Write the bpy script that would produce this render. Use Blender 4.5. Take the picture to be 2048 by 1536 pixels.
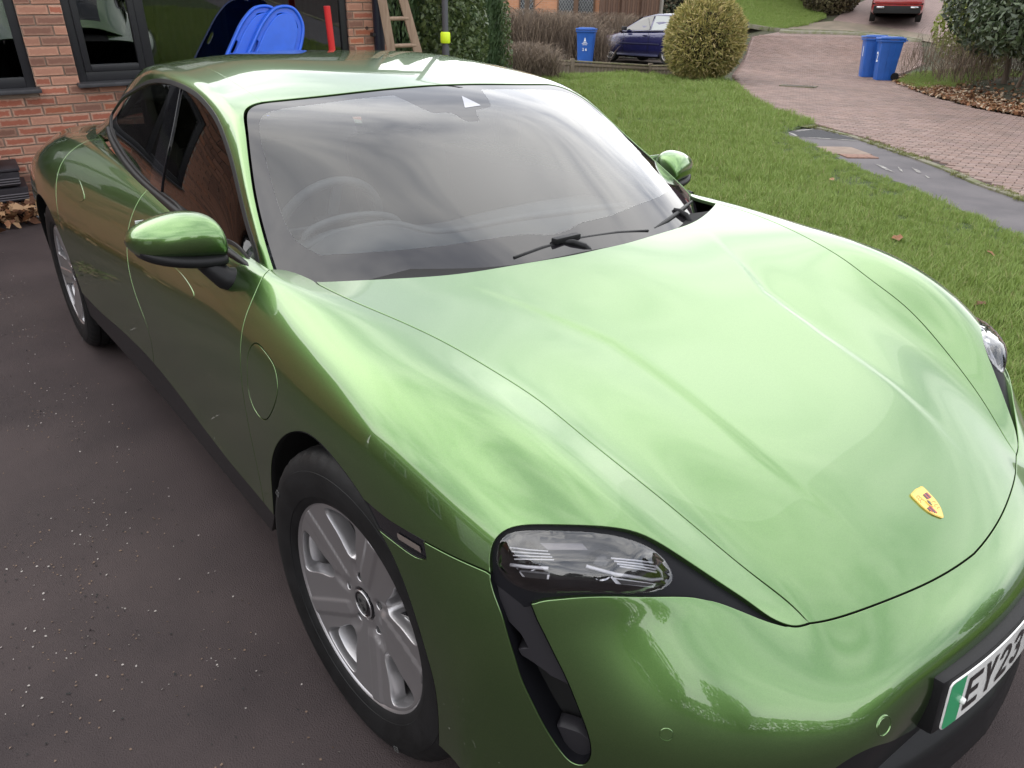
import bpy, bmesh, math, random
import numpy as np
from mathutils import Vector, Matrix, Quaternion
from mathutils.geometry import delaunay_2d_cdt
random.seed(7); RNG = np.random.default_rng(7)
scene = bpy.context.scene
for o in list(bpy.data.objects): bpy.data.objects.remove(o, do_unlink=True)
COL = scene.collection
R = math.radians

# ---------------------------------------------------------------- camera
cd = bpy.data.cameras.new('camera'); cam = bpy.data.objects.new('camera', cd); COL.objects.link(cam)
_yaw, _pit, _rol, _f = 2.4525333437961754, 0.4517918302551242, 0.0210623349656864, 1482.21
_fw = Vector((math.cos(_yaw)*math.cos(_pit), math.sin(_yaw)*math.cos(_pit), -math.sin(_pit)))
_rt = _fw.cross(Vector((0, 0, 1))).normalized(); _up = _rt.cross(_fw)
_r2 = _rt*math.cos(_rol)+_up*math.sin(_rol); _u2 = -_rt*math.sin(_rol)+_up*math.cos(_rol)
cam.matrix_world = Matrix(((_r2.x, _u2.x, -_fw.x, 1.16712149), (_r2.y, _u2.y, -_fw.y, -1.47604813), (_r2.z, _u2.z, -_fw.z, 1.50988212), (0, 0, 0, 1)))
cd.sensor_fit = 'HORIZONTAL'; cd.sensor_width = 36.0; cd.lens = 36.0*_f/2048
cd.clip_start = .02; cd.clip_end = 600
scene.camera = cam
scene.render.resolution_x = 1024; scene.render.resolution_y = 768

# ---------------------------------------------------------------- world, sun, exposure
SUN_EL, SUN_AZ = 38, 200      # azimuth measured from +x towards +y, direction the sun stands in
w = bpy.data.worlds.new("World"); scene.world = w; w.use_nodes = True
nt = w.node_tree; N_ = nt.nodes; L_ = nt.links; N_.clear()
out = N_.new('ShaderNodeOutputWorld'); bg = N_.new('ShaderNodeBackground'); bg.inputs[1].default_value = .15
sky = N_.new('ShaderNodeTexSky'); sky.sky_type = 'NISHITA'; sky.sun_disc = False
sky.sun_elevation = R(SUN_EL); sky.sun_rotation = R(90-SUN_AZ); sky.air_density = 1.0; sky.dust_density = 2.0
geo = N_.new('ShaderNodeTexCoord')
mp = N_.new('ShaderNodeMapping'); mp.inputs['Scale'].default_value = (1, 1, 2.6)
nz = N_.new('ShaderNodeTexNoise'); nz.inputs['Scale'].default_value = 1.9; nz.inputs['Detail'].default_value = 7; nz.inputs['Roughness'].default_value = .52; nz.inputs['Distortion'].default_value = .5
rp = N_.new('ShaderNodeValToRGB')
rp.color_ramp.elements[0].position = .36; rp.color_ramp.elements[0].color = (4.2, 4.5, 5.2, 1)
rp.color_ramp.elements[1].position = .62; rp.color_ramp.elements[1].color = (11.8, 11.7, 11.5, 1)
e = rp.color_ramp.elements.new(.48); e.color = (8.2, 8.3, 8.6, 1)
mx = N_.new('ShaderNodeMix'); mx.data_type = 'RGBA'; mx.inputs[0].default_value = .9
L_.new(geo.outputs['Generated'], mp.inputs[0]); L_.new(mp.outputs[0], nz.inputs[0]); L_.new(nz.outputs[0], rp.inputs[0])
L_.new(sky.outputs[0], mx.inputs[6]); L_.new(rp.outputs[0], mx.inputs[7]); L_.new(mx.outputs[2], bg.inputs[0]); L_.new(bg.outputs[0], out.inputs[0])
sl = bpy.data.lights.new('sun', 'SUN'); sl.energy = .9; sl.angle = R(170); sl.color = (1, .96, .9)
so = bpy.data.objects.new('sun', sl); COL.objects.link(so)
_sd = Vector((math.cos(R(SUN_AZ))*math.cos(R(SUN_EL)), math.sin(R(SUN_AZ))*math.cos(R(SUN_EL)), math.sin(R(SUN_EL))))
so.rotation_euler = _sd.to_track_quat('Z', 'Y').to_euler(); so.location = _sd*60
vs = scene.view_settings; vs.view_transform = 'Standard'; vs.look = 'None'; vs.gamma = 1; vs.exposure = 0.68; vs.use_curve_mapping = False
scene.render.engine = 'CYCLES'
scene.cycles.max_bounces = 10; scene.cycles.transparent_max_bounces = 24

# ---------------------------------------------------------------- materials
def srgb(r, g, b): return tuple(((c/255)/12.92 if c/255 <= .04045 else ((c/255+.055)/1.055)**2.4) for c in (r, g, b))+(1,)
def mat(name, col, rough=.5, metal=0, coat=0, coat_rough=.03, var=0, vscale=20, bump=0, bscale=60, bdist=.002, spec=.5, col2=None, detail=6, emit=None, rvar=0, sheen=0, trans=0, ior=1.45, alpha=None, stretch=None, lo=.35, hi=.65):
    m = bpy.data.materials.new(name); m.use_nodes = True; t = m.node_tree; n = t.nodes; l = t.links
    b = n['Principled BSDF']; c = col if len(col) == 4 else tuple(col)+(1,)
    b.inputs['Base Color'].default_value = c; b.inputs['Roughness'].default_value = rough; b.inputs['Metallic'].default_value = metal
    b.inputs['Coat Weight'].default_value = coat; b.inputs['Coat Roughness'].default_value = coat_rough
    b.inputs['Specular IOR Level'].default_value = spec; b.inputs['IOR'].default_value = ior
    if trans: b.inputs['Transmission Weight'].default_value = trans
    if sheen: b.inputs['Sheen Weight'].default_value = sheen
    if emit: b.inputs['Emission Color'].default_value = emit[0]; b.inputs['Emission Strength'].default_value = emit[1]
    tc = n.new('ShaderNodeTexCoord'); src = tc.outputs['Object']
    if stretch:
        mpp = n.new('ShaderNodeMapping'); mpp.inputs['Scale'].default_value = stretch; l.new(src, mpp.inputs[0]); src = mpp.outputs[0]
    if var or col2:
        a = n.new('ShaderNodeTexNoise'); a.inputs['Scale'].default_value = vscale; a.inputs['Detail'].default_value = detail; a.inputs['Roughness'].default_value = .6; l.new(src, a.inputs[0])
        r = n.new('ShaderNodeValToRGB'); r.color_ramp.elements[0].position = lo; r.color_ramp.elements[1].position = hi
        if col2: c0, c1 = c, (col2 if len(col2) == 4 else tuple(col2)+(1,))
        else: c0 = tuple(x*(1-var) for x in c[:3])+(1,); c1 = tuple(min(1, x*(1+var)) for x in c[:3])+(1,)
        r.color_ramp.elements[0].color = c0; r.color_ramp.elements[1].color = c1
        l.new(a.outputs[0], r.inputs[0]); l.new(r.outputs[0], b.inputs['Base Color'])
        if rvar:
            mr = n.new('ShaderNodeMapRange'); mr.inputs[3].default_value = max(0, rough-rvar); mr.inputs[4].default_value = min(1, rough+rvar); l.new(a.outputs[0], mr.inputs[0]); l.new(mr.outputs[0], b.inputs['Roughness'])
    if bump:
        a = n.new('ShaderNodeTexNoise'); a.inputs['Scale'].default_value = bscale; a.inputs['Detail'].default_value = 5; l.new(src, a.inputs[0])
        bp = n.new('ShaderNodeBump'); bp.inputs['Strength'].default_value = bump; bp.inputs['Distance'].default_value = bdist; l.new(a.outputs[0], bp.inputs['Height']); l.new(bp.outputs[0], b.inputs['Normal'])
    return m

def paint_mat():
    m = bpy.data.materials.new('green_metallic_paint'); m.use_nodes = True; t = m.node_tree; n = t.nodes; l = t.links
    b = n['Principled BSDF']
    b.inputs['Metallic'].default_value = .95; b.inputs['Roughness'].default_value = .29
    b.inputs['Coat Weight'].default_value = 1; b.inputs['Coat Roughness'].default_value = .012; b.inputs['Coat IOR'].default_value = 1.7
    tc = n.new('ShaderNodeTexCoord')
    v = n.new('ShaderNodeTexVoronoi'); v.inputs['Scale'].default_value = 900; l.new(tc.outputs['Object'], v.inputs['Vector'])
    hs = n.new('ShaderNodeHueSaturation'); hs.inputs['Color'].default_value = PAINT
    mr = n.new('ShaderNodeMapRange'); mr.inputs[3].default_value = .9; mr.inputs[4].default_value = 1.1
    l.new(v.outputs['Color'], mr.inputs[0]); l.new(mr.outputs[0], hs.inputs['Value'])
    # thin uneven film of dust dulls the base a little
    a = n.new('ShaderNodeTexNoise'); a.inputs['Scale'].default_value = 3; a.inputs['Detail'].default_value = 8; l.new(tc.outputs['Object'], a.inputs[0])
    mr2 = n.new('ShaderNodeMapRange'); mr2.inputs[3].default_value = .006; mr2.inputs[4].default_value = .03; l.new(a.outputs[0], mr2.inputs[0]); l.new(mr2.outputs[0], b.inputs['Coat Roughness'])
    l.new(hs.outputs[0], b.inputs['Base Color'])
    return m
PAINT = (.126, .240, .072, 1)

def glass_mat(name, tint, gain=1.7, rough=.0, ior=1.5):
    m = bpy.data.materials.new(name); m.use_nodes = True; t = m.node_tree; n = t.nodes; l = t.links; n.clear()
    o = n.new('ShaderNodeOutputMaterial'); tr = n.new('ShaderNodeBsdfTransparent'); tr.inputs[0].default_value = tint
    g = n.new('ShaderNodeBsdfGlossy'); g.inputs['Roughness'].default_value = rough
    f = n.new('ShaderNodeFresnel'); f.inputs[0].default_value = ior
    mu = n.new('ShaderNodeMath'); mu.operation = 'MULTIPLY'; mu.inputs[1].default_value = gain; mu.use_clamp = True
    ms = n.new('ShaderNodeMixShader'); l.new(f.outputs[0], mu.inputs[0]); l.new(mu.outputs[0], ms.inputs[0]); l.new(tr.outputs[0], ms.inputs[1]); l.new(g.outputs[0], ms.inputs[2]); l.new(ms.outputs[0], o.inputs[0])
    return m

# ---------------------------------------------------------------- object helpers
def link(o, parent=None):
    COL.objects.link(o)
    if parent is not None: o.parent = parent
    return o
def thing(name, label, cat, loc=(0, 0, 0), rotz=0, group=None):
    o = bpy.data.objects.new(name, None); o.empty_display_size = .1; link(o); o.location = loc; o.rotation_euler = (0, 0, rotz)
    o['label'] = label; o['category'] = cat
    if group: o['group'] = group
    return o
def tag(o, label=None, cat=None, group=None, kind=None):
    if label: o['label'] = label
    if cat: o['category'] = cat
    if group: o['group'] = group
    if kind: o['kind'] = kind
    return o
def mesh(name, V, Fc, m=None, parent=None, smooth=True, normals=None, mats=None, midx=None):
    me = bpy.data.meshes.new(name); me.from_pydata([tuple(map(float, v)) for v in V], [], [tuple(map(int, f)) for f in Fc])
    if smooth: me.polygons.foreach_set('use_smooth', [True]*len(me.polygons))
    if m is not None: me.materials.append(m)
    if mats:
        for q in mats: me.materials.append(q)
        if midx is not None: me.polygons.foreach_set('material_index', midx)
    me.update()
    if normals is not None: me.normals_split_custom_set_from_vertices([tuple(map(float, q)) for q in normals])
    return link(bpy.data.objects.new(name, me), parent)
def bmobj(name, bm, m=None, parent=None, smooth=False, recalc=True, angle=None):
    if recalc: bmesh.ops.recalc_face_normals(bm, faces=bm.faces)
    me = bpy.data.meshes.new(name); bm.to_mesh(me); bm.free()
    if m is not None: me.materials.append(m)
    if smooth:
        me.polygons.foreach_set('use_smooth', [True]*len(me.polygons))
        if angle: me.set_sharp_from_angle(angle=R(angle))
    return link(bpy.data.objects.new(name, me), parent)
def add_box(bm, c, s, rot=None, bevel=0, taper=1.0):
    r = bmesh.ops.create_cube(bm, size=1); vs_ = r['verts']
    for v in vs_:
        k = taper if v.co.z < 0 else 1
        v.co = Vector((v.co.x*s[0]*k, v.co.y*s[1]*k, v.co.z*s[2]))
    if bevel:
        es = list({e for v in vs_ for e in v.link_edges})
        rb = bmesh.ops.bevel(bm, geom=es, offset=bevel, segments=2, profile=.6, affect='EDGES'); vs_ = list({v for f in rb['faces'] for v in f.verts} | {v for v in vs_ if v.is_valid})
    M = Matrix.Translation(Vector(c)) @ (rot.to_4x4() if rot is not None else Matrix.Identity(4))
    bmesh.ops.transform(bm, matrix=M, verts=vs_)
    return vs_
def box(name, c, s, m, parent=None, rot=None, bevel=0, taper=1.0, smooth=None):
    bm = bmesh.new(); add_box(bm, c, s, rot, bevel, taper); return bmobj(name, bm, m, parent, smooth=bool(bevel) if smooth is None else smooth, angle=40 if bevel else None)
def add_tube(bm, pts, rad, seg=10, cap=True, closed=False):
    pts = [Vector(p) for p in pts]; n = len(pts); rad = rad if hasattr(rad, '__len__') else [rad]*n
    rings = []; prev = None
    for i, p in enumerate(pts):
        a = pts[(i-1) % n] if (closed or i > 0) else pts[i]; b = pts[(i+1) % n] if (closed or i < n-1) else pts[i]
        t = (b-a).normalized()
        if prev is None:
            up = Vector((0, 0, 1)) if abs(t.z) < .9 else Vector((1, 0, 0)); s = t.cross(up).normalized()
        else: s = (prev-t*prev.dot(t)).normalized()
        prev = s; q = t.cross(s)
        rings.append([bm.verts.new(p+(s*math.cos(2*math.pi*k/seg)+q*math.sin(2*math.pi*k/seg))*rad[i]) for k in range(seg)])
    for i in range(n if closed else n-1):
        A, B = rings[i], rings[(i+1) % n]
        for k in range(seg): bm.faces.new((A[k], A[(k+1) % seg], B[(k+1) % seg], B[k]))
    if cap and not closed: bm.faces.new(rings[0][::-1]); bm.faces.new(rings[-1])
def tube(name, pts, rad, m, parent=None, seg=10, closed=False):
    bm = bmesh.new(); add_tube(bm, pts, rad, seg, True, closed); return bmobj(name, bm, m, parent, smooth=True, angle=50)
def copy_tree(o, parent=None):
    c = o.copy(); COL.objects.link(c)
    if parent is not None: c.parent = parent
    for ch in list(o.children): copy_tree(ch, c)
    return c
def text(name, s, size, m, parent, M, extrude=.0006, sx=1.0, align='LEFT', bold=0, shear=0):
    cu = bpy.data.curves.new(name, 'FONT'); cu.body = s; cu.size = size; cu.extrude = extrude; cu.align_x = align; cu.offset = bold; cu.shear = shear; cu.resolution_u = 4
    o = bpy.data.objects.new(name, cu); COL.objects.link(o)
    dg = bpy.context.evaluated_depsgraph_get(); dg.update(); me = bpy.data.meshes.new_from_object(o.evaluated_get(dg)); bpy.data.objects.remove(o, do_unlink=True)
    me.name = name; me.materials.clear(); me.materials.append(m); me.transform(M @ Matrix.Diagonal((sx, 1, 1, 1)))
    return link(bpy.data.objects.new(name, me), parent)
# ================================================================ car surfaces
def basis(t, n):
    t = np.asarray(t, float); k = np.clip(np.floor(t).astype(int), 0, n-2); f = t-k
    B = np.zeros((len(t), n+2)); r = np.arange(len(t))
    B[r, k] = (1-f)**3/6; B[r, k+1] = (3*f**3-6*f**2+4)/6; B[r, k+2] = (-3*f**3+3*f**2+3*f+1)/6; B[r, k+3] = f**3/6
    return B
def dbasis(t, n):
    t = np.asarray(t, float); k = np.clip(np.floor(t).astype(int), 0, n-2); f = t-k
    B = np.zeros((len(t), n+2)); r = np.arange(len(t))
    B[r, k] = -(1-f)**2/2; B[r, k+1] = (9*f**2-12*f)/6; B[r, k+2] = (-9*f**2+6*f+3)/6; B[r, k+3] = f**2/2
    return B
def fitmat(n, lam, sym=0):
    D = np.zeros((n-1, n+2))
    for i in range(n-1): D[i, i:i+4] = [-1, 3, -3, 1]
    rows = [basis(np.arange(n), n), D*lam]; rhs = [np.eye(n), np.zeros((n-1, n))]
    if sym:
        s = np.zeros((1 if sym > 0 else 2, n+2)); s[0, 0] = 1; s[0, 2] = -1 if sym > 0 else 1
        if sym < 0: s[1, 1] = 1
        rows.append(s*1e3); rhs.append(np.zeros((len(s), n)))
    return np.linalg.lstsq(np.vstack(rows), np.vstack(rhs), rcond=None)[0]
class Surf:
    def __init__(s, T, lu, lv, flip, ry=0, rz=0):
        s.nj, s.ni = T.shape[:2]; s.flip = flip; s.ry = ry; s.rz = rz
        Mi = fitmat(s.ni, lu); Me = fitmat(s.nj, lv, 1); Mo = fitmat(s.nj, lv, -1)
        s.C = np.zeros((s.nj+2, s.ni+2, 3))
        for c in range(3): s.C[..., c] = (Mo if c == 1 else Me) @ T[..., c] @ Mi.T
        # arc-length charts
        uu = np.linspace(0, s.ni-1, 400); L = 0
        for v in ((3, 7) if flip > 0 else (0, 4)):
            P = s.raw(uu, np.full(400, float(v)))[0]; L = L+np.r_[0, np.cumsum(np.linalg.norm(np.diff(P, axis=0), axis=1))]/2
        s.uu, s.Lu = uu, L
        vv = np.linspace(0, s.nj-1, 300); P = s.raw(np.full(300, 10. if flip > 0 else 5.), vv)[0]
        s.vv, s.Lv = vv, np.r_[0, np.cumsum(np.linalg.norm(np.diff(P, axis=0), axis=1))]
    def raw(s, u, v):
        Bu = basis(u, s.ni); Bv = basis(v, s.nj); Du = dbasis(u, s.ni); Dv = dbasis(v, s.nj)
        P = np.einsum('na,nb,bac->nc', Bu, Bv, s.C); A = np.einsum('na,nb,bac->nc', Du, Bv, s.C); B = np.einsum('na,nb,bac->nc', Bu, Dv, s.C)
        N = np.cross(A, B)*s.flip; N /= np.linalg.norm(N, axis=1, keepdims=True)+1e-12
        return P, N
    def __call__(s, u, v):            # v > 0 is the car's right (y < 0), v < 0 its left
        u = np.clip(np.atleast_1d(np.asarray(u, float)), 0, s.ni-1-1e-9); v = np.atleast_1d(np.asarray(v, float))
        P, N = s.raw(u, np.minimum(np.abs(v), s.nj-1-1e-9)); m = np.ones((len(u), 3)); m[:, 1] = np.where(v < 0, 1, -1)
        P = P*m; N = N*m
        if s.ry or s.rz: P = P.copy(); P[:, 1] += s.ry; P[:, 2] += s.rz*P[:, 1]
        return P, N
    def toab(s, uv): uv = np.asarray(uv, float); return np.stack([np.interp(uv[:, 0], s.uu, s.Lu), np.sign(uv[:, 1])*np.interp(np.abs(uv[:, 1]), s.vv, s.Lv)], 1)
    def touv(s, ab): ab = np.asarray(ab, float); return np.stack([np.interp(ab[:, 0], s.Lu, s.uu), np.sign(ab[:, 1])*np.interp(np.abs(ab[:, 1]), s.Lv, s.vv)], 1)
    def ab(s, ab): uv = s.touv(ab); return s(uv[:, 0], uv[:, 1])
X0=[-4.0,-3.6,-3.2,-2.8,-2.4,-1.9,-1.4,-1.0,-.65,-.35,-.1,.1,.3,.5,.65]
def body_table():
    def row(s,z,nose,xs=None):
        n=len(X0);s=np.broadcast_to(s,(n,)) if np.ndim(s)==0 else np.array(s,float)
        xx=np.array(X0 if xs is None else xs,float);assert len(xx)==n and len(z)==n and len(s)==n,(len(xx),len(z),len(s))
        return [(a,b,c) for a,b,c in zip(xx,s,z)]+nose
    J=[]
    # nose stations: H, N1, N2, N3, N4
    zc=[.93,.97,1.0,1.0,1.0,1.0,1.0,1.0,.99,.966,.910,.858,.797,.735,.680]
    J.append(row(0,zc,[(.842,0,.572),(.915,0,.512),(.925,0,.44),(.922,0,.36),(.91,0,.20)]))
    J.append(row(.18,zc,[(.828,.18,.575),(.905,.185,.513),(.918,.185,.44),(.915,.185,.36),(.90,.185,.20)]))
    J.append(row([.36]*10+[.36,.355,.35,.33,.32],[.93,.97,1,1,1,1,1,1,.99,.966,.912,.862,.802,.738,.678],[(.792,.33,.586),(.880,.345,.515),(.903,.35,.44),(.903,.35,.36),(.88,.35,.2)]))
    J.append(row([.48]*5+[.52,.54,.55,.56,.56,.54,.52,.49,.455,.425],[.93,.96,.985,.99,.985,.98,.975,.97,.97,.955,.918,.873,.815,.748,.682],[(.762,.41,.592),(.848,.43,.522),(.890,.44,.445),(.897,.44,.362),(.868,.44,.20)]))
    # hood shutline curve
    J.append(row([.60,.62,.64,.68,.70,.72,.74,.75,.765,.757,.712,.668,.625,.56,.505],[.92,.95,.97,.975,.965,.955,.95,.95,.95,.945,.930,.900,.845,.744,.655],[(.730,.475,.604),(.808,.515,.535),(.851,.535,.45),(.860,.535,.37),(.830,.53,.20)]))
    # crest
    J.append(row([.66,.69,.72,.74,.755,.785,.805,.815,.825,.83,.80,.765,.73,.68,.625],[.90,.945,.98,.995,.985,.967,.955,.95,.948,.946,.938,.916,.868,.783,.702],[(.690,.585,.640),(.748,.62,.567),(.792,.648,.465),(.800,.652,.375),(.770,.645,.20)]))
    J.append(row([.76,.815,.855,.87,.86,.86,.865,.87,.88,.895,.885,.86,.830,.785,.735],[.84,.89,.935,.95,.935,.905,.89,.888,.892,.90,.907,.897,.860,.783,.714],[(.635,.695,.662),(.675,.715,.59),(.713,.740,.48),(.720,.747,.385),(.70,.74,.20)],X0[:13]+[.48,.58]))
    J.append(row([.79,.885,.94,.95,.93,.905,.90,.905,.92,.935,.94,.93,.905,.87,.835],[.76,.82,.85,.86,.84,.82,.81,.81,.815,.82,.825,.82,.795,.745,.70],[(.56,.805,.65),(.595,.805,.575),(.622,.815,.48),(.628,.82,.385),(.612,.815,.20)],X0[:13]+[.45,.52]))
    J.append(row([.80,.915,.97,.983,.965,.935,.93,.932,.94,.955,.962,.958,.942,.915,.90],[.66,.71,.73,.735,.72,.70,.69,.69,.70,.71,.72,.715,.69,.65,.625],[(.50,.88,.585),(.525,.873,.525),(.54,.87,.45),(.542,.87,.37),(.53,.868,.20)],X0[:12]+[.28,.41,.46]))
    J.append(row([.80,.92,.972,.986,.97,.945,.935,.935,.942,.957,.965,.963,.952,.938,.928],[.55,.58,.59,.60,.58,.56,.55,.55,.56,.58,.59,.59,.57,.54,.525],[(.455,.915,.50),(.47,.908,.46),(.48,.903,.40),(.48,.903,.335),(.47,.90,.20)],X0[:12]+[.27,.38,.425]))
    J.append(row([.80,.91,.965,.98,.962,.935,.925,.925,.935,.952,.962,.962,.955,.945,.94],[.43,.45,.45,.45,.42,.40,.39,.39,.40,.42,.44,.45,.44,.42,.41],[(.415,.932,.395),(.43,.927,.37),(.435,.925,.33),(.435,.925,.28),(.425,.92,.20)],X0[:12]+[.25,.35,.39]))
    J.append(row([.79,.90,.95,.965,.955,.94,.935,.935,.94,.945,.952,.953,.95,.943,.94],[.32,.32,.32,.31,.29,.28,.27,.27,.28,.29,.30,.31,.31,.30,.30],[(.39,.938,.285),(.40,.935,.275),(.405,.935,.26),(.405,.935,.235),(.40,.93,.20)],X0[:12]+[.23,.32,.365]))
    J.append(row([.78,.88,.93,.945,.935,.925,.92,.92,.925,.93,.935,.94,.94,.937,.935],[.20]*15,[(.37,.932,.195),(.375,.93,.193),(.377,.93,.19),(.377,.93,.187),(.375,.93,.183)],X0[:12]+[.22,.305,.345]))
    T = np.array(J, float)
    # fair the long curves with x, then the bonnet height as one smooth sheet
    i0, i1 = 6, 16
    for j in range(3, 10):
        x = T[j, i0:i1, 0]
        w = np.ones(len(x)); w[[0, -1]] = 6; w[-2] = 2
        for c in (1, 2):
            k = 5 if j < 8 else 6
            p = np.polyfit(x, T[j, i0:i1, c], k, w=w if j != 4 else w*1); v = np.polyval(p, x); T[j, i0+1:i1-1, c] = v[1:-1] if j == 4 else .25*T[j, i0+1:i1-1, c]+.75*v[1:-1]
    a, b = 8, 16
    xs = T[0:6, a:b, 0].ravel(); ss = T[0:6, a:b, 1].ravel(); zs = T[0:6, a:b, 2].ravel(); ww = np.ones((6, b-a)); ww[4] = 5; ww[5] = 2; ww[:, -1] = 4; ww[0:2] = 2; ww = ww.ravel()
    def basis2(x, s): x = (x-.1)/.6; return np.stack([x**m*(s/.7)**(2*n) for m in range(6) for n in range(4) if m+2*n < 9], 1)
    M = basis2(xs, ss); cf = np.linalg.lstsq(np.vstack([M*ww[:, None], np.eye(M.shape[1])*.01]), np.r_[zs*ww, np.zeros(M.shape[1])], rcond=None)[0]
    T[0:6, a:b, 2] = (M@cf).reshape(6, b-a)
    return T
def cabin_table():
    R=[]
    R.append([(-.20,0,.90),(-.225,.27,.90),(-.33,.54,.903),(-.555,.795,.922),(-.585,.825,.924),(-.615,.842,.924),(-.625,.85,.921),(-.635,.855,.918)])
    R.append([(-.415,0,1.018),(-.43,.265,1.016),(-.50,.52,1.012),(-.695,.767,1.02),(-.72,.795,1.013),(-.75,.81,.998),(-.775,.825,.978),(-.79,.838,.955)])
    R.append([(-.625,0,1.128),(-.638,.25,1.126),(-.69,.49,1.117),(-.835,.726,1.110),(-.86,.757,1.10),(-.89,.775,1.077),(-.92,.805,1.015),(-.94,.83,.955)])
    R.append([(-.83,0,1.226),(-.84,.235,1.224),(-.88,.46,1.214),(-.98,.683,1.203),(-1.005,.717,1.193),(-1.04,.737,1.165),(-1.07,.785,1.06),(-1.09,.82,.955)])
    R.append([(-1.03,0,1.307),(-1.037,.22,1.305),(-1.068,.43,1.300),(-1.13,.641,1.293),(-1.16,.676,1.282),(-1.20,.699,1.245),(-1.24,.77,1.10),(-1.27,.81,.955)])
    def r(x,*a): R.append([(x,)+t for t in a])
    r(-1.5,(0,1.375),(.22,1.373),(.43,1.363),(.61,1.338),(.658,1.318),(.683,1.283),(.757,1.12),(.805,.957))
    r(-1.85,(0,1.393),(.22,1.391),(.42,1.381),(.59,1.358),(.638,1.342),(.666,1.30),(.738,1.13),(.785,.965))
    r(-2.2,(0,1.388),(.21,1.386),(.395,1.376),(.55,1.352),(.597,1.335),(.632,1.285),(.705,1.13),(.75,.985))
    r(-2.6,(0,1.355),(.19,1.351),(.355,1.338),(.50,1.305),(.55,1.285),(.60,1.235),(.665,1.12),(.705,1.02))
    r(-3.0,(0,1.27),(.17,1.267),(.31,1.252),(.44,1.218),(.495,1.198),(.55,1.15),(.615,1.07),(.665,1.0))
    r(-3.4,(0,1.16),(.15,1.157),(.28,1.145),(.40,1.12),(.455,1.098),(.505,1.055),(.57,1.0),(.63,.95))
    r(-3.8,(0,1.02),(.16,1.018),(.29,1.01),(.38,.99),(.44,.97),(.5,.95),(.56,.93),(.6,.90))
    R=[list(x) for x in R]
    T=np.array(R,float).transpose(1,0,2)
    # one smooth sheet through screen and roof heights
    for (a,b,mm) in ((0,5,3),(3,10,4)):
        X=T[0:4,a:b,0].ravel();S_=T[0:4,a:b,1].ravel();Z=T[0:4,a:b,2].ravel()
        M=np.stack([((X+1)/1)**m*(S_/.7)**(2*n) for m in range(mm+1) for n in range(3)],1)
        w=np.ones((4,b-a));w[3]=3;w[:,0]=3;w[:,-1]=3;w=w.ravel()
        cf=np.linalg.lstsq(M*w[:,None],Z*w,rcond=None)[0];T[0:4,a:b,2]=(M@cf).reshape(4,b-a)
    return T

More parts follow.
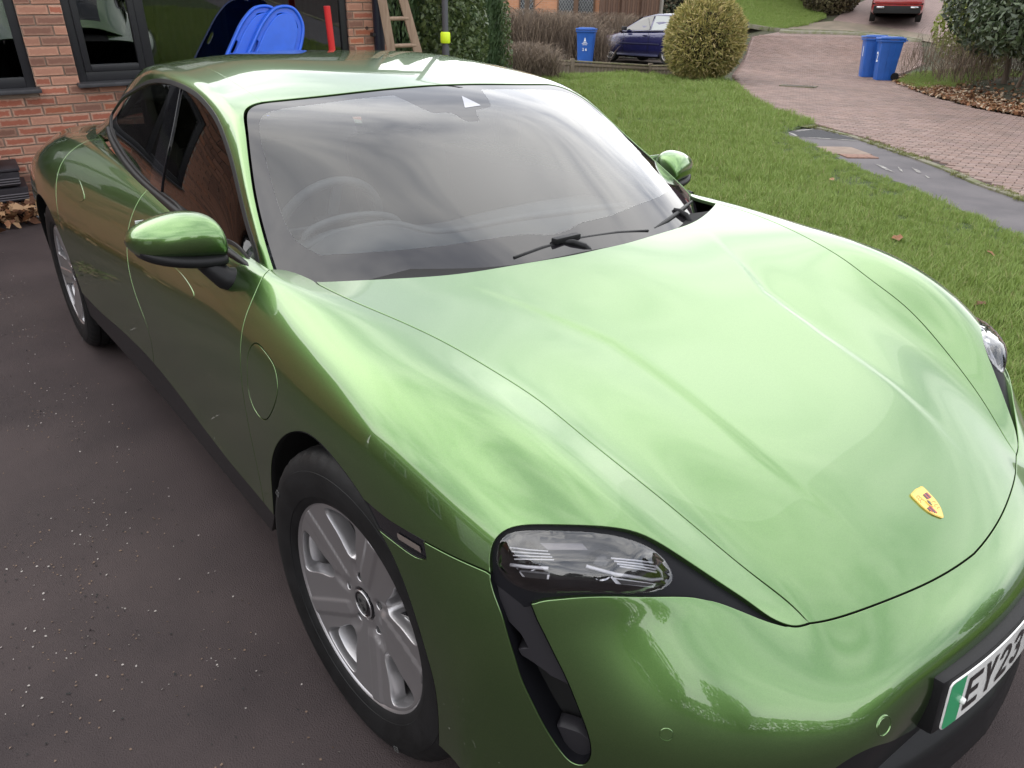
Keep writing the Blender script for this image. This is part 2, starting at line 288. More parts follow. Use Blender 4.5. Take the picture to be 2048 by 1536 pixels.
SB = Surf(body_table(), .08, .06, 1)
SG = Surf(cabin_table(), .08, .04, -1, .006, .016)
CV={
 'hood_side':[(8.721,4.148),(9.242,4.155),(9.879,4.058),(10.531,3.999),(11.191,4.002),(11.636,3.948),(12.131,4.061),(12.649,4.051),(12.978,4.003),(13.398,4.01),(13.884,4.013),(14.507,3.925),(15.04,3.691)],
 'hood_rear':[(8.692,4.118),(8.869,3.537),(8.996,3.171),(9.155,2.596),(9.269,1.582),(9.368,0.522),(9.37,0)],
 'hood_front':[(15.051,3.672),(14.997,2.286),(14.991,1.513),(15.011,0.833),(15.04,0)],
 'lampO':[(12.942,7.479),(12.789,7.262),(12.703,7.028),(12.7,6.758),(12.773,6.518),(12.92,6.189),(13.041,5.858),(13.138,5.514),(13.241,5.184),(13.36,5.038),(13.606,4.907),(13.911,4.796),(14.336,4.689),(14.744,4.593),(14.982,4.445),(15.097,4.19),(15.06,3.716)],
 'lampU':[(15.068,4.345),(14.937,4.68),(14.73,4.929),(14.349,5.329),(14.355,5.591),(14.386,6.085),(13.992,7.074),(13.834,7.293),(13.82,7.42)],
 'curt':[(13.115,7.645),(13.675,7.885),(14.604,8.173),(15.578,8.305),(16.876,8.087),(17.714,7.707),(17.953,7.452),(17.94,7.292),(17.705,7.201),(17.363,7.234),(16.641,7.412),(15.989,7.535),(15.202,7.62),(14.373,7.557),(13.854,7.445)],
 'arch':[(8.525,11.176),(8.741,10.114),(8.873,9.348),(9.119,8.738),(9.532,8.086),(9.922,7.735),(10.254,7.715),(10.618,7.822),(11,7.997),(11.238,8.321),(11.49,8.441),(11.785,8.816),(12.037,9.209),(12.352,9.696),(12.717,10.224),(13.086,11.052)],
 'flap':[(8.64,6.876),(8.546,7.26),(8.558,7.644),(8.558,8.124),(8.639,8.34),(8.928,8.372),(9.206,7.764),(9.252,7.38),(9.125,7.03),(8.913,6.906),(8.712,6.847)],
 'marker':[(11.046,8.046),(11.469,8.027),(12.023,7.875),(12.124,8.098),(11.975,8.21),(11.369,8.322),(11.229,8.321)],
 'bumpL':[(17.609,3.806),(17.365,3.011),(17.861,1.851),(18.114,1.381)],
 'doorF':[(8.298,5.02),(8.34,5.729),(8.346,6.333),(8.35,6.808),(8.379,7.337)],
 'dlo':[(0.307,4.794),(1.572,4.535),(2.553,4.659),(3.458,4.844),(4.174,4.758),(4.811,4.522),(5.359,4.517),(5.966,4.705),(6.613,4.904),(7.417,5.145),(8.418,5.342),(8.875,5.726),(8.522,6.254),(8.097,6.691),(7.407,6.875),(6.325,6.897),(5.642,6.897),(4.755,6.901),(1.764,6.858)],
 'bpl':[(5.595,4.829),(5.538,5.799),(5.65,6.746)],
 'bpr':[(5.3,4.808),(5.16,5.81),(5.214,6.778)],
 'lens':[(12.716,6.827),(12.831,6.53),(13.007,6.144),(13.157,5.705),(13.265,5.386),(13.384,5.178),(13.513,5.111),(13.613,5.186),(13.885,5.371),(13.923,5.431),(14.305,5.974),(14.313,6.284),(13.948,6.992),(13.718,7.225),(13.324,7.395),(12.955,7.368),(12.822,7.221),(12.732,6.986)],
 'frit':[(0.661,2.607),(0.831,2.755),(1.166,2.826),(1.519,2.853),(2.39,2.893),(3.229,2.962),(3.54,2.889),(3.762,2.718),(3.815,2.479),(3.948,1.49),(3.949,0.781)],
 'fritb':[(0.661,2.607),(0.719,2.287),(0.791,1.965),(0.834,1.504),(0.825,1.019),(0.822,0.583)],
 'handle':[(3.875,6.68),(3.812,6.483),(3.942,6.47),(4.149,6.57),(4.27,6.697),(4.335,6.869)],
 'sensor':[(16.838,6.19)],
 'sensor2':[(16.843,2.796)],
 'jet':[(8.915,4.867)],
 'rarch':[(3.677,11.848),(3.737,10.87),(3.737,10.098),(3.667,9.464),(3.546,8.912),(3.366,8.416),(3.135,8.058),(2.885,7.878),(2.614,7.878),(2.363,8.085),(2.143,8.457),(1.962,8.967),(1.832,9.588),(1.762,10.332),(1.772,11.132)]}

def catmull(p, h=.012, closed=False):
    p = np.asarray(p, float); n = len(p)
    if n == 2: k = max(2, int(np.linalg.norm(p[1]-p[0])/h)); return p[0]+(p[1]-p[0])*np.linspace(0, 1, k+1)[:, None]
    out = []
    rng = range(n) if closed else range(n-1)
    for i in rng:
        if closed: a, b, c, d = p[(i-1) % n], p[i], p[(i+1) % n], p[(i+2) % n]
        else: a = p[i-1] if i else 2*p[0]-p[1]; b, c = p[i], p[i+1]; d = p[i+2] if i+2 < n else 2*p[-1]-p[-2]
        d0 = max(np.linalg.norm(b-a), 1e-6)**.5; d1 = max(np.linalg.norm(c-b), 1e-6)**.5; d2 = max(np.linalg.norm(d-c), 1e-6)**.5
        k = max(2, int(np.ceil(np.linalg.norm(c-b)/h))); t = (np.arange(k)/k)[:, None]
        m1 = ((b-a)/d0-(c-a)/(d0+d1)+(c-b)/d1)*d1; m2 = ((c-b)/d1-(d-b)/(d1+d2)+(d-c)/d2)*d1
        out.append((2*t**3-3*t**2+1)*b+(t**3-2*t**2+t)*m1+(-2*t**3+3*t**2)*c+(t**3-t**2)*m2)
    if not closed: out.append(p[-1:])
    return np.vstack(out)
def resample(p, h, closed=False):
    q = np.vstack([p, p[:1]]) if closed else p
    L = np.r_[0, np.cumsum(np.linalg.norm(np.diff(q, axis=0), axis=1))]; n = max(2, int(round(L[-1]/h)))
    s = np.linspace(0, L[-1], n+1)[:-1] if closed else np.linspace(0, L[-1], n+1)
    return np.stack([np.interp(s, L, q[:, k]) for k in range(q.shape[1])], 1)
def fair(p, it, closed=False):
    p = p.copy()
    for _ in range(it):
        if closed: p = .5*p+.25*(np.roll(p, 1, 0)+np.roll(p, -1, 0))
        else: p[1:-1] = .5*p[1:-1]+.25*(p[:-2]+p[2:])
    return p
def seg(S, uv, sm=12, h=.012, flip=False, mirror=False):
    ab = S.toab(np.array(uv, float)); p = resample(catmull(ab, h), h)
    p = fair(p, sm)
    if mirror: p = p*[1, -1]
    return p[::-1] if flip else p
def loop(*segs):
    out = []
    for s in segs:
        s = np.asarray(s)
        if out and np.linalg.norm(out[-1][-1]-s[0]) < .004: s = s[1:]
        out.append(s)
    p = np.vstack(out)
    if np.linalg.norm(p[0]-p[-1]) < .004: p = p[:-1]
    return p
def inside(pts, poly):
    x, y = pts[:, 0], pts[:, 1]; r = np.zeros(len(pts), bool); n = len(poly)
    for i in range(n):
        a, b = poly[i], poly[(i+1) % n]
        c = ((a[1] > y) != (b[1] > y))
        if c.any(): xi = (b[0]-a[0])*(y-a[1])/(b[1]-a[1]+1e-15)+a[0]; r ^= c & (x < xi)
    return r
def area(p): return .5*np.sum(p[:, 0]*np.roll(p[:, 1], -1)-np.roll(p[:, 0], -1)*p[:, 1])
def inward(f, p, g):
    """loop p moved g metres to its inner side (p counter-clockwise); f maps chart -> point, normal"""
    t = np.roll(p, -1, 0)-np.roll(p, 1, 0); t /= np.linalg.norm(t, axis=1, keepdims=True)+1e-12
    n = np.stack([-t[:, 1], t[:, 0]], 1)*.003
    P0, _ = f(p); P1, _ = f(p+n); d = np.linalg.norm(P1-P0, axis=1)[:, None]+1e-6
    return p+n*np.clip(g/d, 0, g/.0006)
RIM = [(.0004, -.0001, .25), (.0011, -.0006, .6), (.0015, -.0016, 1), (.0015, -.011, 1)]
def rim_of(f, p, V, Nn, Fc, rim, base_off=0.):
    """rolled edge along the loop: rings pushed outward / inward and turned"""
    P, N = f(p); P = P+N*base_off
    t3 = np.roll(P, -1, 0)-np.roll(P, 1, 0); t3 /= np.linalg.norm(t3, axis=1, keepdims=True)+1e-12
    t = np.roll(p, -1, 0)-np.roll(p, 1, 0); t /= np.linalg.norm(t, axis=1, keepdims=True)+1e-12
    q = p+np.stack([t[:, 1], -t[:, 0]], 1)*.003; Q, _ = f(q); Q = Q+N*base_off
    o = Q-P; o -= t3*(o*t3).sum(1, keepdims=True); o -= N*(o*N).sum(1, keepdims=True); o /= np.linalg.norm(o, axis=1, keepdims=True)+1e-12
    k = len(p); base = len(V); rings = [(0, 0, 0)]+rim
    for a, b, w in rings:
        V += list(P+o*a+N*b); nn = N*(1-w)+o*w; nn /= np.linalg.norm(nn, axis=1, keepdims=True); Nn += list(nn)
    for r in range(len(rings)-1):
        for i in range(k):
            j = (i+1) % k; Fc.append((base+r*k+i, base+r*k+j, base+(r+1)*k+j, base+(r+1)*k+i))
def fill(f, outer, holes=(), h=.03, rim=RIM, name='panel', m=None, parent=None, gap=.0028, off=0., bulge=None, orient=True, hgap=None):
    if area(outer) < 0: outer = outer[::-1]
    hs = [q if area(q) < 0 else q[::-1] for q in holes]
    if gap:
        outer = inward(f, outer, gap); hs = [inward(f, q, gap if hgap is None else hgap) for q in hs]
    lo, hi = outer.min(0), outer.max(0)
    gx, gy = np.meshgrid(np.arange(lo[0]+h/2, hi[0], h), np.arange(lo[1]+h/2, hi[1], h)); g = np.stack([gx.ravel(), gy.ravel()], 1)
    g[:, 0] += (np.round(g[:, 1]/h).astype(int) % 2)*h*.5
    k = inside(g, outer)
    for q in hs: k &= ~inside(g, q)
    g = g[k]
    bd = np.vstack([outer]+hs)
    if len(g):
        dmin = np.full(len(g), 9.)
        for c in range(0, len(bd), 200): dmin = np.minimum(dmin, np.sqrt(((g[:, None]-bd[None, c:c+200])**2).sum(2)).min(1))
        g = g[dmin > h*.33]
    pts = np.vstack([bd, g]); ed = []; b0 = 0
    for q in [outer]+hs:
        n = len(q); ed += [(b0+i, b0+(i+1) % n) for i in range(n)]; b0 += n
    ov, oe, of, *_ = delaunay_2d_cdt([Vector(p) for p in pts], ed, [], 0, 1e-6, False)
    ov = np.array([tuple(v) for v in ov]); of = np.array([tuple(t) for t in of if len(t) == 3])
    c = ov[of].mean(1); k = inside(c, outer)
    for q in hs: k &= ~inside(c, q)
    of = of[k]
    P, N = f(ov)
    if bulge is not None: P, N = bulge(ov, P, N)
    P = P+N*off
    fn = np.cross(P[of[:, 1]]-P[of[:, 0]], P[of[:, 2]]-P[of[:, 0]]); bad = (fn*N[of].mean(1)).sum(1) < 0; of[bad] = of[bad][:, ::-1]
    V = list(P); Nn = list(N); Fc = [tuple(t) for t in of]
    if rim:
        nf = len(Fc)
        for q in [outer]+hs: rim_of(f, q, V, Nn, Fc, rim, off)
        VA = np.array(V); NA = np.array(Nn); q4 = np.array(Fc[nf:])
        fn = np.cross(VA[q4[:, 1]]-VA[q4[:, 0]], VA[q4[:, 3]]-VA[q4[:, 0]]); bad = (fn*NA[q4].mean(1)).sum(1) < 0
        Fc[nf:] = [tuple(t[::-1]) if b else tuple(t) for t, b in zip(q4, bad)]
    return mesh(name, V, Fc, m, parent, normals=Nn)
# ================================================================ the green car
M_paint = paint_mat()
M_black = mat('satin_black_trim', (.011, .011, .012), .42, spec=.25, bump=.05, bscale=900)
M_gloss = mat('gloss_black', (.008, .008, .01), .06, coat=.6)
M_dark = mat('underbody_black', (.006, .006, .006), .8)
M_frit = mat('black_glass_border', (.012, .011, .013), .03, coat=.0, spec=.9)
M_sill = mat('sill_plastic', (.014, .013, .014), .40, spec=.35, bump=.08, bscale=700)
M_seal = mat('seal_rubber', (.012, .012, .012), .55)
M_wind = glass_mat('windscreen_glass', (.74, .78, .79, 1), 2.0)
M_side = glass_mat('tinted_side_glass', (.16, .18, .18, 1), 1.3)
M_lens = glass_mat('headlamp_glass', (.93, .93, .95, 1), 3.0)
car = thing('parked_car', 'large metallic green sports saloon parked close to the viewer on the dark driveway', 'car')
B = lambda *a, **k: seg(SB, *a, **k)
Gs = lambda *a, **k: seg(SG, *a, **k)
cv = CV
sill_uv = [(3.74, 10.3), (4.3, 10.3), (5, 10.15), (5.6, 10.1), (6.2, 10.2), (7, 10.4), (7.7, 10.48), (8.3, 10.45), (8.69, 10.45)]
doorF = [(8.2, 4.62)]+cv['doorF'][0:]+[(8.40, 8.0), (8.42, 9.0), (8.44, 9.8), (8.455, 10.44)]
doorF[1] = (8.262, 5.02)
doorM = [(5.36, 4.6), (5.40, 5.4), (5.42, 6.3), (5.44, 7.0), (5.52, 7.8), (5.66, 8.5), (5.80, 9.0), (5.80, 9.4), (5.70, 10.1)]
doorR = [(2.75, 4.1), (2.86, 4.6), (2.95, 4.95), (3.08, 5.35), (3.21, 5.95), (3.33, 6.5), (3.47, 7.05), (3.56, 7.6), (3.60, 8.1), (3.56, 8.6), (3.575, 9.0)]
rarch = cv['rarch']
side_top = [(8.2, 4.62), (7, 4.6), (5.36, 4.6), (4, 4.55), (2.75, 4.55)]
arch = cv['arch']
archF = [(11.10, 8.10), (11.484, 8.46), (11.773, 8.813), (12.023, 9.211), (12.344, 9.697), (12.717, 10.224), (13.02, 11.0), (13.1, 11.7)]
archR = [(8.69, 10.45)]+arch[2:9]+[(11.047, 8.047)]
def sub(lst, lo, hi): return [p for p in lst if lo <= p[0] <= hi]
def mir(p, s): return p if s > 0 else p*[1, -1]

# hood
hs = B(cv['hood_side'], sm=30); hr = B(cv['hood_rear'], sm=20); hf = B(cv['hood_front'], sm=12)
hs[0] = hr[0]; hs[-1] = hf[0]
hood_half = np.vstack([hr[::-1], hs[1:], hf[1:]])           # centre rear -> corner -> front corner -> centre
hood_loop = np.vstack([hood_half, (hood_half*[1, -1])[::-1][1:-1]])
def crease(ab, P, N):
    # pressed crease lines of the hood, deepest in the middle of their length
    return P, N
CREX = np.array([-.25, -.05, .10, .2, .3, .4, .5, .6, .72]); CRES = np.array([.47, .375, .30, .288, .279, .277, .276, .262, .235])
_dg = np.array([0, .0022, .0045, .005, .005, .0045, .004, .002, 0])
def fhood(ab):
    uv = SB.touv(ab); P, N = SB(uv[:, 0], uv[:, 1])
    def hgt(x, y):
        s = np.abs(y); c = np.interp(x, CREX, CRES); d = s-c; a = np.interp(x, CREX, _dg)
        sm = .5*(c*0+np.tanh(d/.011)); return -a*(.5+sm)*np.exp(-np.clip(d, 0, None)**2/.10**2*1.0)*np.where(d < 0, 1, 1)
    e = .0015; h0 = hgt(P[:, 0], P[:, 1]); hx = (hgt(P[:, 0]+e, P[:, 1])-h0)/e; hy = (hgt(P[:, 0], P[:, 1]+e)-h0)/e
    P = P.copy(); P[:, 2] += h0; n = N.copy(); g = np.stack([hx, hy, np.zeros_like(hx)], 1); g -= n*(g*n).sum(1, keepdims=True); n = n-g; n /= np.linalg.norm(n, axis=1, keepdims=True)
    return P, n
hood = fill(fhood, hood_loop, h=.012, name='bonnet', m=M_paint, parent=car)

def fb(ab): return SB.ab(ab)
def fg(ab): return SG.ab(ab)
lampO = B(cv['lampO'], sm=4, h=.008); lampU = B([(15.103, 4.204)]+cv['lampU'], sm=4, h=.008)
curtA = B(cv['curt'][::-1][:9], sm=4, h=.008)                        # inner edge, from the top down to the tip
curt_all = B([cv['lampU'][-1]]+cv['curt'][::-1][1:]+[(12.945, 7.5)], sm=6, h=.008)
seam = B([(12.002, 7.851), (12.4, 7.70), (12.932, 7.46)], sm=6)
seam[-1] = lampO[0]; curt_all[0] = lampU[-1]; curt_all[-1] = lampO[0]
mkU = B([(11.047, 8.047), (11.46, 8.016), (12.002, 7.851)], sm=1); mkL = B([(12.002, 7.851), (12.104, 8.076)], sm=0); mkB = B([(12.104, 8.076), (11.958, 8.195), (11.5, 8.30), (11.30, 8.33)], sm=1)
lampO[-1] = hf[0]; lampU[0] = lampO[np.argmin(np.linalg.norm(lampO-lampU[0], axis=1))]; ktip = int(np.argmin(np.linalg.norm(lampO-lampU[0], axis=1)))
dF = B(doorF, sm=14); dM = B(doorM, sm=14); dR = B(doorR, sm=10)
sill_all = B(sill_uv, sm=20)
aF = B([(11.30, 8.33)]+archF[1:], sm=10); aR = B(archR, sm=14)
aRear = B(rarch, sm=10)
def cut(p, a, b):
    i = int(np.argmin(np.linalg.norm(p-a, axis=1))); j = int(np.argmin(np.linalg.norm(p-b, axis=1)))
    q = (p[i:j+1] if i <= j else p[j:i+1][::-1]).copy(); q[0] = a; q[-1] = b; return q
ab1 = lambda uv: SB.toab(np.array([uv], float))[0]
pM = dM[-1]; pF = dF[-1]; pR0 = aR[0]
# where the rear door line meets the rear arch
kr = int(np.argmin(np.linalg.norm(aRear-dR[-1], axis=1))); dR[-1] = aRear[kr]
ks = int(np.argmin(np.linalg.norm(aRear-sill_all[0], axis=1))); sill_all[0] = aRear[ks]
flapc = resample(catmull(SB.toab(np.array(cv['flap'])), .01, True), .01, True); flapc = fair(flapc, 6, True)
base_top = B([(8.689, 4.099), (8.40, 4.15), (8.22, 4.35), (8.2, 4.62)], sm=4)
for s in (1, -1):
    q = lambda p: mir(p, s)
    top_f = base_top.copy(); top_f[0] = hs[0]; top_f[-1] = dF[0]
    fender = loop(q(hs[::-1]), q(top_f), q(dF), q(cut(sill_all, pF, sill_all[-1])), q(aR), q(mkU), q(seam), q(lampO))
    fen = fill(fb, fender, [q(flapc)] , h=.028, name='front_wing', m=M_paint, parent=car)
    fl = fill(fb, q(flapc), h=.028, name='charge_flap', m=M_paint, parent=fen, gap=.0018, rim=[(.0004, -.0001, .3), (.001, -.001, 1), (.001, -.008, 1)])
    dtop = B([(8.2, 4.62), (6.8, 4.6), (5.36, 4.6)], sm=1); fd = loop(q(dF[::-1]), q(dtop), q(dM), q(cut(sill_all, pM, pF)))
    d1 = fill(fb, fd, h=.035, name='front_door', m=M_paint, parent=car)
    dtop2 = B([(5.36, 4.6), (4, 4.42), (2.75, 4.1)], sm=1)
    rd = loop(q(dM[::-1]), q(dtop2), q(dR), q(cut(aRear, aRear[kr], aRear[ks])), q(cut(sill_all, aRear[ks], pM)))
    d2 = fill(fb, rd, h=.035, name='rear_door', m=M_paint, parent=car)
    tail_lo = B([(0.02, 11.8), (1.0, 11.8), (1.772, 11.6)], sm=0)
    tail_up = B([(2.75, 4.1), (2.2, 2.9), (1.2, 2.3), (.02, 2.2)], sm=4); tail_e = B([(.02, 2.2), (.02, 7), (.02, 11.8)], sm=0)
    ar2 = cut(aRear, aRear[kr], aRear[-1])
    qt = loop(q(dR[::-1]), q(tail_up), q(tail_e), q(tail_lo), q(ar2[::-1]))
    fill(fb, qt, h=.04, name='rear_wing', m=M_paint, parent=car)
    # sill
    sb = B([(8.53, 11.2), (8.5, 11.9)], sm=0); sbot = B([(8.5, 11.2), (6, 11.15), (3.7, 11.2)], sm=0)
    sl_ = loop(q(sill_all), q(B([(8.69, 10.45), (8.60, 10.8), (8.5, 11.2)], sm=2)), q(sbot), q(B([(3.7, 11.2), (3.737, 10.87), (3.74, 10.3)], sm=0)))
    fill(fb, sl_, h=.04, name='side_sill', m=M_sill, parent=car, gap=.001, off=-.002)
# front bumper skin
bl = B([(18.75, 7.2), (18.5, 5.6), (18.2, 4.4)]+cv['bumpL']+[(17.40, 1.0), (17.38, 0)], sm=14)
low = B([(13.1, 11.7), (14.5, 11.6), (16.6, 11.5), (18.7, 11.0), (18.8, 9), (18.75, 7.2)], sm=4)
bh = loop(hf[::-1], lampO[ktip:][::-1], lampU, curt_all, seam[::-1], mkL, mkB, aF, low, bl)
bh[0, 1] = 0; bh[-1, 1] = 0
bump_loop = np.vstack([bh, (bh*[1, -1])[::-1][1:-1]])
def fbump(ab):
    """body surface plus the shallow channel that runs below the bonnet edge to the lamp"""
    uv = SB.touv(ab); return SB(uv[:, 0], uv[:, 1])
bumper = fill(fbump, bump_loop, h=.022, name='front_bumper', m=M_paint, parent=car)
# side marker lamps
for s in (1, -1):
    q = lambda p: mir(p, s)
    ml = loop(q(mkU), q(mkL), q(mkB))
    mk = fill(fb, ml, h=.012, name='side_marker_lamp', m=M_gloss, parent=car, off=-.003, gap=.0012)
    c = SB.toab(np.array([(11.62, 8.09), (11.98, 7.98), (12.02, 8.06), (11.64, 8.18)]))
    fill(fb, resample(q(c), .008, True), h=.01, name='reflector', m=mat('marker_reflector', (.12, .10, .09), .12, coat=1), parent=mk, off=-.0005, gap=0, rim=None)
# dark under-skin that closes the gaps
def shell(S, u0, u1, v0, v1, n, k, off, name, excl=None):
    u, v = np.meshgrid(np.linspace(u0, u1, n), np.linspace(v0, v1, k), indexing='ij'); P, N = S(u.ravel(), v.ravel()); P = P-N*off
    Fc = []
    ok = np.ones(len(P), bool) if excl is None else ~excl(P, u.ravel(), v.ravel())
    for i in range(n-1):
        for j in range(k-1):
            f = (i*k+j, i*k+j+1, (i+1)*k+j+1, (i+1)*k+j)
            if all(ok[a] for a in f): Fc.append(f)
    return P, Fc
def exb(P, u, v):
    x, y, z = P.T
    e = ((x**2+(z-.36)**2 < .425**2) | ((x+2.9)**2+(z-.36)**2 < .43**2)) & (np.abs(y) > .55)
    e |= (x < -.42) & (np.abs(v) < 4.5) & (x > -3.1)
    # lamp and air-curtain cavities
    e |= (u > 12.5) & (u < 15.3) & (np.abs(v) > 4.1) & (np.abs(v) < 7.7)
    e |= (u > 12.8) & (u < 18.3) & (np.abs(v) > 7.0) & (np.abs(v) < 8.5)
    return e
P, Fc = shell(SB, 0, 19, -11.2, 11.2, 230, 230, .013, 'x', exb)
mesh('body_under_skin', P, Fc, M_dark, car)
# wheel housings
for s in (1, -1):
    for nm, crv in (('front', np.vstack([SB.ab(q_)[0] for q_ in (mir(aR, s), mir(mkB[::-1], s), mir(aF, s))])), ('rear', SB.ab(mir(aRear, s))[0])):
        n = len(crv); V = list(crv-np.array([0, 0, 0])); cx = 0 if nm == 'front' else -2.9
        rings = [(0, 1.0), (.012, 1.0), (.03, 1.03), (.30, 1.06), (.34, .95), (.34, .02)]
        V = []; 
        for dy, k in rings:
            Q = crv.copy(); Q[:, 1] += s*dy*1.0 if False else 0
            Q[:, 1] = crv[:, 1]-np.sign(crv[:, 1])*dy; Q[:, 0] = cx+(crv[:, 0]-cx)*k; Q[:, 2] = .36+(crv[:, 2]-.36)*k; V += list(Q)
        Fc = [(a*n+i, a*n+i+1, (a+1)*n+i+1, (a+1)*n+i) for a in range(len(rings)-1) for i in range(n-1)]
        mesh('wheel_housing', V, Fc, M_dark, car)

# ---- cabin
ws = Gs([(0, 3.12), (.15, 3.15), (1.0, 3.17), (2.2, 3.17), (3.2, 3.12), (3.70, 3.02), (3.90, 2.90), (4.02, 2.70), (4.055, 2.3), (4.09, 1.2), (4.11, 0)], sm=3)
ws[-1, 1] = 0
ws_loop = np.vstack([ws, (ws*[1, -1])[::-1][1:], SG.toab(np.array([(0, -2.5), (0, -1.5), (0, 0), (0, 1.5), (0, 2.5)]))])
# clear area of the screen
fr_side = Gs([(.661, 2.607), (.86, 2.76), (1.166, 2.826), (1.519, 2.853), (2.39, 2.88), (3.1, 2.90), (3.52, 2.85), (3.76, 2.70), (3.86, 2.45), (3.95, 1.49), (3.955, .80)], sm=2)
pod = Gs([(3.955, .80), (3.50, .62), (3.41, .56), (3.375, .30), (3.32, .24), (3.14, .20), (3.10, .12), (3.09, 0), (3.10, -.05), (3.22, -.09), (3.38, -.16), (3.43, -.45), (3.50, -.53), (3.955, -.80)], sm=1, h=.008)
fr_low = Gs([(.802, -2.251), (.86, -1.9), (.881, -1.268), (.80, -.55), (.785, -.10), (.715, .12), (.707, .40), (.78, .60), (.825, 1.019), (.791, 1.965), (.70, 2.45), (.661, 2.607)], sm=3)
fr_left = fr_side*[1, -1]; fr_bl = Gs([(.661, -2.607), (.72, -2.45), (.802, -2.251)], sm=1)
frit_loop = loop(fr_side, pod, fr_left[::-1], fr_bl, fr_low)
wb = fill(fg, ws_loop, [frit_loop], h=.03, name='windscreen_border', m=M_frit, parent=car, off=-.0015, gap=.0012, hgap=0, rim=[(.0005, -.0003, .4), (.001, -.002, 1), (.001, -.006, 1)])
tri = resample(SG.toab(np.array([(3.80, -.25), (3.47, -.03), (3.50, -.35)])), .008, True)
cw_ = fill(fg, tri, h=.02, name='camera_window', m=mat('sensor_pane', (.30, .30, .33), .1, coat=1), parent=wb, gap=0, off=-.0008, rim=None)
wg = fill(fg, frit_loop, h=.03, name='windscreen', m=M_wind, parent=car, off=-.0015, gap=0, rim=None)
# roof and pillars
def ghloop(uv, **k): return Gs(uv, **k)
seam_r = Gs([(4.075, 2.62), (4.6, 2.68), (5.4, 2.66), (7, 2.66), (8.6, 2.66), (10.9, 2.66)], sm=4)
hdr = Gs([(4.15, 0), (4.13, 1.2), (4.095, 2.3), (4.075, 2.62)], sm=1)
rear = Gs([(8.6, 2.66), (8.55, 1.4), (8.5, 0)], sm=1)
sr1 = cut(seam_r, seam_r[0], SG.toab(np.array([(8.6, 2.66)]))[0])
rh = loop(hdr, sr1, rear); rh[0, 1] = 0; rh[-1, 1] = 0
roof_loop = np.vstack([rh, (rh*[1, -1])[::-1][1:-1]])
roof = fill(fg, roof_loop, h=.05, name='roof_panel', m=M_paint, parent=car, gap=.0012)
rw = loop(rear[::-1], Gs([(8.6, 2.66), (10.6, 2.66)], sm=0), Gs([(10.6, 2.66), (10.62, 1.3), (10.65, 0)], sm=0)); rw[0, 1] = 0; rw[-1, 1] = 0
fill(fg, np.vstack([rw, (rw*[1, -1])[::-1][1:-1]]), h=.06, name='rear_window', m=M_side, parent=car)
dk = loop(Gs([(10.65, 0), (10.62, 1.3), (10.6, 2.66)], sm=0), Gs([(10.6, 2.66), (11, 2.66)], sm=0), Gs([(11, 2.66), (11, 0)], sm=0)); dk[0, 1] = 0; dk[-1, 1] = 0
fill(fg, np.vstack([dk, (dk*[1, -1])[::-1][1:-1]]), h=.06, name='boot_lid', m=M_paint, parent=car)
dlo = resample(catmull(SG.toab(np.array(cv['dlo'])), .01, True), .012, True); dlo = fair(dlo, 5, True)
def shrink(f, p, g, it=4):
    if area(p) < 0: p = p[::-1]
    for _ in range(it): p = inward(f, p, g/it); p = fair(p, 1, True)
    return p
for s in (1, -1):
    q = lambda p: mir(p, s)
    side_edge = Gs([(0, 3.2), (.15, 3.22), (1.0, 3.24), (2.2, 3.24), (3.2, 3.19), (3.72, 3.09), (3.93, 2.95), (4.05, 2.74), (4.075, 2.62)], sm=3)
    outer = loop(q(side_edge), q(seam_r), q(Gs([(11, 2.66), (11, 6.99)], sm=0)), q(Gs([(11, 6.99), (5, 6.99), (0, 6.99)], sm=0)), q(Gs([(0, 6.99), (0, 3.2)], sm=0)))
    d_ = q(dlo)
    fill(fg, outer, [d_], h=.03, name='roof_side_frame', m=M_paint, parent=car, gap=.001)
    t1 = shrink(fg, d_, .014)
    fill(fg, d_, [t1], h=.02, name='window_trim', m=M_black, parent=car, gap=.0005, off=.002, hgap=.0, rim=[(.001, -.0005, .5), (.0015, -.003, 1), (.0015, -.012, 1)])
    bp = loop(q(Gs([(5.62, 4.70), (5.54, 5.8), (5.66, 6.82)], sm=2)), q(Gs([(5.20, 6.84), (5.15, 5.8), (5.29, 4.66)], sm=2)))
    bpl = fill(fg, bp, h=.03, name='centre_pillar', m=M_gloss, parent=car, off=.0005, gap=0)
    gl = shrink(fg, t1, -.006, 2)
    fr_g = []
    abg = gl; uv_ = SG.touv(abg)
    rg = fill(fg, gl, h=.04, name='side_window', m=M_side, parent=car, off=-.004, gap=0, rim=None)
# ---------------------------------------------------------------- lathe
def lathe(name, prof, m, parent=None, seg_=96, close=False, jitter=None):
    """profile of (radius, y) spun about the y axis"""
    V = []; Fc = []; n = len(prof)
    for k in range(seg_):
        a = 2*math.pi*k/seg_
        for i, (r, y) in enumerate(prof):
            rr = r-(jitter(k, i) if jitter else 0); V.append((rr*math.cos(a), y, rr*math.sin(a)))
    for k in range(seg_):
        k2 = (k+1) % seg_
        for i in range(n if close else n-1):
            j = (i+1) % n; Fc.append((k*n+i, k*n+j, k2*n+j, k2*n+i))
    o = mesh(name, V, Fc, m, parent); o.data.set_sharp_from_angle(angle=R(38)); return o
M_tyre = mat('tyre_rubber', (.0085, .0085, .009), .6, spec=.3, var=.3, vscale=14, bump=.25, bscale=160, bdist=.001, rvar=.12)
M_rim = mat('silver_alloy', (.46, .45, .46), .33, metal=.85, coat=.35, coat_rough=.15, bump=.02, bscale=600)
M_rimd = mat('brake_steel', (.25, .24, .24), .35, metal=.9)
M_rimdark = mat('grey_hub_metal', (.10, .10, .10), .5, metal=.5)
M_white = mat('white_print', (.7, .7, .7), .5)
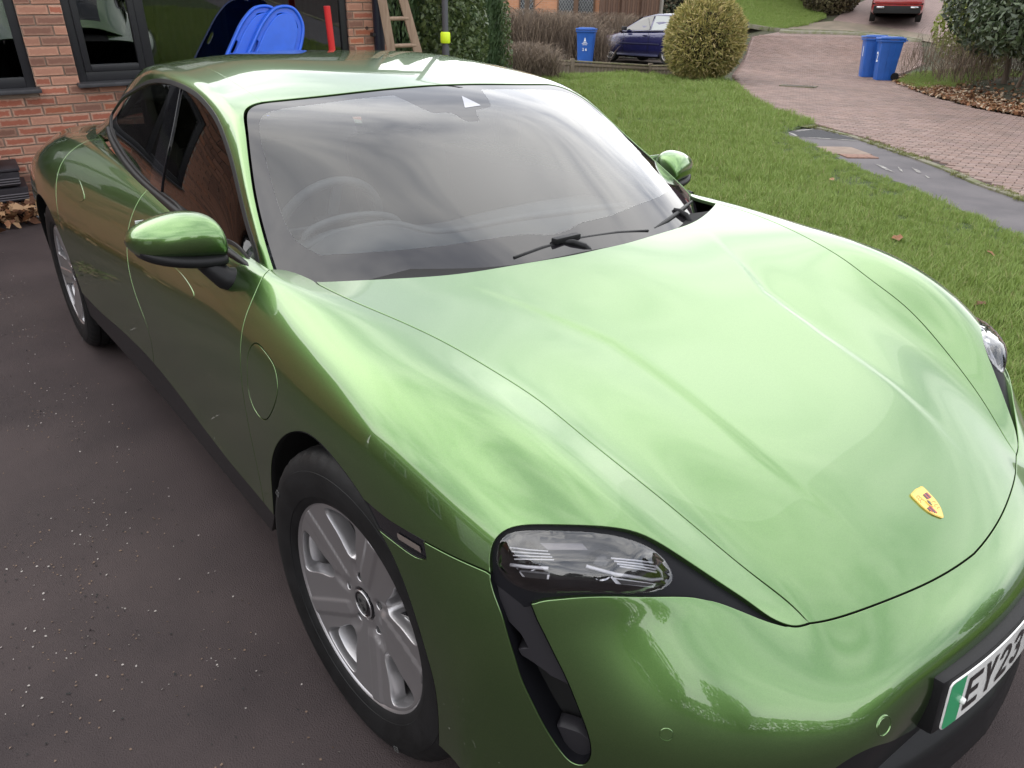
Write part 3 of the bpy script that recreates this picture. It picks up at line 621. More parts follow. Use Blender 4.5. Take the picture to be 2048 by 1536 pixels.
def build_wheel():
    root = bpy.data.objects.new('wheel', None); COL.objects.link(root); root.parent = car
    # tyre
    def jit(k, i): return .005 if (i in (10, 11, 22, 23) and k % 3 == 0) else 0
    tp = [(.2405, -.094), (.246, -.100), (.252, -.104), (.262, -.1075), (.2625, -.109), (.285, -.1135), (.305, -.1145), (.322, -.112), (.3225, -.1105), (.336, -.107), (.348, -.099), (.356, -.090), (.360, -.078),
          (.3605, -.068), (.353, -.067), (.353, -.061), (.3618, -.060), (.363, -.030), (.355, -.029), (.355, -.022), (.363, -.021), (.363, .03), (.360, .078), (.350, .099), (.320, .112), (.285, .112), (.25, .10), (.2405, .094)]
    ty = lathe('tyre', tp, M_tyre, root, 150, jitter=jit)
    # barrel and lip
    lp = [(.2405, -.092), (.2455, -.0985), (.2545, -.1005), (.2555, -.0985), (.2545, -.0965), (.2440, -.0945), (.2395, -.088), (.232, -.080), (.226, -.060), (.222, -.02), (.224, .05), (.238, .09), (.25, .098)]
    lip = [(.2555, -.0985), (.2540, -.1012), (.2480, -.1005), (.2420, -.0965), (.2360, -.0890), (.2300, -.072), (.2240, -.040), (.2220, .0), (.2240, .05), (.238, .09), (.248, .1)]
    rim = lathe('rim', lip, M_rim, root, 140)
    def wob(r): return -(.0745+.0195*np.clip((r-.045)/.19, 0, 1)**1.3)
    def fw(ab):
        def hy(x, z):
            r = np.hypot(x, z); th = np.degrees(np.arctan2(z, x)); y = wob(r)
            ph = (th-136) % 72; ph = np.where(ph > 36, ph-72, ph); dist = r*np.sin(np.radians(ph))
            band = .5+.5*np.tanh(dist/.0026); edge = np.clip((.043-dist)/.012, 0, 1)
            ramp = np.clip((r-.058)/.02, 0, 1)*np.clip((.243-r)/.006, 0, 1)
            y = y-.0045*band*edge*ramp
            ph2 = (th-28) % 72; ph2 = np.where(ph2 > 36, ph2-72, ph2); dd = np.hypot((r-.082)/1.7, r*np.radians(ph2))   # pockets towards the bolt holes
            y = y+.006*np.exp(-(dd/.0165)**4)
            y = y+.010*np.clip((.040-r)/.004, 0, 1)
            return y
        x, z = ab[:, 0], ab[:, 1]; e = 4e-4; y0 = hy(x, z); gx = (hy(x+e, z)-hy(x-e, z))/(2*e); gz = (hy(x, z+e)-hy(x, z-e))/(2*e)
        N = np.stack([gx, -np.ones_like(gx), gz], 1); N /= np.linalg.norm(N, axis=1, keepdims=True)
        return np.stack([x, y0, z], 1), N
    t = np.linspace(0, 2*np.pi, 150, endpoint=False); outer = np.stack([.2385*np.cos(t), .2385*np.sin(t)], 1)
    holes = []
    for k in range(5):
        c = 28+72*k+1
        def pol(r, a): return (r*math.cos(R(c+a)), r*math.sin(R(c+a)))
        pts = [pol(.118, -7), pol(.112, 0), pol(.120, 8), pol(.17, 13), pol(.215, 16.5), pol(.228, 15.5), pol(.2325, 12), pol(.234, 0), pol(.2325, -12), pol(.228, -15.5), pol(.214, -16.5), pol(.165, -12.5)]
        holes.append(resample(catmull(np.array(pts), .004, True), .0045, True))
        b = np.linspace(0, 2*np.pi, 14, endpoint=False); holes.append(np.stack([.0655*math.cos(R(c))+.0115*np.cos(b), .0655*math.sin(R(c))+.0115*np.sin(b)], 1))
    fill(fw, outer, holes, h=.0046, name='spoke_face', m=M_rim, parent=rim, gap=0, rim=[(.0006, -.0002, .35), (.0022, -.0016, .8), (.004, -.012, .95), (.007, -.034, 1)])
    nuts = bmesh.new()
    for k in range(5):
        a = R(29+72*k); p = (.0655*math.cos(a), -.058, .0655*math.sin(a))
        o = lathe('wheel_bolt', [(0, -.010), (.006, -.010), (.0085, -.007), (.0085, .012)], M_rimdark, rim, 12); o.location = (p[0], -.058, p[2])
    nuts.free()
    cap = lathe('centre_cap', [(0, -.010), (.026, -.0105), (.0285, -.0095), (.0300, -.0115), (.0335, -.0115), (.036, -.009), (.036, .01)], M_gloss, rim, 48); cap.location = (0, -.066, 0)
    ring = lathe('cap_ring', [(.0300, -.0112), (.0312, -.0128), (.0332, -.0128), (.0345, -.0112)], M_rim, cap, 48)
    # crest on the cap: shield with quartered field
    crest(cap, Matrix(((-1, 0, 0, 0), (0, 0, -1, -.0112), (0, 1, 0, -.001), (0, 0, 0, 1))), .040, mono=True)
    disc = lathe('brake_disc', [(.07, -.028), (.165, -.028), (.178, -.026), (.178, .002), (.07, .002)], M_rimd, root, 60)
    bell = lathe('hub_bell', [(0, -.045), (.06, -.045), (.075, -.03)], M_rimdark, disc, 40)
    bmm = bmesh.new()
    V = []; Fc = []
    ang = np.radians(np.linspace(-38, 22, 18))
    prof = [(.105, -.045), (.118, -.062), (.180, -.062), (.196, -.045), (.196, .03), (.105, .03)]; n = len(prof)
    for a in ang:
        for r, y in prof: V.append((r*math.cos(a), y, r*math.sin(a)))
    for i in range(len(ang)-1):
        for j in range(n): Fc.append((i*n+j, i*n+(j+1) % n, (i+1)*n+(j+1) % n, (i+1)*n+j))
    Fc.append(tuple(range(n))); Fc.append(tuple((len(ang)-1)*n+j for j in range(n))[::-1])
    cal = mesh('brake_caliper', V, Fc, M_gloss, root, smooth=False)
    Mx = Matrix.Translation((.152, -.0628, .050)) @ Matrix(((0, -1, 0, 0), (0, 0, -1, 0), (-1, 0, 0, 0), (0, 0, 0, 1)))
    Mx = Matrix.Translation((.140, -.0630, .055)) @ Matrix(((0, 1, 0, 0), (0, 0, -1, 0), (-1, 0, 0, 0), (0, 0, 0, 1)))
    text('caliper_lettering', 'PORSCHE', .024, M_white, cal, Mx)
    # sidewall marks
    for a, st in ((150, 'E3'), (-62, 'E3')):
        rr = .318; M1 = Matrix.Rotation(-R(a-90), 4, 'Y') @ Matrix.Translation((0, -.1137, rr)) @ Matrix(((1, 0, 0, 0), (0, 0, -1, 0), (0, 1, 0, 0), (0, 0, 0, 1)))
        text('sidewall_marking', st, .020, mat('raised_letters', (.07, .07, .07), .6), ty, M1, align='CENTER')
    return root
def crest(parent, M, h, mono=False):
    """small shield badge: rim, field, stripes, antler arcs; drawn in its own plane (x right, y up), height h"""
    g = M_gold if not mono else M_rimd; red = M_redenamel if not mono else M_black; blk = M_blackenamel if not mono else M_black
    def shield(s):
        p = [(-.36, .47), (-.18, .5), (0, .52), (.18, .5), (.36, .47), (.385, .2), (.37, -.02), (.30, -.22), (.18, -.38), (0, -.52), (-.18, -.38), (-.30, -.22), (-.37, -.02), (-.385, .2)]
        c = resample(catmull(np.array(p), .03, True), .05, True); return c*s
    def plate(name, c, z, m, par, t=.03):
        n = len(c); V = [(x*h, y*h, z*h) for x, y in c]+[(x*h, y*h, (z-t)*h) for x, y in c]
        Fc = [tuple(range(n))]+[(i, i+n, (i+1) % n+n, (i+1) % n) for i in range(n)]
        me = bpy.data.meshes.new(name); me.from_pydata([tuple(M @ Vector(v)) for v in V], [], Fc); me.materials.append(m); me.update()
        bm = bmesh.new(); bm.from_mesh(me); bmesh.ops.recalc_face_normals(bm, faces=bm.faces); bm.to_mesh(me); bm.free()
        return link(bpy.data.objects.new(name, me), par)
    base = plate('badge_rim', shield(1.08), .035, g, parent, .06)
    plate('badge_field', shield(1.0), .045, M_goldf if not mono else M_rimdark, base)
    def quad(x0, y0, x1, y1, m, nm='badge_stripe', sl=0): plate(nm, np.array([(x0, y0), (x1, y0+sl), (x1, y1+sl), (x0, y1)]), .056, m, base, .014)
    for i in range(4):
        quad(.055+.068*i, .10, .112+.068*i, .30 if i < 3 else .29, red if i % 2 else blk)       # upper right quarter
        yb = -.07; d = (.37, .33, .27, .21)[i]
        quad(-.112-.058*i, -d*.95, -.062-.058*i, yb, blk if i % 2 else red)   # lower left quarter
    def arc(cx, cy, r, a0, a1, wd):
        a = np.radians(np.linspace(a0, a1, 8)); o = [(cx+r*math.cos(t), cy+r*math.sin(t)) for t in a]+[(cx+(r-wd)*math.cos(t), cy+(r-wd)*math.sin(t)) for t in a[::-1]]
        plate('badge_antler', np.array(o), .052, M_brownenamel if not mono else M_rimd, base, .01)
    for i in range(3):
        arc(-.20, .10+.09*i, .13-.015*i, 20, 160, .018); arc(.17, -.30+.085*i, .07+.025*i, 20, 160, .016)
    sh = np.array([(-.10, .12), (.10, .12), (.11, 0), (.06, -.10), (0, -.15), (-.06, -.10), (-.11, 0)]); plate('badge_inner_shield', sh, .062, g, base, .02)
    hz = np.array([(-.03, -.09), (.01, -.08), (.02, -.02), (.055, .01), (.05, .045), (.02, .035), (.03, .09), (-.01, .10), (-.04, .05), (-.045, -.01), (-.02, -.04)]); plate('badge_horse', hz, .072, M_blackenamel if not mono else M_black, base, .012)
    return base
M_gold = mat('gold_metal', (.75, .52, .16), .25, metal=1)
M_goldf = mat('gold_enamel', (.80, .55, .14), .3, metal=.6, coat=.6, bump=.25, bscale=900)
M_redenamel = mat('red_enamel', (.42, .03, .03), .2, coat=1); M_blackenamel = mat('black_enamel', (.03, .03, .03), .2, coat=1); M_brownenamel = mat('brown_enamel', (.35, .2, .04), .3, coat=.5)
wh = build_wheel(); wh.location = (0, -.851, .363); wh.rotation_euler = (0, 0, .0)
for (x, y, rz, tilt) in ((-2.9, -.848, 0, 24), (0, .851, math.pi, 0), (-2.9, .834, math.pi, 40)):
    c = copy_tree(wh, car); c.location = (x, y, .363); c.rotation_euler = (0, R(tilt), rz)
wh.rotation_euler = (0, 0, .07)

# ---------------------------------------------------------------- headlamps and air curtains
M_lampblk = mat('lamp_black_plastic', (.004, .004, .005), .35)
M_drl = mat('frosted_light_guide', (.55, .55, .58), .15, coat=1)
M_chrome = mat('lamp_reflector_chrome', (.5, .5, .52), .12, metal=1)
M_bez = mat('matt_black_bezel', (.008, .008, .010), .45, spec=.14, bump=.04, bscale=1200)
M_vane = mat('grey_vane_plastic', (.022, .021, .024), .42, spec=.25, bump=.04, bscale=1200)
lens_uv = [(12.722, 6.90), (12.80, 6.66), (12.93, 6.42), (13.08, 6.17), (13.23, 5.90), (13.36, 5.62), (13.49, 5.44), (13.65, 5.34), (13.80, 5.35), (14.02, 5.45), (14.20, 5.60), (14.40, 5.83), (14.47, 6.08), (14.42, 6.35), (14.2, 6.74), (13.95, 7.02), (13.66, 7.24), (13.33, 7.37), (13.02, 7.36), (12.84, 7.23), (12.745, 7.06)]
lens = resample(catmull(SB.toab(np.array(cv['lens'])), .008, True), .009, True); lens = fair(lens, 5, True)
lc = lens.mean(0)
def off_f(o):
    def g(ab):
        P, N = SB.ab(ab); return P-N*o, N
    return g
for s in (1, -1):
    q = lambda p: mir(p, s)
    lo = lampO[:ktip+1]; reg = loop(q(lo), q(lampU), q(np.array([lampU[-1], lampO[0]])))
    bz = fill(off_f(.010), reg, [q(lens)], h=.016, name='headlamp_bezel', m=M_bez, parent=car, gap=-.003, hgap=0, rim=[(.0015, -.001, .6), (.003, -.012, 1), (.003, -.055, 1)])
    lamp = fill(off_f(.052), q(lens), h=.03, name='headlamp', m=M_lampblk, parent=car, gap=-.004, rim=None)
    def blg(ov, P, N):
        pl = q(lens); d = np.sqrt(((ov[:, None]-pl[None])**2).sum(2)).min(1); k = np.clip(d/.075, 0, 1); hgt = .030*(1-(1-k)**2)
        e = .002; cpt = pl.mean(0)
        def hh(o): dd = np.sqrt(((o[:, None]-pl[None])**2).sum(2)).min(1); kk = np.clip(dd/.075, 0, 1); return .030*(1-(1-kk)**2)
        ga = (hh(ov+[e, 0])-hh(ov-[e, 0]))/(2*e); gb = (hh(ov+[0, e])-hh(ov-[0, e]))/(2*e)
        P1, _ = SB.ab(ov+[e, 0]); P2, _ = SB.ab(ov-[e, 0]); A = (P1-P2)/(2*e); P1, _ = SB.ab(ov+[0, e]); P2, _ = SB.ab(ov-[0, e]); Bv = (P1-P2)/(2*e)
        n = N-ga[:, None]*A/(A*A).sum(1)[:, None]-gb[:, None]*Bv/(Bv*Bv).sum(1)[:, None]; n /= np.linalg.norm(n, axis=1, keepdims=True)
        return P+N*hgt[:, None], n
    lg = fill(off_f(.008), q(lens), h=.011, name='lamp_glass', m=M_lens, parent=lamp, gap=0, rim=[(.0005, -.0008, .5), (.001, -.003, 1)], bulge=blg)
    def L3(u, v, d): P, N = SB(np.array([u]), np.array([v*s])); return Vector(P[0]-N[0]*d)
    def strip(uvs, d, r, m, nm='light_guide'): return tube(nm, [L3(u, v, d) for u, v in uvs], r, m, lamp, 8)
    for i in range(4):
        k = i*.05; strip([(12.86+k, 6.97+k*.8), (13.02+k, 6.78+k*.5), (13.16+k, 6.57+k*.4)], .014+.001*i, .0011, M_drl)
        strip([(13.50+k, 5.90), (13.56+k, 5.60+k*.2), (13.60+k, 5.36+k*.6)], .014+.002*i, .0016, M_drl)
    strip([(13.03, 7.24), (13.22, 7.06), (13.41, 6.83)], .022, .003, M_drl); strip([(13.57, 6.34), (13.72, 6.20), (13.81, 6.10), (13.88, 5.90), (13.93, 5.70), (13.88, 5.50), (13.74, 5.38), (13.64, 5.36)], .018, .003, M_drl)
    def slab(a, b, c2, d_, dep, th, m, nm):
        p = [L3(*x, dep) for x in (a, b, c2, d_)]; p2 = [L3(*x, dep+th) for x in (a, b, c2, d_)]
        o = mesh(nm, p+p2, [(0, 1, 2, 3), (4, 5, 6, 7), (0, 1, 5, 4), (1, 2, 6, 5), (2, 3, 7, 6), (3, 0, 4, 7)], m, lamp, smooth=False); return o
    slab((13.2, 7.22), (13.53, 6.91), (13.60, 6.98), (13.30, 7.25), .020, .012, M_drl, 'led_module'); slab((13.87, 6.22), (14.02, 5.70), (14.15, 5.82), (14.05, 6.26), .018, .012, M_drl, 'led_module')
    slab((13.22, 7.20), (13.5, 6.93), (13.58, 7.0), (13.34, 7.22), .0195, .002, M_lampblk, 'module_mask'); slab((13.93, 6.18), (14.04, 5.75), (14.12, 5.83), (14.07, 6.2), .0175, .002, M_lampblk, 'module_mask')
    for (u, v) in ((13.14, 6.98), (13.66, 6.12)):
        o = lathe('projector', [(0, -.004), (.010, -.003), (.016, 0), (.020, .004), (.0215, .004), (.0215, .02)], M_gloss, lamp, 32); o.location = L3(u, v, .030)
        P, N = SB(np.array([u]), np.array([v*s])); o.rotation_euler = Vector(-(.4*N[0]+.6*np.array([1, -s*.3, 0]))).to_track_quat('Y', 'Z').to_euler()
        rg_ = lathe('projector_ring', [(.0215, .002), (.0235, .000), (.0235, .02)], M_chrome, o, 32)
    slab((13.30, 6.62), (13.40, 6.20), (13.55, 6.22), (13.46, 6.64), .034, .01, M_bez, 'centre_module')
    # white rear reflector shelf seen under the top of the glass
    slab((13.02, 6.55), (13.22, 6.02), (13.32, 6.05), (13.14, 6.56), .020, .004, mat('grey_lamp_shelf', (.16, .15, .17), .4), 'lamp_shelf')
    # air curtain
    cl = q(curt_all); cl = loop(cl, q(np.array([lampO[0], lampU[-1]])))
    duct = fill(off_f(.060), cl, h=.02, name='air_intake', m=M_dark, parent=car, gap=-.002, rim=None)
    gy = q(B([(12.98, 7.50), (13.86, 7.43)], sm=0)); 
    gp = resample(q(SB.toab(np.array([(12.98, 7.50), (13.86, 7.42), (14.4, 7.55), (15.2, 7.61), (15.97, 7.53), (16.2, 7.50), (15.85, 7.80), (15.45, 7.98), (14.98, 8.16), (14.78, 8.15), (14.95, 7.98), (14.4, 7.93), (13.88, 7.93), (13.30, 7.74)]))), .008, True)
    fill(off_f(.011), gp, h=.012, name='intake_vane', m=M_vane, parent=duct, gap=0, rim=[(.001, -.0004, .4), (.002, -.0025, 1), (.004, -.035, 1)])
    fp = resample(q(SB.toab(np.array([(17.3, 7.86), (17.42, 7.45), (17.62, 7.20), (17.85, 7.18), (18.03, 7.28), (18.03, 7.44), (17.8, 7.66)]))), .008, True)
    fill(off_f(.020), fp, h=.012, name='intake_vane', m=M_vane, parent=duct, gap=0, rim=[(.001, -.0006, .6), (.002, -.03, 1)])
    # wall around the cavity
    rc = q(curt_all); P, N = SB.ab(rc); V = list(P-N*.001)+list(P-N*.065); n = len(P)
    mesh('intake_wall', V, [(i, i+1, n+i+1, n+i) for i in range(n-1)], M_bez, duct)

# ---------------------------------------------------------------- badge, number plate, lower front
def uvpt(u, v): P, N = fhood(SB.toab(np.array([(u, v)], float))); return Vector(P[0]), Vector(N[0])
P0, N0 = Vector(fhood(SB.toab(np.array([(14.32, 0.)])))[0][0]), Vector(fhood(SB.toab(np.array([(14.32, 0.)])))[1][0])
# badge centre on the bonnet at x = .732
ub = np.linspace(13.5, 15, 200); Pb, Nb = SB(ub, np.zeros(200)); kb = int(np.argmin(abs(Pb[:, 0]-.732))); P0 = Vector(Pb[kb]); N0 = Vector(Nb[kb])
tx = Vector((0, 1, 0)); ty_ = N0.cross(tx).normalized()
Mb = Matrix(((tx.x, ty_.x, N0.x, P0.x), (tx.y, ty_.y, N0.y, P0.y), (tx.z, ty_.z, N0.z, P0.z), (0, 0, 0, 1)))
bd_ = crest(hood, Mb, .066)
# plate: plinth, plate, lettering
M_plate = mat('white_plate', (.72, .72, .70), .3, coat=.6, var=.05, vscale=30); M_pgreen = mat('green_plate_flash', (.02, .30, .12), .35, coat=.5); M_plet = mat('black_plate_letter', (.012, .012, .012), .35, coat=.4)
pt = R(-4); PX = .957
def bendx(o):
    for v in o.data.vertices: v.co.x -= .30*v.co.y**2
    o.data.update(); return o
pl_bm = bmesh.new(); add_box(pl_bm, (PX-.030, 0, .418), (.052, .556, .126), Matrix.Rotation(pt, 3, 'Y'), .008); bmesh.ops.bisect_plane(pl_bm, geom=pl_bm.verts[:]+pl_bm.edges[:]+pl_bm.faces[:], plane_co=(0, 0, 0), plane_no=(0, 1, 0))
for yy in np.linspace(-.25, .25, 15): bmesh.ops.bisect_plane(pl_bm, geom=pl_bm.verts[:]+pl_bm.edges[:]+pl_bm.faces[:], plane_co=(0, yy, 0), plane_no=(0, 1, 0))
plinth = bendx(bmobj('plate_holder', pl_bm, M_black, car, smooth=True, angle=40))
Mp = Matrix.Translation((PX, 0, .418)) @ Matrix.Rotation(pt, 4, 'Y') @ Matrix(((0, 0, 1, 0), (1, 0, 0, 0), (0, 1, 0, 0), (0, 0, 0, 1)))
def plate_poly(x0, x1, y0, y1, r, corners):
    out = []
    for (cx, cy, a0, on) in ((x1-r, y1-r, 0, corners[0]), (x0+r, y1-r, 90, corners[1]), (x0+r, y0+r, 180, corners[2]), (x1-r, y0+r, 270, corners[3])):
        if on: out += [(cx+r*math.cos(R(a0+t)), cy+r*math.sin(R(a0+t))) for t in (0, 22, 45, 67, 90)]
        else: out.append((x1 if a0 in (0, 270) else x0, y1 if a0 in (0, 90) else y0))
    return out
def extr(name, poly, z0, z1, m, M, parent):
    n = len(poly); V = [tuple(M @ Vector((x, y, z1))) for x, y in poly]+[tuple(M @ Vector((x, y, z0))) for x, y in poly]
    return mesh(name, V, [tuple(range(n)), tuple(range(2*n-1, n-1, -1))]+[(i, i+n, (i+1) % n+n, (i+1) % n) for i in range(n)], m, parent, smooth=False)
def splitbend(o):
    bm = bmesh.new(); bm.from_mesh(o.data)
    for yy in np.linspace(-.25, .25, 21): bmesh.ops.bisect_plane(bm, geom=bm.verts[:]+bm.edges[:]+bm.faces[:], plane_co=(0, yy, 0), plane_no=(0, 1, 0))
    bm.to_mesh(o.data); bm.free(); return bendx(o)
def fplate(z):
    def g(ab):
        P = np.array([tuple(Mp @ Vector((x, y, z))) for x, y in ab]); P[:, 0] -= .30*P[:, 1]**2; N = np.stack([np.ones(len(ab)), .60*P[:, 1], np.full(len(ab), .07)], 1); N /= np.linalg.norm(N, axis=1, keepdims=True); return P, N
    return g
PR = [(.0004, -.0003, .5), (.0006, -.0012, 1)]
plate = fill(fplate(.0), resample(np.array(plate_poly(-.26, .26, -.0555, .0555, .01, (1, 1, 1, 1))), .008, True), h=.02, rim=[(.0005, -.0003, .5), (.0008, -.003, 1)], name='number_plate', m=M_plate, parent=car, gap=0)
fill(fplate(.0006), resample(np.array(plate_poly(-.2585, -.212, -.054, .054, .009, (0, 1, 1, 0))), .006, True), h=.02, rim=None, name='green_flash', m=M_pgreen, parent=plate, gap=0)
def stroke_char(ch, x0, parent):
    """UK plate letters, 50 x 79 mm with 14 mm strokes"""
    w_, h_, k = .050, .079, .0135; S_ = []
    if ch == 'E': S_ = [[(0, 0), (w_, 0), (w_, k), (k, k), (k, h_/2-k/2), (w_*.86, h_/2-k/2), (w_*.86, h_/2+k/2), (k, h_/2+k/2), (k, h_-k), (w_, h_-k), (w_, h_), (0, h_)]]
    elif ch == 'Y': S_ = [[(w_/2-k/2, 0), (w_/2+k/2, 0), (w_/2+k/2, .032), (w_, h_), (w_-k*1.15, h_), (w_/2, .046), (k*1.15, h_), (0, h_), (w_/2-k/2, .032)]]
    elif ch == '2':
        a = [(w_/2+(w_/2)*math.cos(R(t)), h_-.025+(.025)*math.sin(R(t))) for t in range(180, -31, -15)]; b = [(w_/2+(w_/2-k)*math.cos(R(t)), h_-.025+(.025-k)*math.sin(R(t))) for t in range(180, -31, -15)]
        S_ = [a+[(k*1.45, k), (w_, k), (w_, 0), (0, 0), (0, k*.8)]+b[::-1]]
    elif ch == '3':
        def bow(cy, r1, t0, t1): return [(w_/2+(w_/2)*math.cos(R(t)), cy+r1*math.sin(R(t))) for t in range(t0, t1, -12)]+[(w_/2+(w_/2-k)*math.cos(R(t)), cy+(r1-k)*math.sin(R(t))) for t in range(t1, t0+1, 12)]
        S_ = [bow(h_-.0225, .0225, 170, -82), bow(.0235, .0235, 82, -172), [(w_*.38, h_/2-k*.45), (w_*.62, h_/2-k*.45), (w_*.62, h_/2+k*.6), (w_*.38, h_/2+k*.6)]]
    else:
        S_ = []
    o = None
    for i, p in enumerate(S_):
        q = np.array(p)+np.array([x0, -.0395]); q = q[np.r_[True, np.linalg.norm(np.diff(q, axis=0), axis=1) > 1e-5]]
        o = fill(fplate(.0010+.0002*i), resample_keep(q), h=.02, rim=None, name='plate_character', m=M_plet, parent=parent, gap=0)
        first = o if i == 0 else first
    return first
def resample_keep(p):
    out = []
    for a_, b_ in zip(p, np.roll(p, -1, 0)): k = max(1, int(np.linalg.norm(b_-a_)/.012)); out += [a_+(b_-a_)*t/k for t in range(k)]
    return np.array(out)
xx = -.199
for ch in 'EY23':
    stroke_char(ch, xx, plate); xx += .061
sc = lathe('plate_screw', [(0, -.006), (.005, -.0055), (.0068, -.003), (.0068, .002)], M_plate, plate, 16); sc.location = (PX+.002-.30*.2105**2, -.2105, .412); sc.rotation_euler = (0, 0, R(90))
# lower grille and lip under the plate, following the nose in plan
blr = np.vstack([bl, [[bl[-1][0], 0]]]); lowr = loop(bl[::-1], B([(18.75, 7.2), (18.95, 6), (18.95, 3), (18.95, 0)], sm=2)); lowr[0, 1] = 0; lowr[-1, 1] = 0
lg_loop = np.vstack([lowr, (lowr*[1, -1])[::-1][1:-1]])
fill(off_f(.004), lg_loop, h=.03, name='lower_grille', m=M_black, parent=car, gap=0)
plan = [(.962, 0), (.955, .1), (.943, .2), (.925, .30), (.897, .40), (.85, .52), (.79, .62), (.71, .72), (.62, .80), (.52, .86), (.44, .90)]
pc = catmull(np.array(plan), .02); ylist = np.vstack([pc, (pc*[1, -1])[::-1][:-1]]); pl_ = np.vstack([(pc*[1, -1])[::-1][:-1], pc])
prof = [(-.045, .305), (-.012, .285), (-.002, .262), (-.006, .235), (.0, .215), (.006, .185), (.000, .165), (-.03, .150), (-.10, .148)]
V = []; n = len(pl_); nn_ = np.gradient(pl_, axis=0); nn_ = np.stack([nn_[:, 1], -nn_[:, 0]], 1); nn_ /= np.linalg.norm(nn_, axis=1, keepdims=True)
for dx, z in prof:
    for p, nv in zip(pl_, nn_): V.append((p[0]+nv[0]*dx, p[1]+nv[1]*dx, z))
Fc = [(a*n+i, a*n+i+1, (a+1)*n+i+1, (a+1)*n+i) for a in range(len(prof)-1) for i in range(n-1)]
lp_o = mesh('lower_lip', V, Fc, M_black, car)
bmf = bmesh.new(); bmf.from_mesh(lp_o.data); bmesh.ops.recalc_face_normals(bmf, faces=bmf.faces); bmf.to_mesh(lp_o.data); bmf.free(); lp_o.data.set_sharp_from_angle(angle=R(50))
# parking sensors
for s in (1, -1):
    for (u, v, r) in ((16.947, 6.162, .010), (16.92, 2.715, .0165)):
        P, N = SB(np.array([u]), np.array([v*s])); o = lathe('parking_sensor' if r < .012 else 'tow_cover', [(0, -.0002), (r*.86, -.0002), (r*.93, .0018), (r, .0018), (r*1.07, -.0004), (r*1.2, .0015)], M_paint, bumper, 30)
        o.location = P[0]; o.rotation_euler = Vector(-N[0]).to_track_quat('Y', 'Z').to_euler()
# ---------------------------------------------------------------- door mirrors
def loft(name, st, m, parent, n=28, zlo=-9, zhi=9, e=2.6):
    V = []; k = len(st)
    for (y, cx, cz, hx, hz) in st:
        for i in range(n):
            a = 2*math.pi*i/n; c, s_ = math.cos(a), math.sin(a)
            x = cx+hx*math.copysign(abs(c)**(2/e), c); z = cz+hz*math.copysign(abs(s_)**(2/e), s_)
            V.append((x, y, z))
    Fc = [(a*n+i, a*n+(i+1) % n, (a+1)*n+(i+1) % n, (a+1)*n+i) for a in range(k-1) for i in range(n)]+[tuple(range(n))[::-1], tuple((k-1)*n+i for i in range(n))]
    o = mesh(name, V, Fc, m, parent); bm = bmesh.new(); bm.from_mesh(o.data); bmesh.ops.recalc_face_normals(bm, faces=bm.faces); bm.to_mesh(o.data); bm.free()
    return o
def interp_st(st, k=5):
    a = np.array(st); p = catmull(a, 1e9); t = []
    for i in range(len(a)-1):
        pass
    u = np.linspace(0, len(a)-1, (len(a)-1)*k+1); B_ = basis(u, len(a)) @ fitmat(len(a), .05); return [tuple(r) for r in B_ @ a]
mst = [(.866, -.745, .990, .010, .010), (.869, -.750, .994, .036, .030), (.880, -.762, 1.003, .058, .046), (.90, -.776, 1.010, .072, .055), (.94, -.792, 1.014, .080, .058), (.98, -.806, 1.012, .079, .055), (1.02, -.82, 1.007, .070, .048), (1.048, -.832, 1.003, .056, .038), (1.066, -.842, 1.001, .038, .025), (1.0765, -.848, 1.0, .010, .007)]
low_st = [(.872, -.750, .957, .034, .012), (.89, -.768, .954, .060, .020), (.94, -.790, .955, .074, .021), (.99, -.806, .961, .073, .020), (1.03, -.823, .968, .062, .018), (1.058, -.838, .978, .042, .014)]
for s in (1, -1):
    f_ = lambda st: [(-s*y, cx, cz, hx, hz) for y, cx, cz, hx, hz in st]
    mr_ = loft('door_mirror', f_(interp_st(mst)), M_paint, car, 40, e=2.3)
    loft('mirror_foot', f_(interp_st(low_st)), M_black, mr_, 30, e=2.6)
    bm = bmesh.new(); add_tube(bm, [(-.765, -s*.925, .955), (-.745, -s*.905, .930), (-.735, -s*.885, .905), (-.73, -s*.855, .895)], [.026, .028, .030, .034], 16)
    for v in bm.verts: v.co.x = -.745+(v.co.x+.745)*1.35
    bmobj('mirror_stalk', bm, M_black, mr_, smooth=True, angle=60)
    gb = box('mirror_glass', (-.874, -s*.965, 1.008), (.004, .15, .075), M_chrome, mr_, bevel=.001)
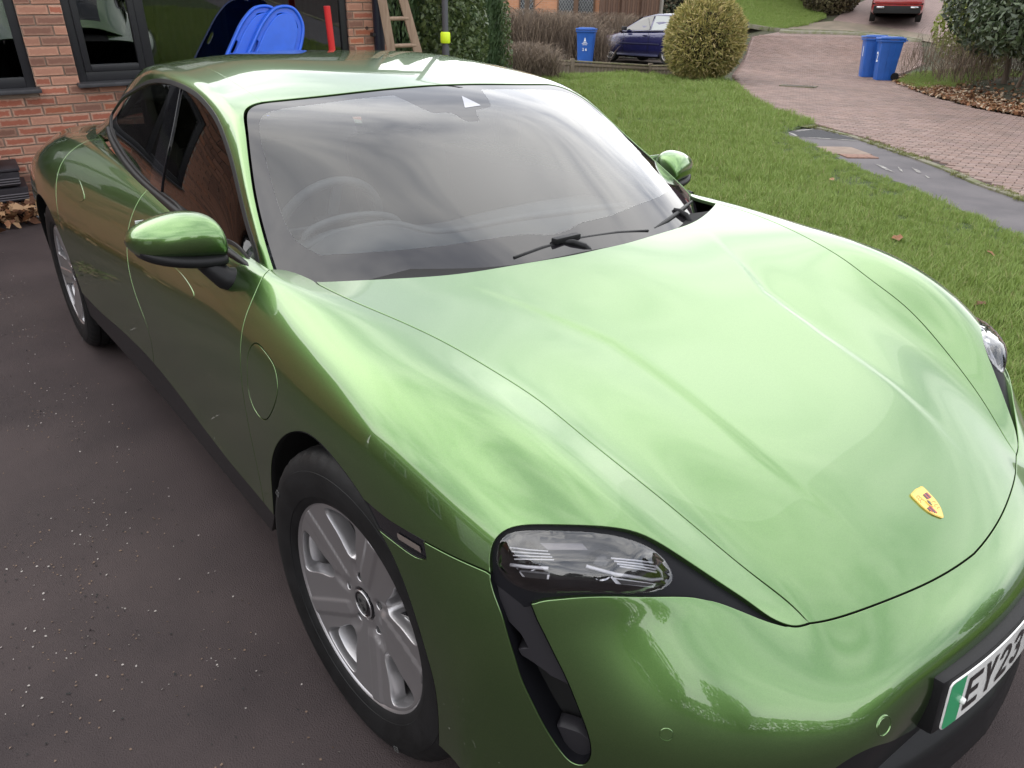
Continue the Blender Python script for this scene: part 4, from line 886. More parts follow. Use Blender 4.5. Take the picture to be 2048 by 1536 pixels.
# belt line trim under the side glass, door handles
for s in (1, -1):
    pts = [(-.60, .838, .934), (-.70, .843, .944), (-.90, .838, .951), (-1.2, .824, .955), (-1.44, .812, .960), (-1.715, .796, .965), (-1.96, .779, .975), (-2.2, .756, .990), (-2.42, .730, 1.008), (-2.62, .702, 1.032), (-2.74, .680, 1.052)]
    c = catmull(np.array(pts), .03); bm = bmesh.new(); V = []; n = len(c); tg = np.gradient(c, axis=0); tg /= np.linalg.norm(tg, axis=1, keepdims=True)
    pf = [(-.012, .008), (-.004, .012), (.004, .0105), (.008, .003), (.0085, -.008), (.006, -.018), (-.01, -.02)]
    for (dy, dz) in pf:
        for p in c: V.append((p[0], -s*(p[1]+dy)+.006, p[2]+dz-.016*s*p[1]*.6))
    Fc = [(a*n+i, a*n+i+1, (a+1)*n+i+1, (a+1)*n+i) for a in range(len(pf)-1) for i in range(n-1)]
    o = mesh('belt_trim', V, Fc, M_black, car); bm = bmesh.new(); bm.from_mesh(o.data); bmesh.ops.recalc_face_normals(bm, faces=bm.faces); bm.to_mesh(o.data); bm.free(); o.data.set_sharp_from_angle(angle=R(55))
    for (uvh, nm) in ((cv['handle'][:1]+[(3.94, 6.47), (4.15, 6.57), (4.33, 6.87), (4.27, 7.02), (4.06, 6.93)], 'door_handle'), ([(6.42, 7.0), (6.50, 6.82), (6.9, 6.85), (7.15, 7.08), (7.08, 7.22), (6.65, 7.16)], 'door_handle')):
        lp = resample(catmull(mir(SB.toab(np.array(uvh)), s), .01, True), .008, True)
        fill(fb, lp, h=.015, name=nm, m=M_paint, parent=car, gap=0, off=.0012, rim=[(.0006, -.0003, .6), (.001, -.0015, 1)])
# washer jet mark near the screen corner
# ---------------------------------------------------------------- wipers, cowl
cw = []
for y in np.linspace(-.78, .78, 60): 
    xe = np.interp(abs(y), [0, .25, .45, .57, .65, .78], [-.27, -.275, -.30, -.355, -.40, -.46]); cw.append((xe, y))
V = []; 
for (dx, z) in ((.03, .915), (-.02, .912), (-.09, .918)):
    for x, y in cw: V.append((x+dx, y, z-.02*abs(y)))
n = 60; mesh('cowl_panel', V, [(a*n+i, a*n+i+1, (a+1)*n+i+1, (a+1)*n+i) for a in range(2) for i in range(n-1)], M_bez, car)
def wiper(pts, arm):
    bm = bmesh.new(); add_tube(bm, pts, [.004]+[.0075]*(len(pts)-2)+[.004], 8); 
    o = bmobj('wiper_blade', bm, M_black, car, smooth=True, angle=50)
    bm = bmesh.new(); add_tube(bm, arm, [.012, .011, .009, .007], 8); bmobj('wiper_arm', bm, M_black, o, smooth=True, angle=50)
wiper([(-.318, -.255, .951), (-.325, -.15, .957), (-.326, 0, .961), (-.318, .14, .958), (-.304, .26, .952)], [(-.285, -.0, .930), (-.295, -.02, .950), (-.31, -.05, .963), (-.325, -.08, .966)])
wiper([(-.315, .30, .950), (-.345, .40, .957), (-.385, .50, .962), (-.435, .60, .960), (-.49, .70, .955)], [(-.355, .525, .930), (-.37, .52, .952), (-.385, .50, .966), (-.40, .49, .969)])
box('wiper_joint', (-.326, -.06, .972), (.022, .10, .016), M_black, car, Matrix.Rotation(R(4), 3, 'Z'), .004)
# ---------------------------------------------------------------- cabin interior
M_int = mat('grey_dashboard', (.085, .09, .097), .7, bump=.1, bscale=900); M_int2 = mat('dark_cabin_trim', (.02, .02, .022), .7); M_seat = mat('black_leather', (.02, .02, .022), .5, bump=.15, bscale=300)
M_lint = mat('light_stitch_trim', (.11, .115, .12), .6)
def strip_surf(name, rows, m, parent):
    k = len(rows[0]); V = [p for r in rows for p in r]; return mesh(name, V, [(a*k+i, a*k+i+1, (a+1)*k+i+1, (a+1)*k+i) for a in range(len(rows)-1) for i in range(k-1)], m, parent)
ys = np.linspace(-.76, .76, 41)
def dash_z(x, y): 
    b = .045*math.exp(-((y+.37)/.17)**4)*math.exp(-((x+.98)/.10)**4)+.018*math.exp(-((y-.33)/.30)**4)*math.exp(-((x+.95)/.16)**2)
    return .868+.012*math.cos(y*1.6)+b-.05*max(0, -x-1.03)
dash = strip_surf('dashboard', [[(x+.10*(1-abs(y)/.76), y, dash_z(x, y)) for y in ys] for x in np.linspace(-.50, -1.10, 16)]+[[(-1.12, y, .78) for y in ys]]+[[(-1.08, y, .55) for y in ys]], M_int, car)
tube('dash_roll', [(-.86+.06*math.sin((y+.1)*3.0)-.04*math.exp(-((y+.37)/.2)**4), y, dash_z(-.86-.1*(1-abs(y)/.76), y)+.006) for y in np.linspace(-.72, .72, 40)], .012, M_lint, dash, 8)
tube('instrument_hood', [(-1.0, -.37+.17*math.sin(t), .895+.05*math.cos(t)) for t in np.linspace(-1.6, 1.6, 16)], .012, M_lint, dash, 8)
sw = bpy.data.objects.new('steering_wheel', None); link(sw, car); sw.location = (-1.17, -.37, .875); sw.rotation_euler = (0, R(-64), 0)
tube('wheel_rim', [(.185*math.cos(t), .185*math.sin(t), 0) for t in np.linspace(0, 2*math.pi, 40, endpoint=False)], .015, M_lint, sw, 10, closed=True)
box('wheel_hub', (0, 0, -.01), (.10, .12, .05), M_int2, sw, bevel=.02)
for a in (0, 180, 90 + 180): box('wheel_spoke', (.12*math.cos(R(a+90)), .12*math.sin(R(a+90)), -.004), (.035 if a != 270 else .12, .13 if a != 270 else .035, .012), M_lint, sw, bevel=.004)
for y in (-.37, .37):
    st = thing_ = bpy.data.objects.new('front_seat', None); link(st, car); st.location = (-1.55, y, .40)
    box('seat_cushion', (0, 0, 0), (.52, .50, .16), M_seat, st, bevel=.05)
    box('seat_backrest', (-.33, 0, .36), (.14, .48, .62), M_seat, st, Matrix.Rotation(R(-20), 3, 'Y'), bevel=.05)
    box('headrest', (-.46, 0, .74), (.10, .27, .20), M_seat, st, Matrix.Rotation(R(-14), 3, 'Y'), bevel=.04)
rs = bpy.data.objects.new('rear_seat', None); link(rs, car); rs.location = (-2.45, 0, .42)
box('seat_cushion', (0, 0, 0), (.5, 1.25, .16), M_seat, rs, bevel=.05); box('seat_backrest', (-.32, 0, .33), (.14, 1.25, .6), M_seat, rs, Matrix.Rotation(R(-24), 3, 'Y'), bevel=.05)
for y in (-.34, .34): box('headrest', (-.47, y, .66), (.09, .25, .15), M_seat, rs, bevel=.03)
box('cabin_floor', (-1.9, 0, .24), (2.9, 1.60, .04), M_int2, car); box('parcel_shelf', (-3.15, 0, .93), (.6, 1.1, .03), M_int2, car)
for s in (1, -1): strip_surf('door_card', [[(x, s*(.80-.0*abs(x)), z) for x in np.linspace(-.62, -2.85, 12)] for z in (.25, .90)], M_int2, car)
hl = fill(lambda ab: (lambda r: (r[0]-r[1]*.02, -r[1]))(SG.ab(ab)), np.vstack([SG.toab(np.array([(4.15, -3.3), (4.15, 3.3), (8.4, 3.3), (8.4, -3.3)]))])[[0, 1, 2, 3]], h=.12, name='headlining', m=mat('headlining', (.16, .16, .165), .9), parent=car, gap=0, rim=None)
mp_ = box('camera_housing', (-1.05, .0, 1.215), (.16, .13, .035), M_int2, car, Matrix.Rotation(R(22), 3, 'Y'), .012)
box('interior_mirror', (-1.05, 0.02, 1.165), (.02, .23, .065), M_int2, car, Matrix.Rotation(R(12), 3, 'Z'), .012)
# ================================================================ ground
DK = np.array([0, 6, 10, 16, 24, 28, 33, 38, 45, 60, 120.]); ZR_ = np.array([0, 0, .04, .15, .36, .62, 1.28, 2.45, 3.7, 4.5, 5.2]); ZL_ = np.array([0, 0, .04, .15, .33, .40, .45, .52, .7, 1.0, 2.0])
def TZ(x, y):
    x = np.asarray(x, float); y = np.asarray(y, float)
    dx = x-1.17; dy = y+1.48; D = np.hypot(dx, dy); az = np.degrees(np.arctan2(dy, dx))
    k = np.clip((129.5-az)/4, 0, 1); k = k*k*(3-2*k); front = np.clip((az-60)/20, 0, 1)*np.clip((175-az)/10, 0, 1)
    def sm(Z): return (np.interp(D-.8, DK, Z)+np.interp(D, DK, Z)+np.interp(D+.8, DK, Z))/3
    return (sm(ZL_)*(1-k)+sm(ZR_)*k)*front
def tz(x, y): return float(TZ(x, y))
def gpoly(name, poly, dz, m, parent=None, h=.5, depth=0, closed_smooth=0, hole=None):
    p = np.array(poly, float); p = resample(p, min(h, .4), True)
    f = lambda ab: (np.stack([ab[:, 0], ab[:, 1], TZ(ab[:, 0], ab[:, 1])+dz], 1), np.tile([0, 0, 1.], (len(ab), 1)))
    rim = [(0, 0, .5), (.01, -depth, 1)] if depth else None
    return fill(f, p, [] if hole is None else [hole], h=h, rim=rim, name=name, m=m, parent=parent, gap=0)
M_soil = mat('soil', (.055, .042, .028), .95, col2=(.03, .045, .015), vscale=1.4, bump=.6, bscale=9, bdist=.03)
M_tarmac = mat('damp_tarmac', (.036, .028, .029), .7, col2=(.072, .055, .054), vscale=1.3, bump=.8, bscale=260, bdist=.004, rvar=.12, lo=.3, hi=.75, spec=.22, detail=12)
M_path = mat('path_tarmac', (.075, .069, .075), .8, col2=(.115, .105, .11), vscale=1.6, bump=.5, bscale=120, bdist=.004)
M_patchd = mat('dark_tarmac_patch', (.035, .035, .04), .85, bump=.5, bscale=120, bdist=.004)
M_conc = mat('kerb_concrete', (.20, .18, .15), .9, col2=(.12, .13, .06), vscale=5, bump=.5, bscale=60, bdist=.004)
M_lawnb = mat('lawn_base', (.035, .060, .012), .95, col2=(.05, .07, .02), vscale=3, bump=.7, bscale=40, bdist=.02)
M_moss = mat('mossy_verge', (.10, .10, .04), .95, col2=(.05, .08, .02), vscale=6, bump=.7, bscale=30, bdist=.02)
M_line = mat('worn_white_marking', (.42, .41, .38), .8, col2=(.12, .11, .11), vscale=14, lo=.3, hi=.62)
# base sheet out to the horizon
az_ = np.radians(np.arange(0, 361, 4)); rr = np.r_[0.3, 1, 2, 4, 6, 8, 10, 12, 14, 16, 18, 20, 22, 24, 26, 28, 30, 32, 34, 36, 38, 41, 45, 52, 60, 80, 120, 250, 500]
V = []
for r in rr:
    for a in az_: x, y = 1.17+r*math.cos(a), -1.48+r*math.sin(a); V.append((x, y, tz(x, y)-.03))
n = len(az_); g = mesh('ground', V, [(i*n+j, i*n+j+1, (i+1)*n+j+1, (i+1)*n+j) for i in range(len(rr)-1) for j in range(n-1)], M_soil); tag(g, kind='structure')
drive = tag(gpoly('driveway', [(9, -7), (9, 1.25), (-5.2, 1.25), (-6.3, 3.3), (-6.3, -7)], .0, M_tarmac, h=1.0), kind='structure')
lawnpath = [(-5.33, 9.13), (-4.46, 8.47), (-3.65, 7.73), (-2.98, 7.19), (-2.35, 6.81), (-1.91, 6.38), (-1.47, 6.04), (-.97, 5.61), (-.5, 5.3), (.6, 4.75), (3, 3.9), (9, 3.0)]
pathkerb = [(-5.42, 10.15), (-4.49, 9.67), (-3.52, 8.92), (-2.75, 8.37), (-2.09, 7.67), (-1.71, 7.37), (-1.2, 7.0), (0, 6.5), (3, 5.6), (9, 4.7)]
lawn_poly = [(9, 1.27), (-5.2, 1.27), (-6.2, 3.4), (-8.5, 5.2), (-12, 8), (-15.9, 11.8), (-14.73, 13.0), (-14.4, 16.0), (-11.9, 15.9), (-10.75, 15.3), (-8.85, 13.15), (-6.99, 11.47), (-5.62, 10.45), (-5.55, 9.6)]+lawnpath
lawn = tag(gpoly('lawn', lawn_poly, .022, M_lawnb, h=.45, depth=.05), kind='structure')
path = tag(gpoly('footpath', lawnpath+[(9, 4.62)]+[(x, y-.06) for x, y in pathkerb[::-1][1:]]+[(-5.55, 9.7)], .012, M_path, h=.5), kind='structure')
# road of block paving
left_edge = [(-17.4, 25.4), (-14.2, 20.5), (-12.2, 17.3), (-10.61, 15.29), (-8.81, 13.18), (-6.99, 11.52), (-5.5, 10.38)]
right_edge = [(9, 12.2), (4, 12.9), (0, 13.5), (-3.94, 14.46), (-4.66, 14.85), (-5.44, 15.48), (-6.46, 16.46), (-7.37, 17.48), (-8.59, 19.08), (-9.4, 20.6), (-10.2, 24), (-12.2, 27.9)]
road_poly = left_edge+[(x+.02, y+.13) for x, y in pathkerb[1:]]+right_edge+[(-13.06, 28.22), (-14.53, 28.15), (-15.7, 27.63), (-17.11, 26.77)]
M_bed = mat('paving_bed_sand', (.055, .042, .038), .95, bump=.4, bscale=60)
road = tag(gpoly('road', road_poly, .006, M_bed, h=.6), kind='structure')
tints = [(.200, .136, .114), (.222, .152, .128), (.180, .125, .107), (.236, .168, .146), (.208, .145, .130), (.165, .118, .100)]
M_blk = [mat('paving_block_%s' % 'abcdef'[i], c, .75, var=.16, vscale=.35, detail=8, bump=.4, bscale=90, bdist=.002, rvar=.1) for i, c in enumerate(tints)]
def block_geo(w, d, h, b=.006):
    V = [(-w/2, -d/2, -h), (w/2, -d/2, -h), (w/2, d/2, -h), (-w/2, d/2, -h), (-w/2, -d/2, -b), (w/2, -d/2, -b), (w/2, d/2, -b), (-w/2, d/2, -b), (-w/2+b, -d/2+b, 0), (w/2-b, -d/2+b, 0), (w/2-b, d/2-b, 0), (-w/2+b, d/2-b, 0)]
    F_ = [(0, 1, 5, 4), (1, 2, 6, 5), (2, 3, 7, 6), (3, 0, 4, 7), (4, 5, 9, 8), (5, 6, 10, 9), (6, 7, 11, 10), (7, 4, 8, 11), (8, 9, 10, 11)]
    return V, F_
def pave(poly, e1, parent, lim, nearN, dz=.022, mats=M_blk, w=.2, d=.1, gap=.009, name='paving_block', keep=None):
    e1 = np.array(e1)/np.hypot(*e1); e2 = np.array([-e1[1], e1[0]]); P = np.array(poly); c = P@e1; r = P@e2
    rows = np.arange(r.min(), r.max(), d); items = []
    pts = []; meta = []
    for i, rv in enumerate(rows):
        xs = np.arange(c.min(), c.max(), w)+(w/2 if i % 2 else 0)
        for xv in xs: pts.append(e1*xv+e2*rv)
    pts = np.array(pts); D = np.hypot(pts[:, 0]-1.17, pts[:, 1]+1.48); m = D < lim; pts = pts[m]; D = D[m]; m = inside(pts, P); pts = pts[m]; D = D[m]
    if keep is not None: m = keep(pts); pts = pts[m]; D = D[m]
    V0, F0 = block_geo(w-gap, d-gap, .05); ang = math.atan2(e1[1], e1[0]); ca, sa = math.cos(ang), math.sin(ang)
    # those that show largest become single pieces
    az = np.degrees(np.arctan2(pts[:, 1]+1.48, pts[:, 0]-1.17)); vis = (az > 108.5) & (az < 126)
    score = np.where(vis, D, 999); order = np.argsort(score); single = set(order[:nearN].tolist())
    mv = []
    for k, mm in enumerate(mats):
        me = bpy.data.meshes.new(name); me.from_pydata(V0, [], F0); me.materials.append(mm); me.update(); mv.append(me)
    VA = []; FA = []; MI = []
    for i, (x, y) in enumerate(pts):
        z = tz(x, y)+dz+random.uniform(-.002, .002)+.002*math.sin(x*1.3+y*.7); k = random.randrange(len(mats)); ra = ang+random.gauss(0, .008)
        if i in single:
            o = bpy.data.objects.new(name, mv[k]); COL.objects.link(o); o.parent = parent; o.location = (x, y, z); o.rotation_euler = (random.gauss(0, .008), random.gauss(0, .008), ra)
        else:
            b = len(VA); c_, s_ = math.cos(ra), math.sin(ra)
            VA += [(x+vx*c_-vy*s_, y+vx*s_+vy*c_, z+vz) for vx, vy, vz in V0]; FA += [tuple(b+q for q in f) for f in F0]; MI += [k]*len(F0)
    o = mesh(name+'s_beyond', VA, FA, None, parent, smooth=False, mats=mats, midx=MI); o['kind'] = 'stuff'
    return o
def kerb_keep(p): return np.ones(len(p), bool)
pave(road_poly, (.972, .235), road, 33, 300, keep=lambda p: p[:, 0] < 4)
# beyond, the same paving as a sheet with relief
def blockmat(name, scale, c1, c2, cm):
    m = bpy.data.materials.new(name); m.use_nodes = True; t = m.node_tree; n = t.nodes; l = t.links; b = n['Principled BSDF']; b.inputs['Roughness'].default_value = .8
    tc = n.new('ShaderNodeTexCoord'); mp = n.new('ShaderNodeMapping'); mp.inputs['Rotation'].default_value = (0, 0, R(-13.6)); br = n.new('ShaderNodeTexBrick'); br.inputs['Scale'].default_value = 1; br.inputs['Brick Width'].default_value = .2; br.inputs['Row Height'].default_value = .1; br.inputs['Mortar Size'].default_value = .006
    br.inputs['Color1'].default_value = c1; br.inputs['Color2'].default_value = c2; br.inputs['Mortar'].default_value = cm
    l.new(tc.outputs['Object'], mp.inputs[0]); l.new(mp.outputs[0], br.inputs[0]); l.new(br.outputs[0], b.inputs['Base Color'])
    bp = n.new('ShaderNodeBump'); bp.inputs['Distance'].default_value = .006; bp.inputs['Strength'].default_value = .6; l.new(br.outputs['Fac'], bp.inputs['Height']); bp.invert = True; l.new(bp.outputs[0], b.inputs['Normal'])
    return m
M_far = blockmat('pink_paving_far', 1, (.235, .165, .146, 1), (.19, .132, .118, 1), (.08, .058, .05, 1))
far = [(-9.6, 21.5), (-10.2, 24), (-12.2, 27.9), (-13.06, 28.22), (-14.53, 28.15), (-15.7, 27.63), (-17.11, 26.77), (-17.4, 25.4), (-14.2, 20.5), (-13.5, 19.6)]
gpoly('road_surface', far, .016, M_far, road, h=.6)
red_drive = tag(gpoly('pink_driveway', [(-12.1, 28.3), (-13.0, 28.55), (-14.5, 28.5), (-15.7, 27.95), (-16.6, 29.6), (-17.3, 32.4), (-18.4, 38), (-9, 38), (-10.5, 31)], .012, M_far, h=.8), kind='structure')
cross = tag(gpoly('pavement_strip', [(-17.2, 26.9), (-15.7, 27.72), (-14.53, 28.24), (-13.06, 28.31), (-12.1, 28.1), (-12.3, 27.75), (-13.0, 27.95), (-14.5, 27.9), (-15.6, 27.35), (-17.0, 26.5)], .10, M_conc, h=.5, depth=.12), kind='structure')
strip2 = tag(gpoly('pavement', [(-16.4, 29.4), (-14.4, 29.5), (-12.2, 29.2), (-11.0, 29.0), (-10.4, 27.2), (-12.0, 28.15), (-13.06, 28.36), (-14.53, 28.3), (-15.7, 27.8), (-17.3, 26.95), (-17.6, 27.6)], .02, mat('pale_pavement', (.20, .16, .12), .9, col2=(.13, .11, .08), vscale=2, bump=.3, bscale=30), h=.5), kind='structure')
# golf driveway, brown beds, bank under the shrub
bed1 = tag(gpoly('neighbour_driveway', [(-12.0, 16.3), (-13.6, 17.4), (-15.5, 20.8), (-19, 22.5), (-23, 19.8), (-19.5, 14.6), (-15.6, 13.0), (-14.5, 16.3)], .01, mat('brown_earth_paving', (.07, .05, .042), .9, col2=(.05, .04, .03), vscale=3, bump=.5, bscale=20), h=.6), kind='structure')
M_bank = mat('bank_soil_and_moss', (.050, .038, .026), .95, col2=(.042, .062, .018), vscale=1.1, bump=.7, bscale=20, bdist=.03)
bank_poly = [(9, 12.4), (4, 13.1), (0, 13.7), (-3.94, 14.66), (-4.66, 15.05), (-5.44, 15.68), (-6.46, 16.66), (-7.37, 17.68), (-8.59, 19.28), (-9.1, 20.8), (-9.9, 24), (-8, 27), (4, 27), (9, 22)]
def bankz(ab): 
    P = np.array(bank_poly); d = np.full(len(ab), 9.)
    Q = resample(P[:11], .3); d = np.sqrt(((ab[:, None]-Q[None])**2).sum(2)).min(1)
    return TZ(ab[:, 0], ab[:, 1])+.02+.28*np.clip(d/1.6, 0, 1)**1.3
bank = fill(lambda ab: (np.stack([ab[:, 0], ab[:, 1], bankz(ab)], 1), np.tile([0, 0, 1.], (len(ab), 1))), resample(np.array(bank_poly, float), .4, True), h=.5, rim=None, name='earth_bank', m=M_bank, gap=0); tag(bank, kind='structure')
bank.data.update()
lawn2 = tag(gpoly('far_lawn', [(-17.5, 26.7), (-20.5, 26.8), (-24, 28.5), (-23.5, 32), (-18.6, 31.5), (-17.0, 29.6), (-16.9, 28.2)], .02, mat('far_lawn_grass', (.07, .125, .025), .95, col2=(.05, .09, .02), vscale=1.5, bump=.8, bscale=25, bdist=.03), h=.7), kind='structure')
verge = tag(gpoly('mossy_verge', [(-10.7, 15.2), (-8.81, 13.08), (-6.99, 11.42), (-5.5, 10.33), (-5.42, 9.9), (-6.4, 10.1), (-7.8, 11.2), (-9.6, 13.3)], .03, M_moss, h=.4), kind='structure')
# kerb stones between path and road
kc = resample(np.array(pathkerb, float), .9); 
for i in range(len(kc)-1):
    a, b = kc[i], kc[i+1]; m_ = (a+b)/2; L = np.hypot(*(b-a))-.012; an = math.atan2(b[1]-a[1], b[0]-a[0])
    o = box('kerb_stone', (0, 0, 0), (L, .10, .12), M_conc, path, bevel=.008); o.location = (m_[0], m_[1], tz(*m_)-.028); o.rotation_euler = (0, math.atan2(tz(*a)-tz(*b), L), an)
# edging of the road's far kerb
kc = resample(np.array([(-12.25, 27.95), (-13.06, 28.2), (-14.53, 28.12), (-15.7, 27.6), (-17.11, 26.75), (-19.5, 26.6)], float), .9)
for a, b in zip(kc[:-1], kc[1:]):
    m_ = (a+b)/2; L = np.hypot(*(b-a))-.015; o = box('kerb_stone', (0, 0, 0), (L, .12, .16), M_conc, cross, bevel=.01); o.location = (m_[0], m_[1], tz(*m_)+.04); o.rotation_euler = (0, math.atan2(tz(*a)-tz(*b), L), math.atan2(b[1]-a[1], b[0]-a[0]))
# cover, patch and painted arrows on the path
gpoly('tarmac_patch', [(-5.45, 9.40), (-5.38, 10.0), (-4.62, 9.66), (-4.35, 9.42), (-5.0, 9.0)], .016, M_patchd, path, h=.3)
for a, b, wd in (((-5.40, 9.42), (-5.36, 10.0), .05), ((-5.05, 9.02), (-4.30, 9.45), .05), ((-5.2, 9.98), (-4.35, 9.52), .035), ((-5.42, 9.35), (-5.05, 9.02), .05), ((-3.62, 7.78), (-3.42, 7.40), .045), ((-3.25, 7.86), (-2.86, 7.46), .05), ((-2.86, 7.98), (-2.62, 7.64), .05), ((-3.0, 7.9), (-2.8, 7.55), .03), ((-2.55, 7.62), (-2.42, 7.42), .03)):
    a = np.array(a); b = np.array(b); t = (b-a)/np.linalg.norm(b-a); nn = np.array([-t[1], t[0]])*wd/2
    gpoly('painted_line', [tuple(a-nn), tuple(b-nn), tuple(b+nn), tuple(a+nn)], .0175, M_line, path, h=.2)
cvr = thing('inspection_cover', 'square concrete inspection cover set in the footpath beside the lawn', 'manhole cover', (-4.05, 8.42, tz(-4.05, 8.42)+.016))
cvr.rotation_euler = (0, 0, R(-38)); M_cov = mat('pinkish_concrete', (.26, .20, .16), .9, col2=(.20, .15, .12), vscale=6, bump=.4, bscale=50)
box('cover_slab', (0, 0, -.004), (.66, .56, .014), M_cov, cvr, bevel=.004); box('cover_surround', (.45, .05, -.006), (.28, .40, .016), mat('brick_inlay', (.22, .13, .10), .9, var=.2, vscale=20), cvr, bevel=.004)
# road gully grate
gx, gy = -9.45, 16.05; gr = thing('drain_grate', 'rectangular iron drain grate sunk in the pink block paving', 'drain grate', (gx, gy, tz(gx, gy)+.026)); gr.rotation_euler = (0, 0, R(20))
M_iron = mat('worn_cast_iron', (.12, .09, .08), .6, metal=.3, bump=.3, bscale=60)
for (c, s_) in (((0, .21, 0), (.80, .04, .03)), ((0, -.21, 0), (.80, .04, .03)), ((.39, 0, 0), (.04, .46, .03)), ((-.39, 0, 0), (.04, .46, .03))): box('grate_frame', c, s_, M_conc, gr)
for i in range(11): box('grate_bar', (-.33+.066*i, 0, .002), (.036, .40, .022), M_iron, gr, bevel=.003)
# ================================================================ leaf and grass helpers
def scatter_quads(name, C, size, m, parent=None, normals=None, elong=1.6, jitter=.35, mats=None, curl=0):
    """many single leaf faces: C (n,3) centres"""
    n = len(C); r = RNG
    N = r.normal(size=(n, 3)) if normals is None else normals+r.normal(size=(n, 3))*jitter; N /= np.linalg.norm(N, axis=1, keepdims=True)
    T = r.normal(size=(n, 3)); T -= N*(T*N).sum(1, keepdims=True); T /= np.linalg.norm(T, axis=1, keepdims=True); Bn = np.cross(N, T)
    s = size*(.6+.8*r.random(n))[:, None]; L = T*s*elong/2; W_ = Bn*s/2
    V = np.empty((n, 4, 3)); V[:, 0] = C-L; V[:, 1] = C+W_-L*.1+N*s*curl; V[:, 2] = C+L; V[:, 3] = C-W_-L*.1+N*s*curl
    me = bpy.data.meshes.new(name); me.vertices.add(n*4); me.vertices.foreach_set('co', V.reshape(-1)); me.loops.add(n*4); me.loops.foreach_set('vertex_index', np.arange(n*4)); me.polygons.add(n); me.polygons.foreach_set('loop_start', np.arange(n)*4); me.polygons.foreach_set('loop_total', np.full(n, 4))
    for q in (mats or [m]): me.materials.append(q)
    if mats: me.polygons.foreach_set('material_index', r.integers(0, len(mats), n))
    me.update(); me.validate(); return link(bpy.data.objects.new(name, me), parent)
def leafmat(name, c1, c2, rough=.5, trans=.25, vs=2.5, spec=.4):
    m = bpy.data.materials.new(name); m.use_nodes = True; t = m.node_tree; n = t.nodes; l = t.links; b = n['Principled BSDF']; o = n['Material Output']
    tc = n.new('ShaderNodeTexCoord'); a = n.new('ShaderNodeTexNoise'); a.inputs['Scale'].default_value = vs; a.inputs['Detail'].default_value = 6; a.inputs['Roughness'].default_value = .75; l.new(tc.outputs['Object'], a.inputs[0])
    r = n.new('ShaderNodeValToRGB'); r.color_ramp.elements[0].position = .35; r.color_ramp.elements[1].position = .66; r.color_ramp.elements[0].color = tuple(c1)+(1,); r.color_ramp.elements[1].color = tuple(c2)+(1,); l.new(a.outputs[0], r.inputs[0]); l.new(r.outputs[0], b.inputs['Base Color'])
    b.inputs['Roughness'].default_value = rough; b.inputs['Specular IOR Level'].default_value = spec
    tr = n.new('ShaderNodeBsdfTranslucent'); l.new(r.outputs[0], tr.inputs[0]); ms = n.new('ShaderNodeMixShader'); ms.inputs[0].default_value = trans; l.new(b.outputs[0], ms.inputs[1]); l.new(tr.outputs[0], ms.inputs[2]); l.new(ms.outputs[0], o.inputs[0]); return m
def blob_pts(c, rad, n, shell=.55, lump=.18, flat=0, seed=0):
    """points through a lumpy crown, denser towards its outside, with outward normals"""
    r = np.random.default_rng(seed+11); d = r.normal(size=(n, 3)); d /= np.linalg.norm(d, axis=1, keepdims=True)
    k = np.ones(n)
    for i in range(9):
        q = r.normal(size=3); q /= np.linalg.norm(q); k += lump*r.uniform(-.3, 1)*np.exp(((d@q)-1)*r.uniform(5, 14))
    rr_ = (1-shell*r.random(n)**2.2)*k; P = np.array(c)+d*rr_[:, None]*np.array(rad)
    return P, d
# ---------------------------------------------------------------- grass
G1 = leafmat('grass_blade', (.17, .255, .05), (.27, .345, .10), .55, .3, .9); G2 = leafmat('dry_grass_blade', (.26, .27, .10), (.34, .31, .15), .7, .2, 2)
def tuft(name, n, spread, hgt, wdt, mats, lean=.6):
    r = RNG; V = []; Fc = []; MI = []
    for i in range(n):
        a = r.uniform(0, 2*np.pi); rr_ = spread*np.sqrt(r.random()); x, y = rr_*np.cos(a), rr_*np.sin(a); h = hgt*r.uniform(.55, 1.25); th = r.uniform(0, 2*np.pi); ln = h*lean*r.uniform(.1, 1.3); wx, wy = np.cos(th+1.57)*wdt*.5, np.sin(th+1.57)*wdt*.5; dx, dy = np.cos(th)*ln, np.sin(th)*ln; b = len(V)
        V += [(x-wx, y-wy, 0), (x+wx, y+wy, 0), (x+dx*.4+wx*.8, y+dy*.4+wy*.8, h*.6), (x+dx*.4-wx*.8, y+dy*.4-wy*.8, h*.6), (x+dx, y+dy, h*.95)]; Fc += [(b, b+1, b+2, b+3), (b+3, b+2, b+4)]; k = 1 if r.random() < .07 else 0; MI += [k, k]
    me = bpy.data.meshes.new(name); me.from_pydata([tuple(map(float, v)) for v in V], [], Fc)
    for q in mats: me.materials.append(q)
    me.polygons.foreach_set('material_index', MI); me.polygons.foreach_set('use_smooth', [True]*len(Fc)); me.update(); return me
hid = bpy.data.collections.new('grass_sources')
tufts = [tuft('grass_tuft', 46, .075, .062, .0042, [G1, G2]) for _ in range(4)]
tobs = []
for t_ in tufts: o = bpy.data.objects.new('grass_tuft', t_); hid.objects.link(o); tobs.append(o)
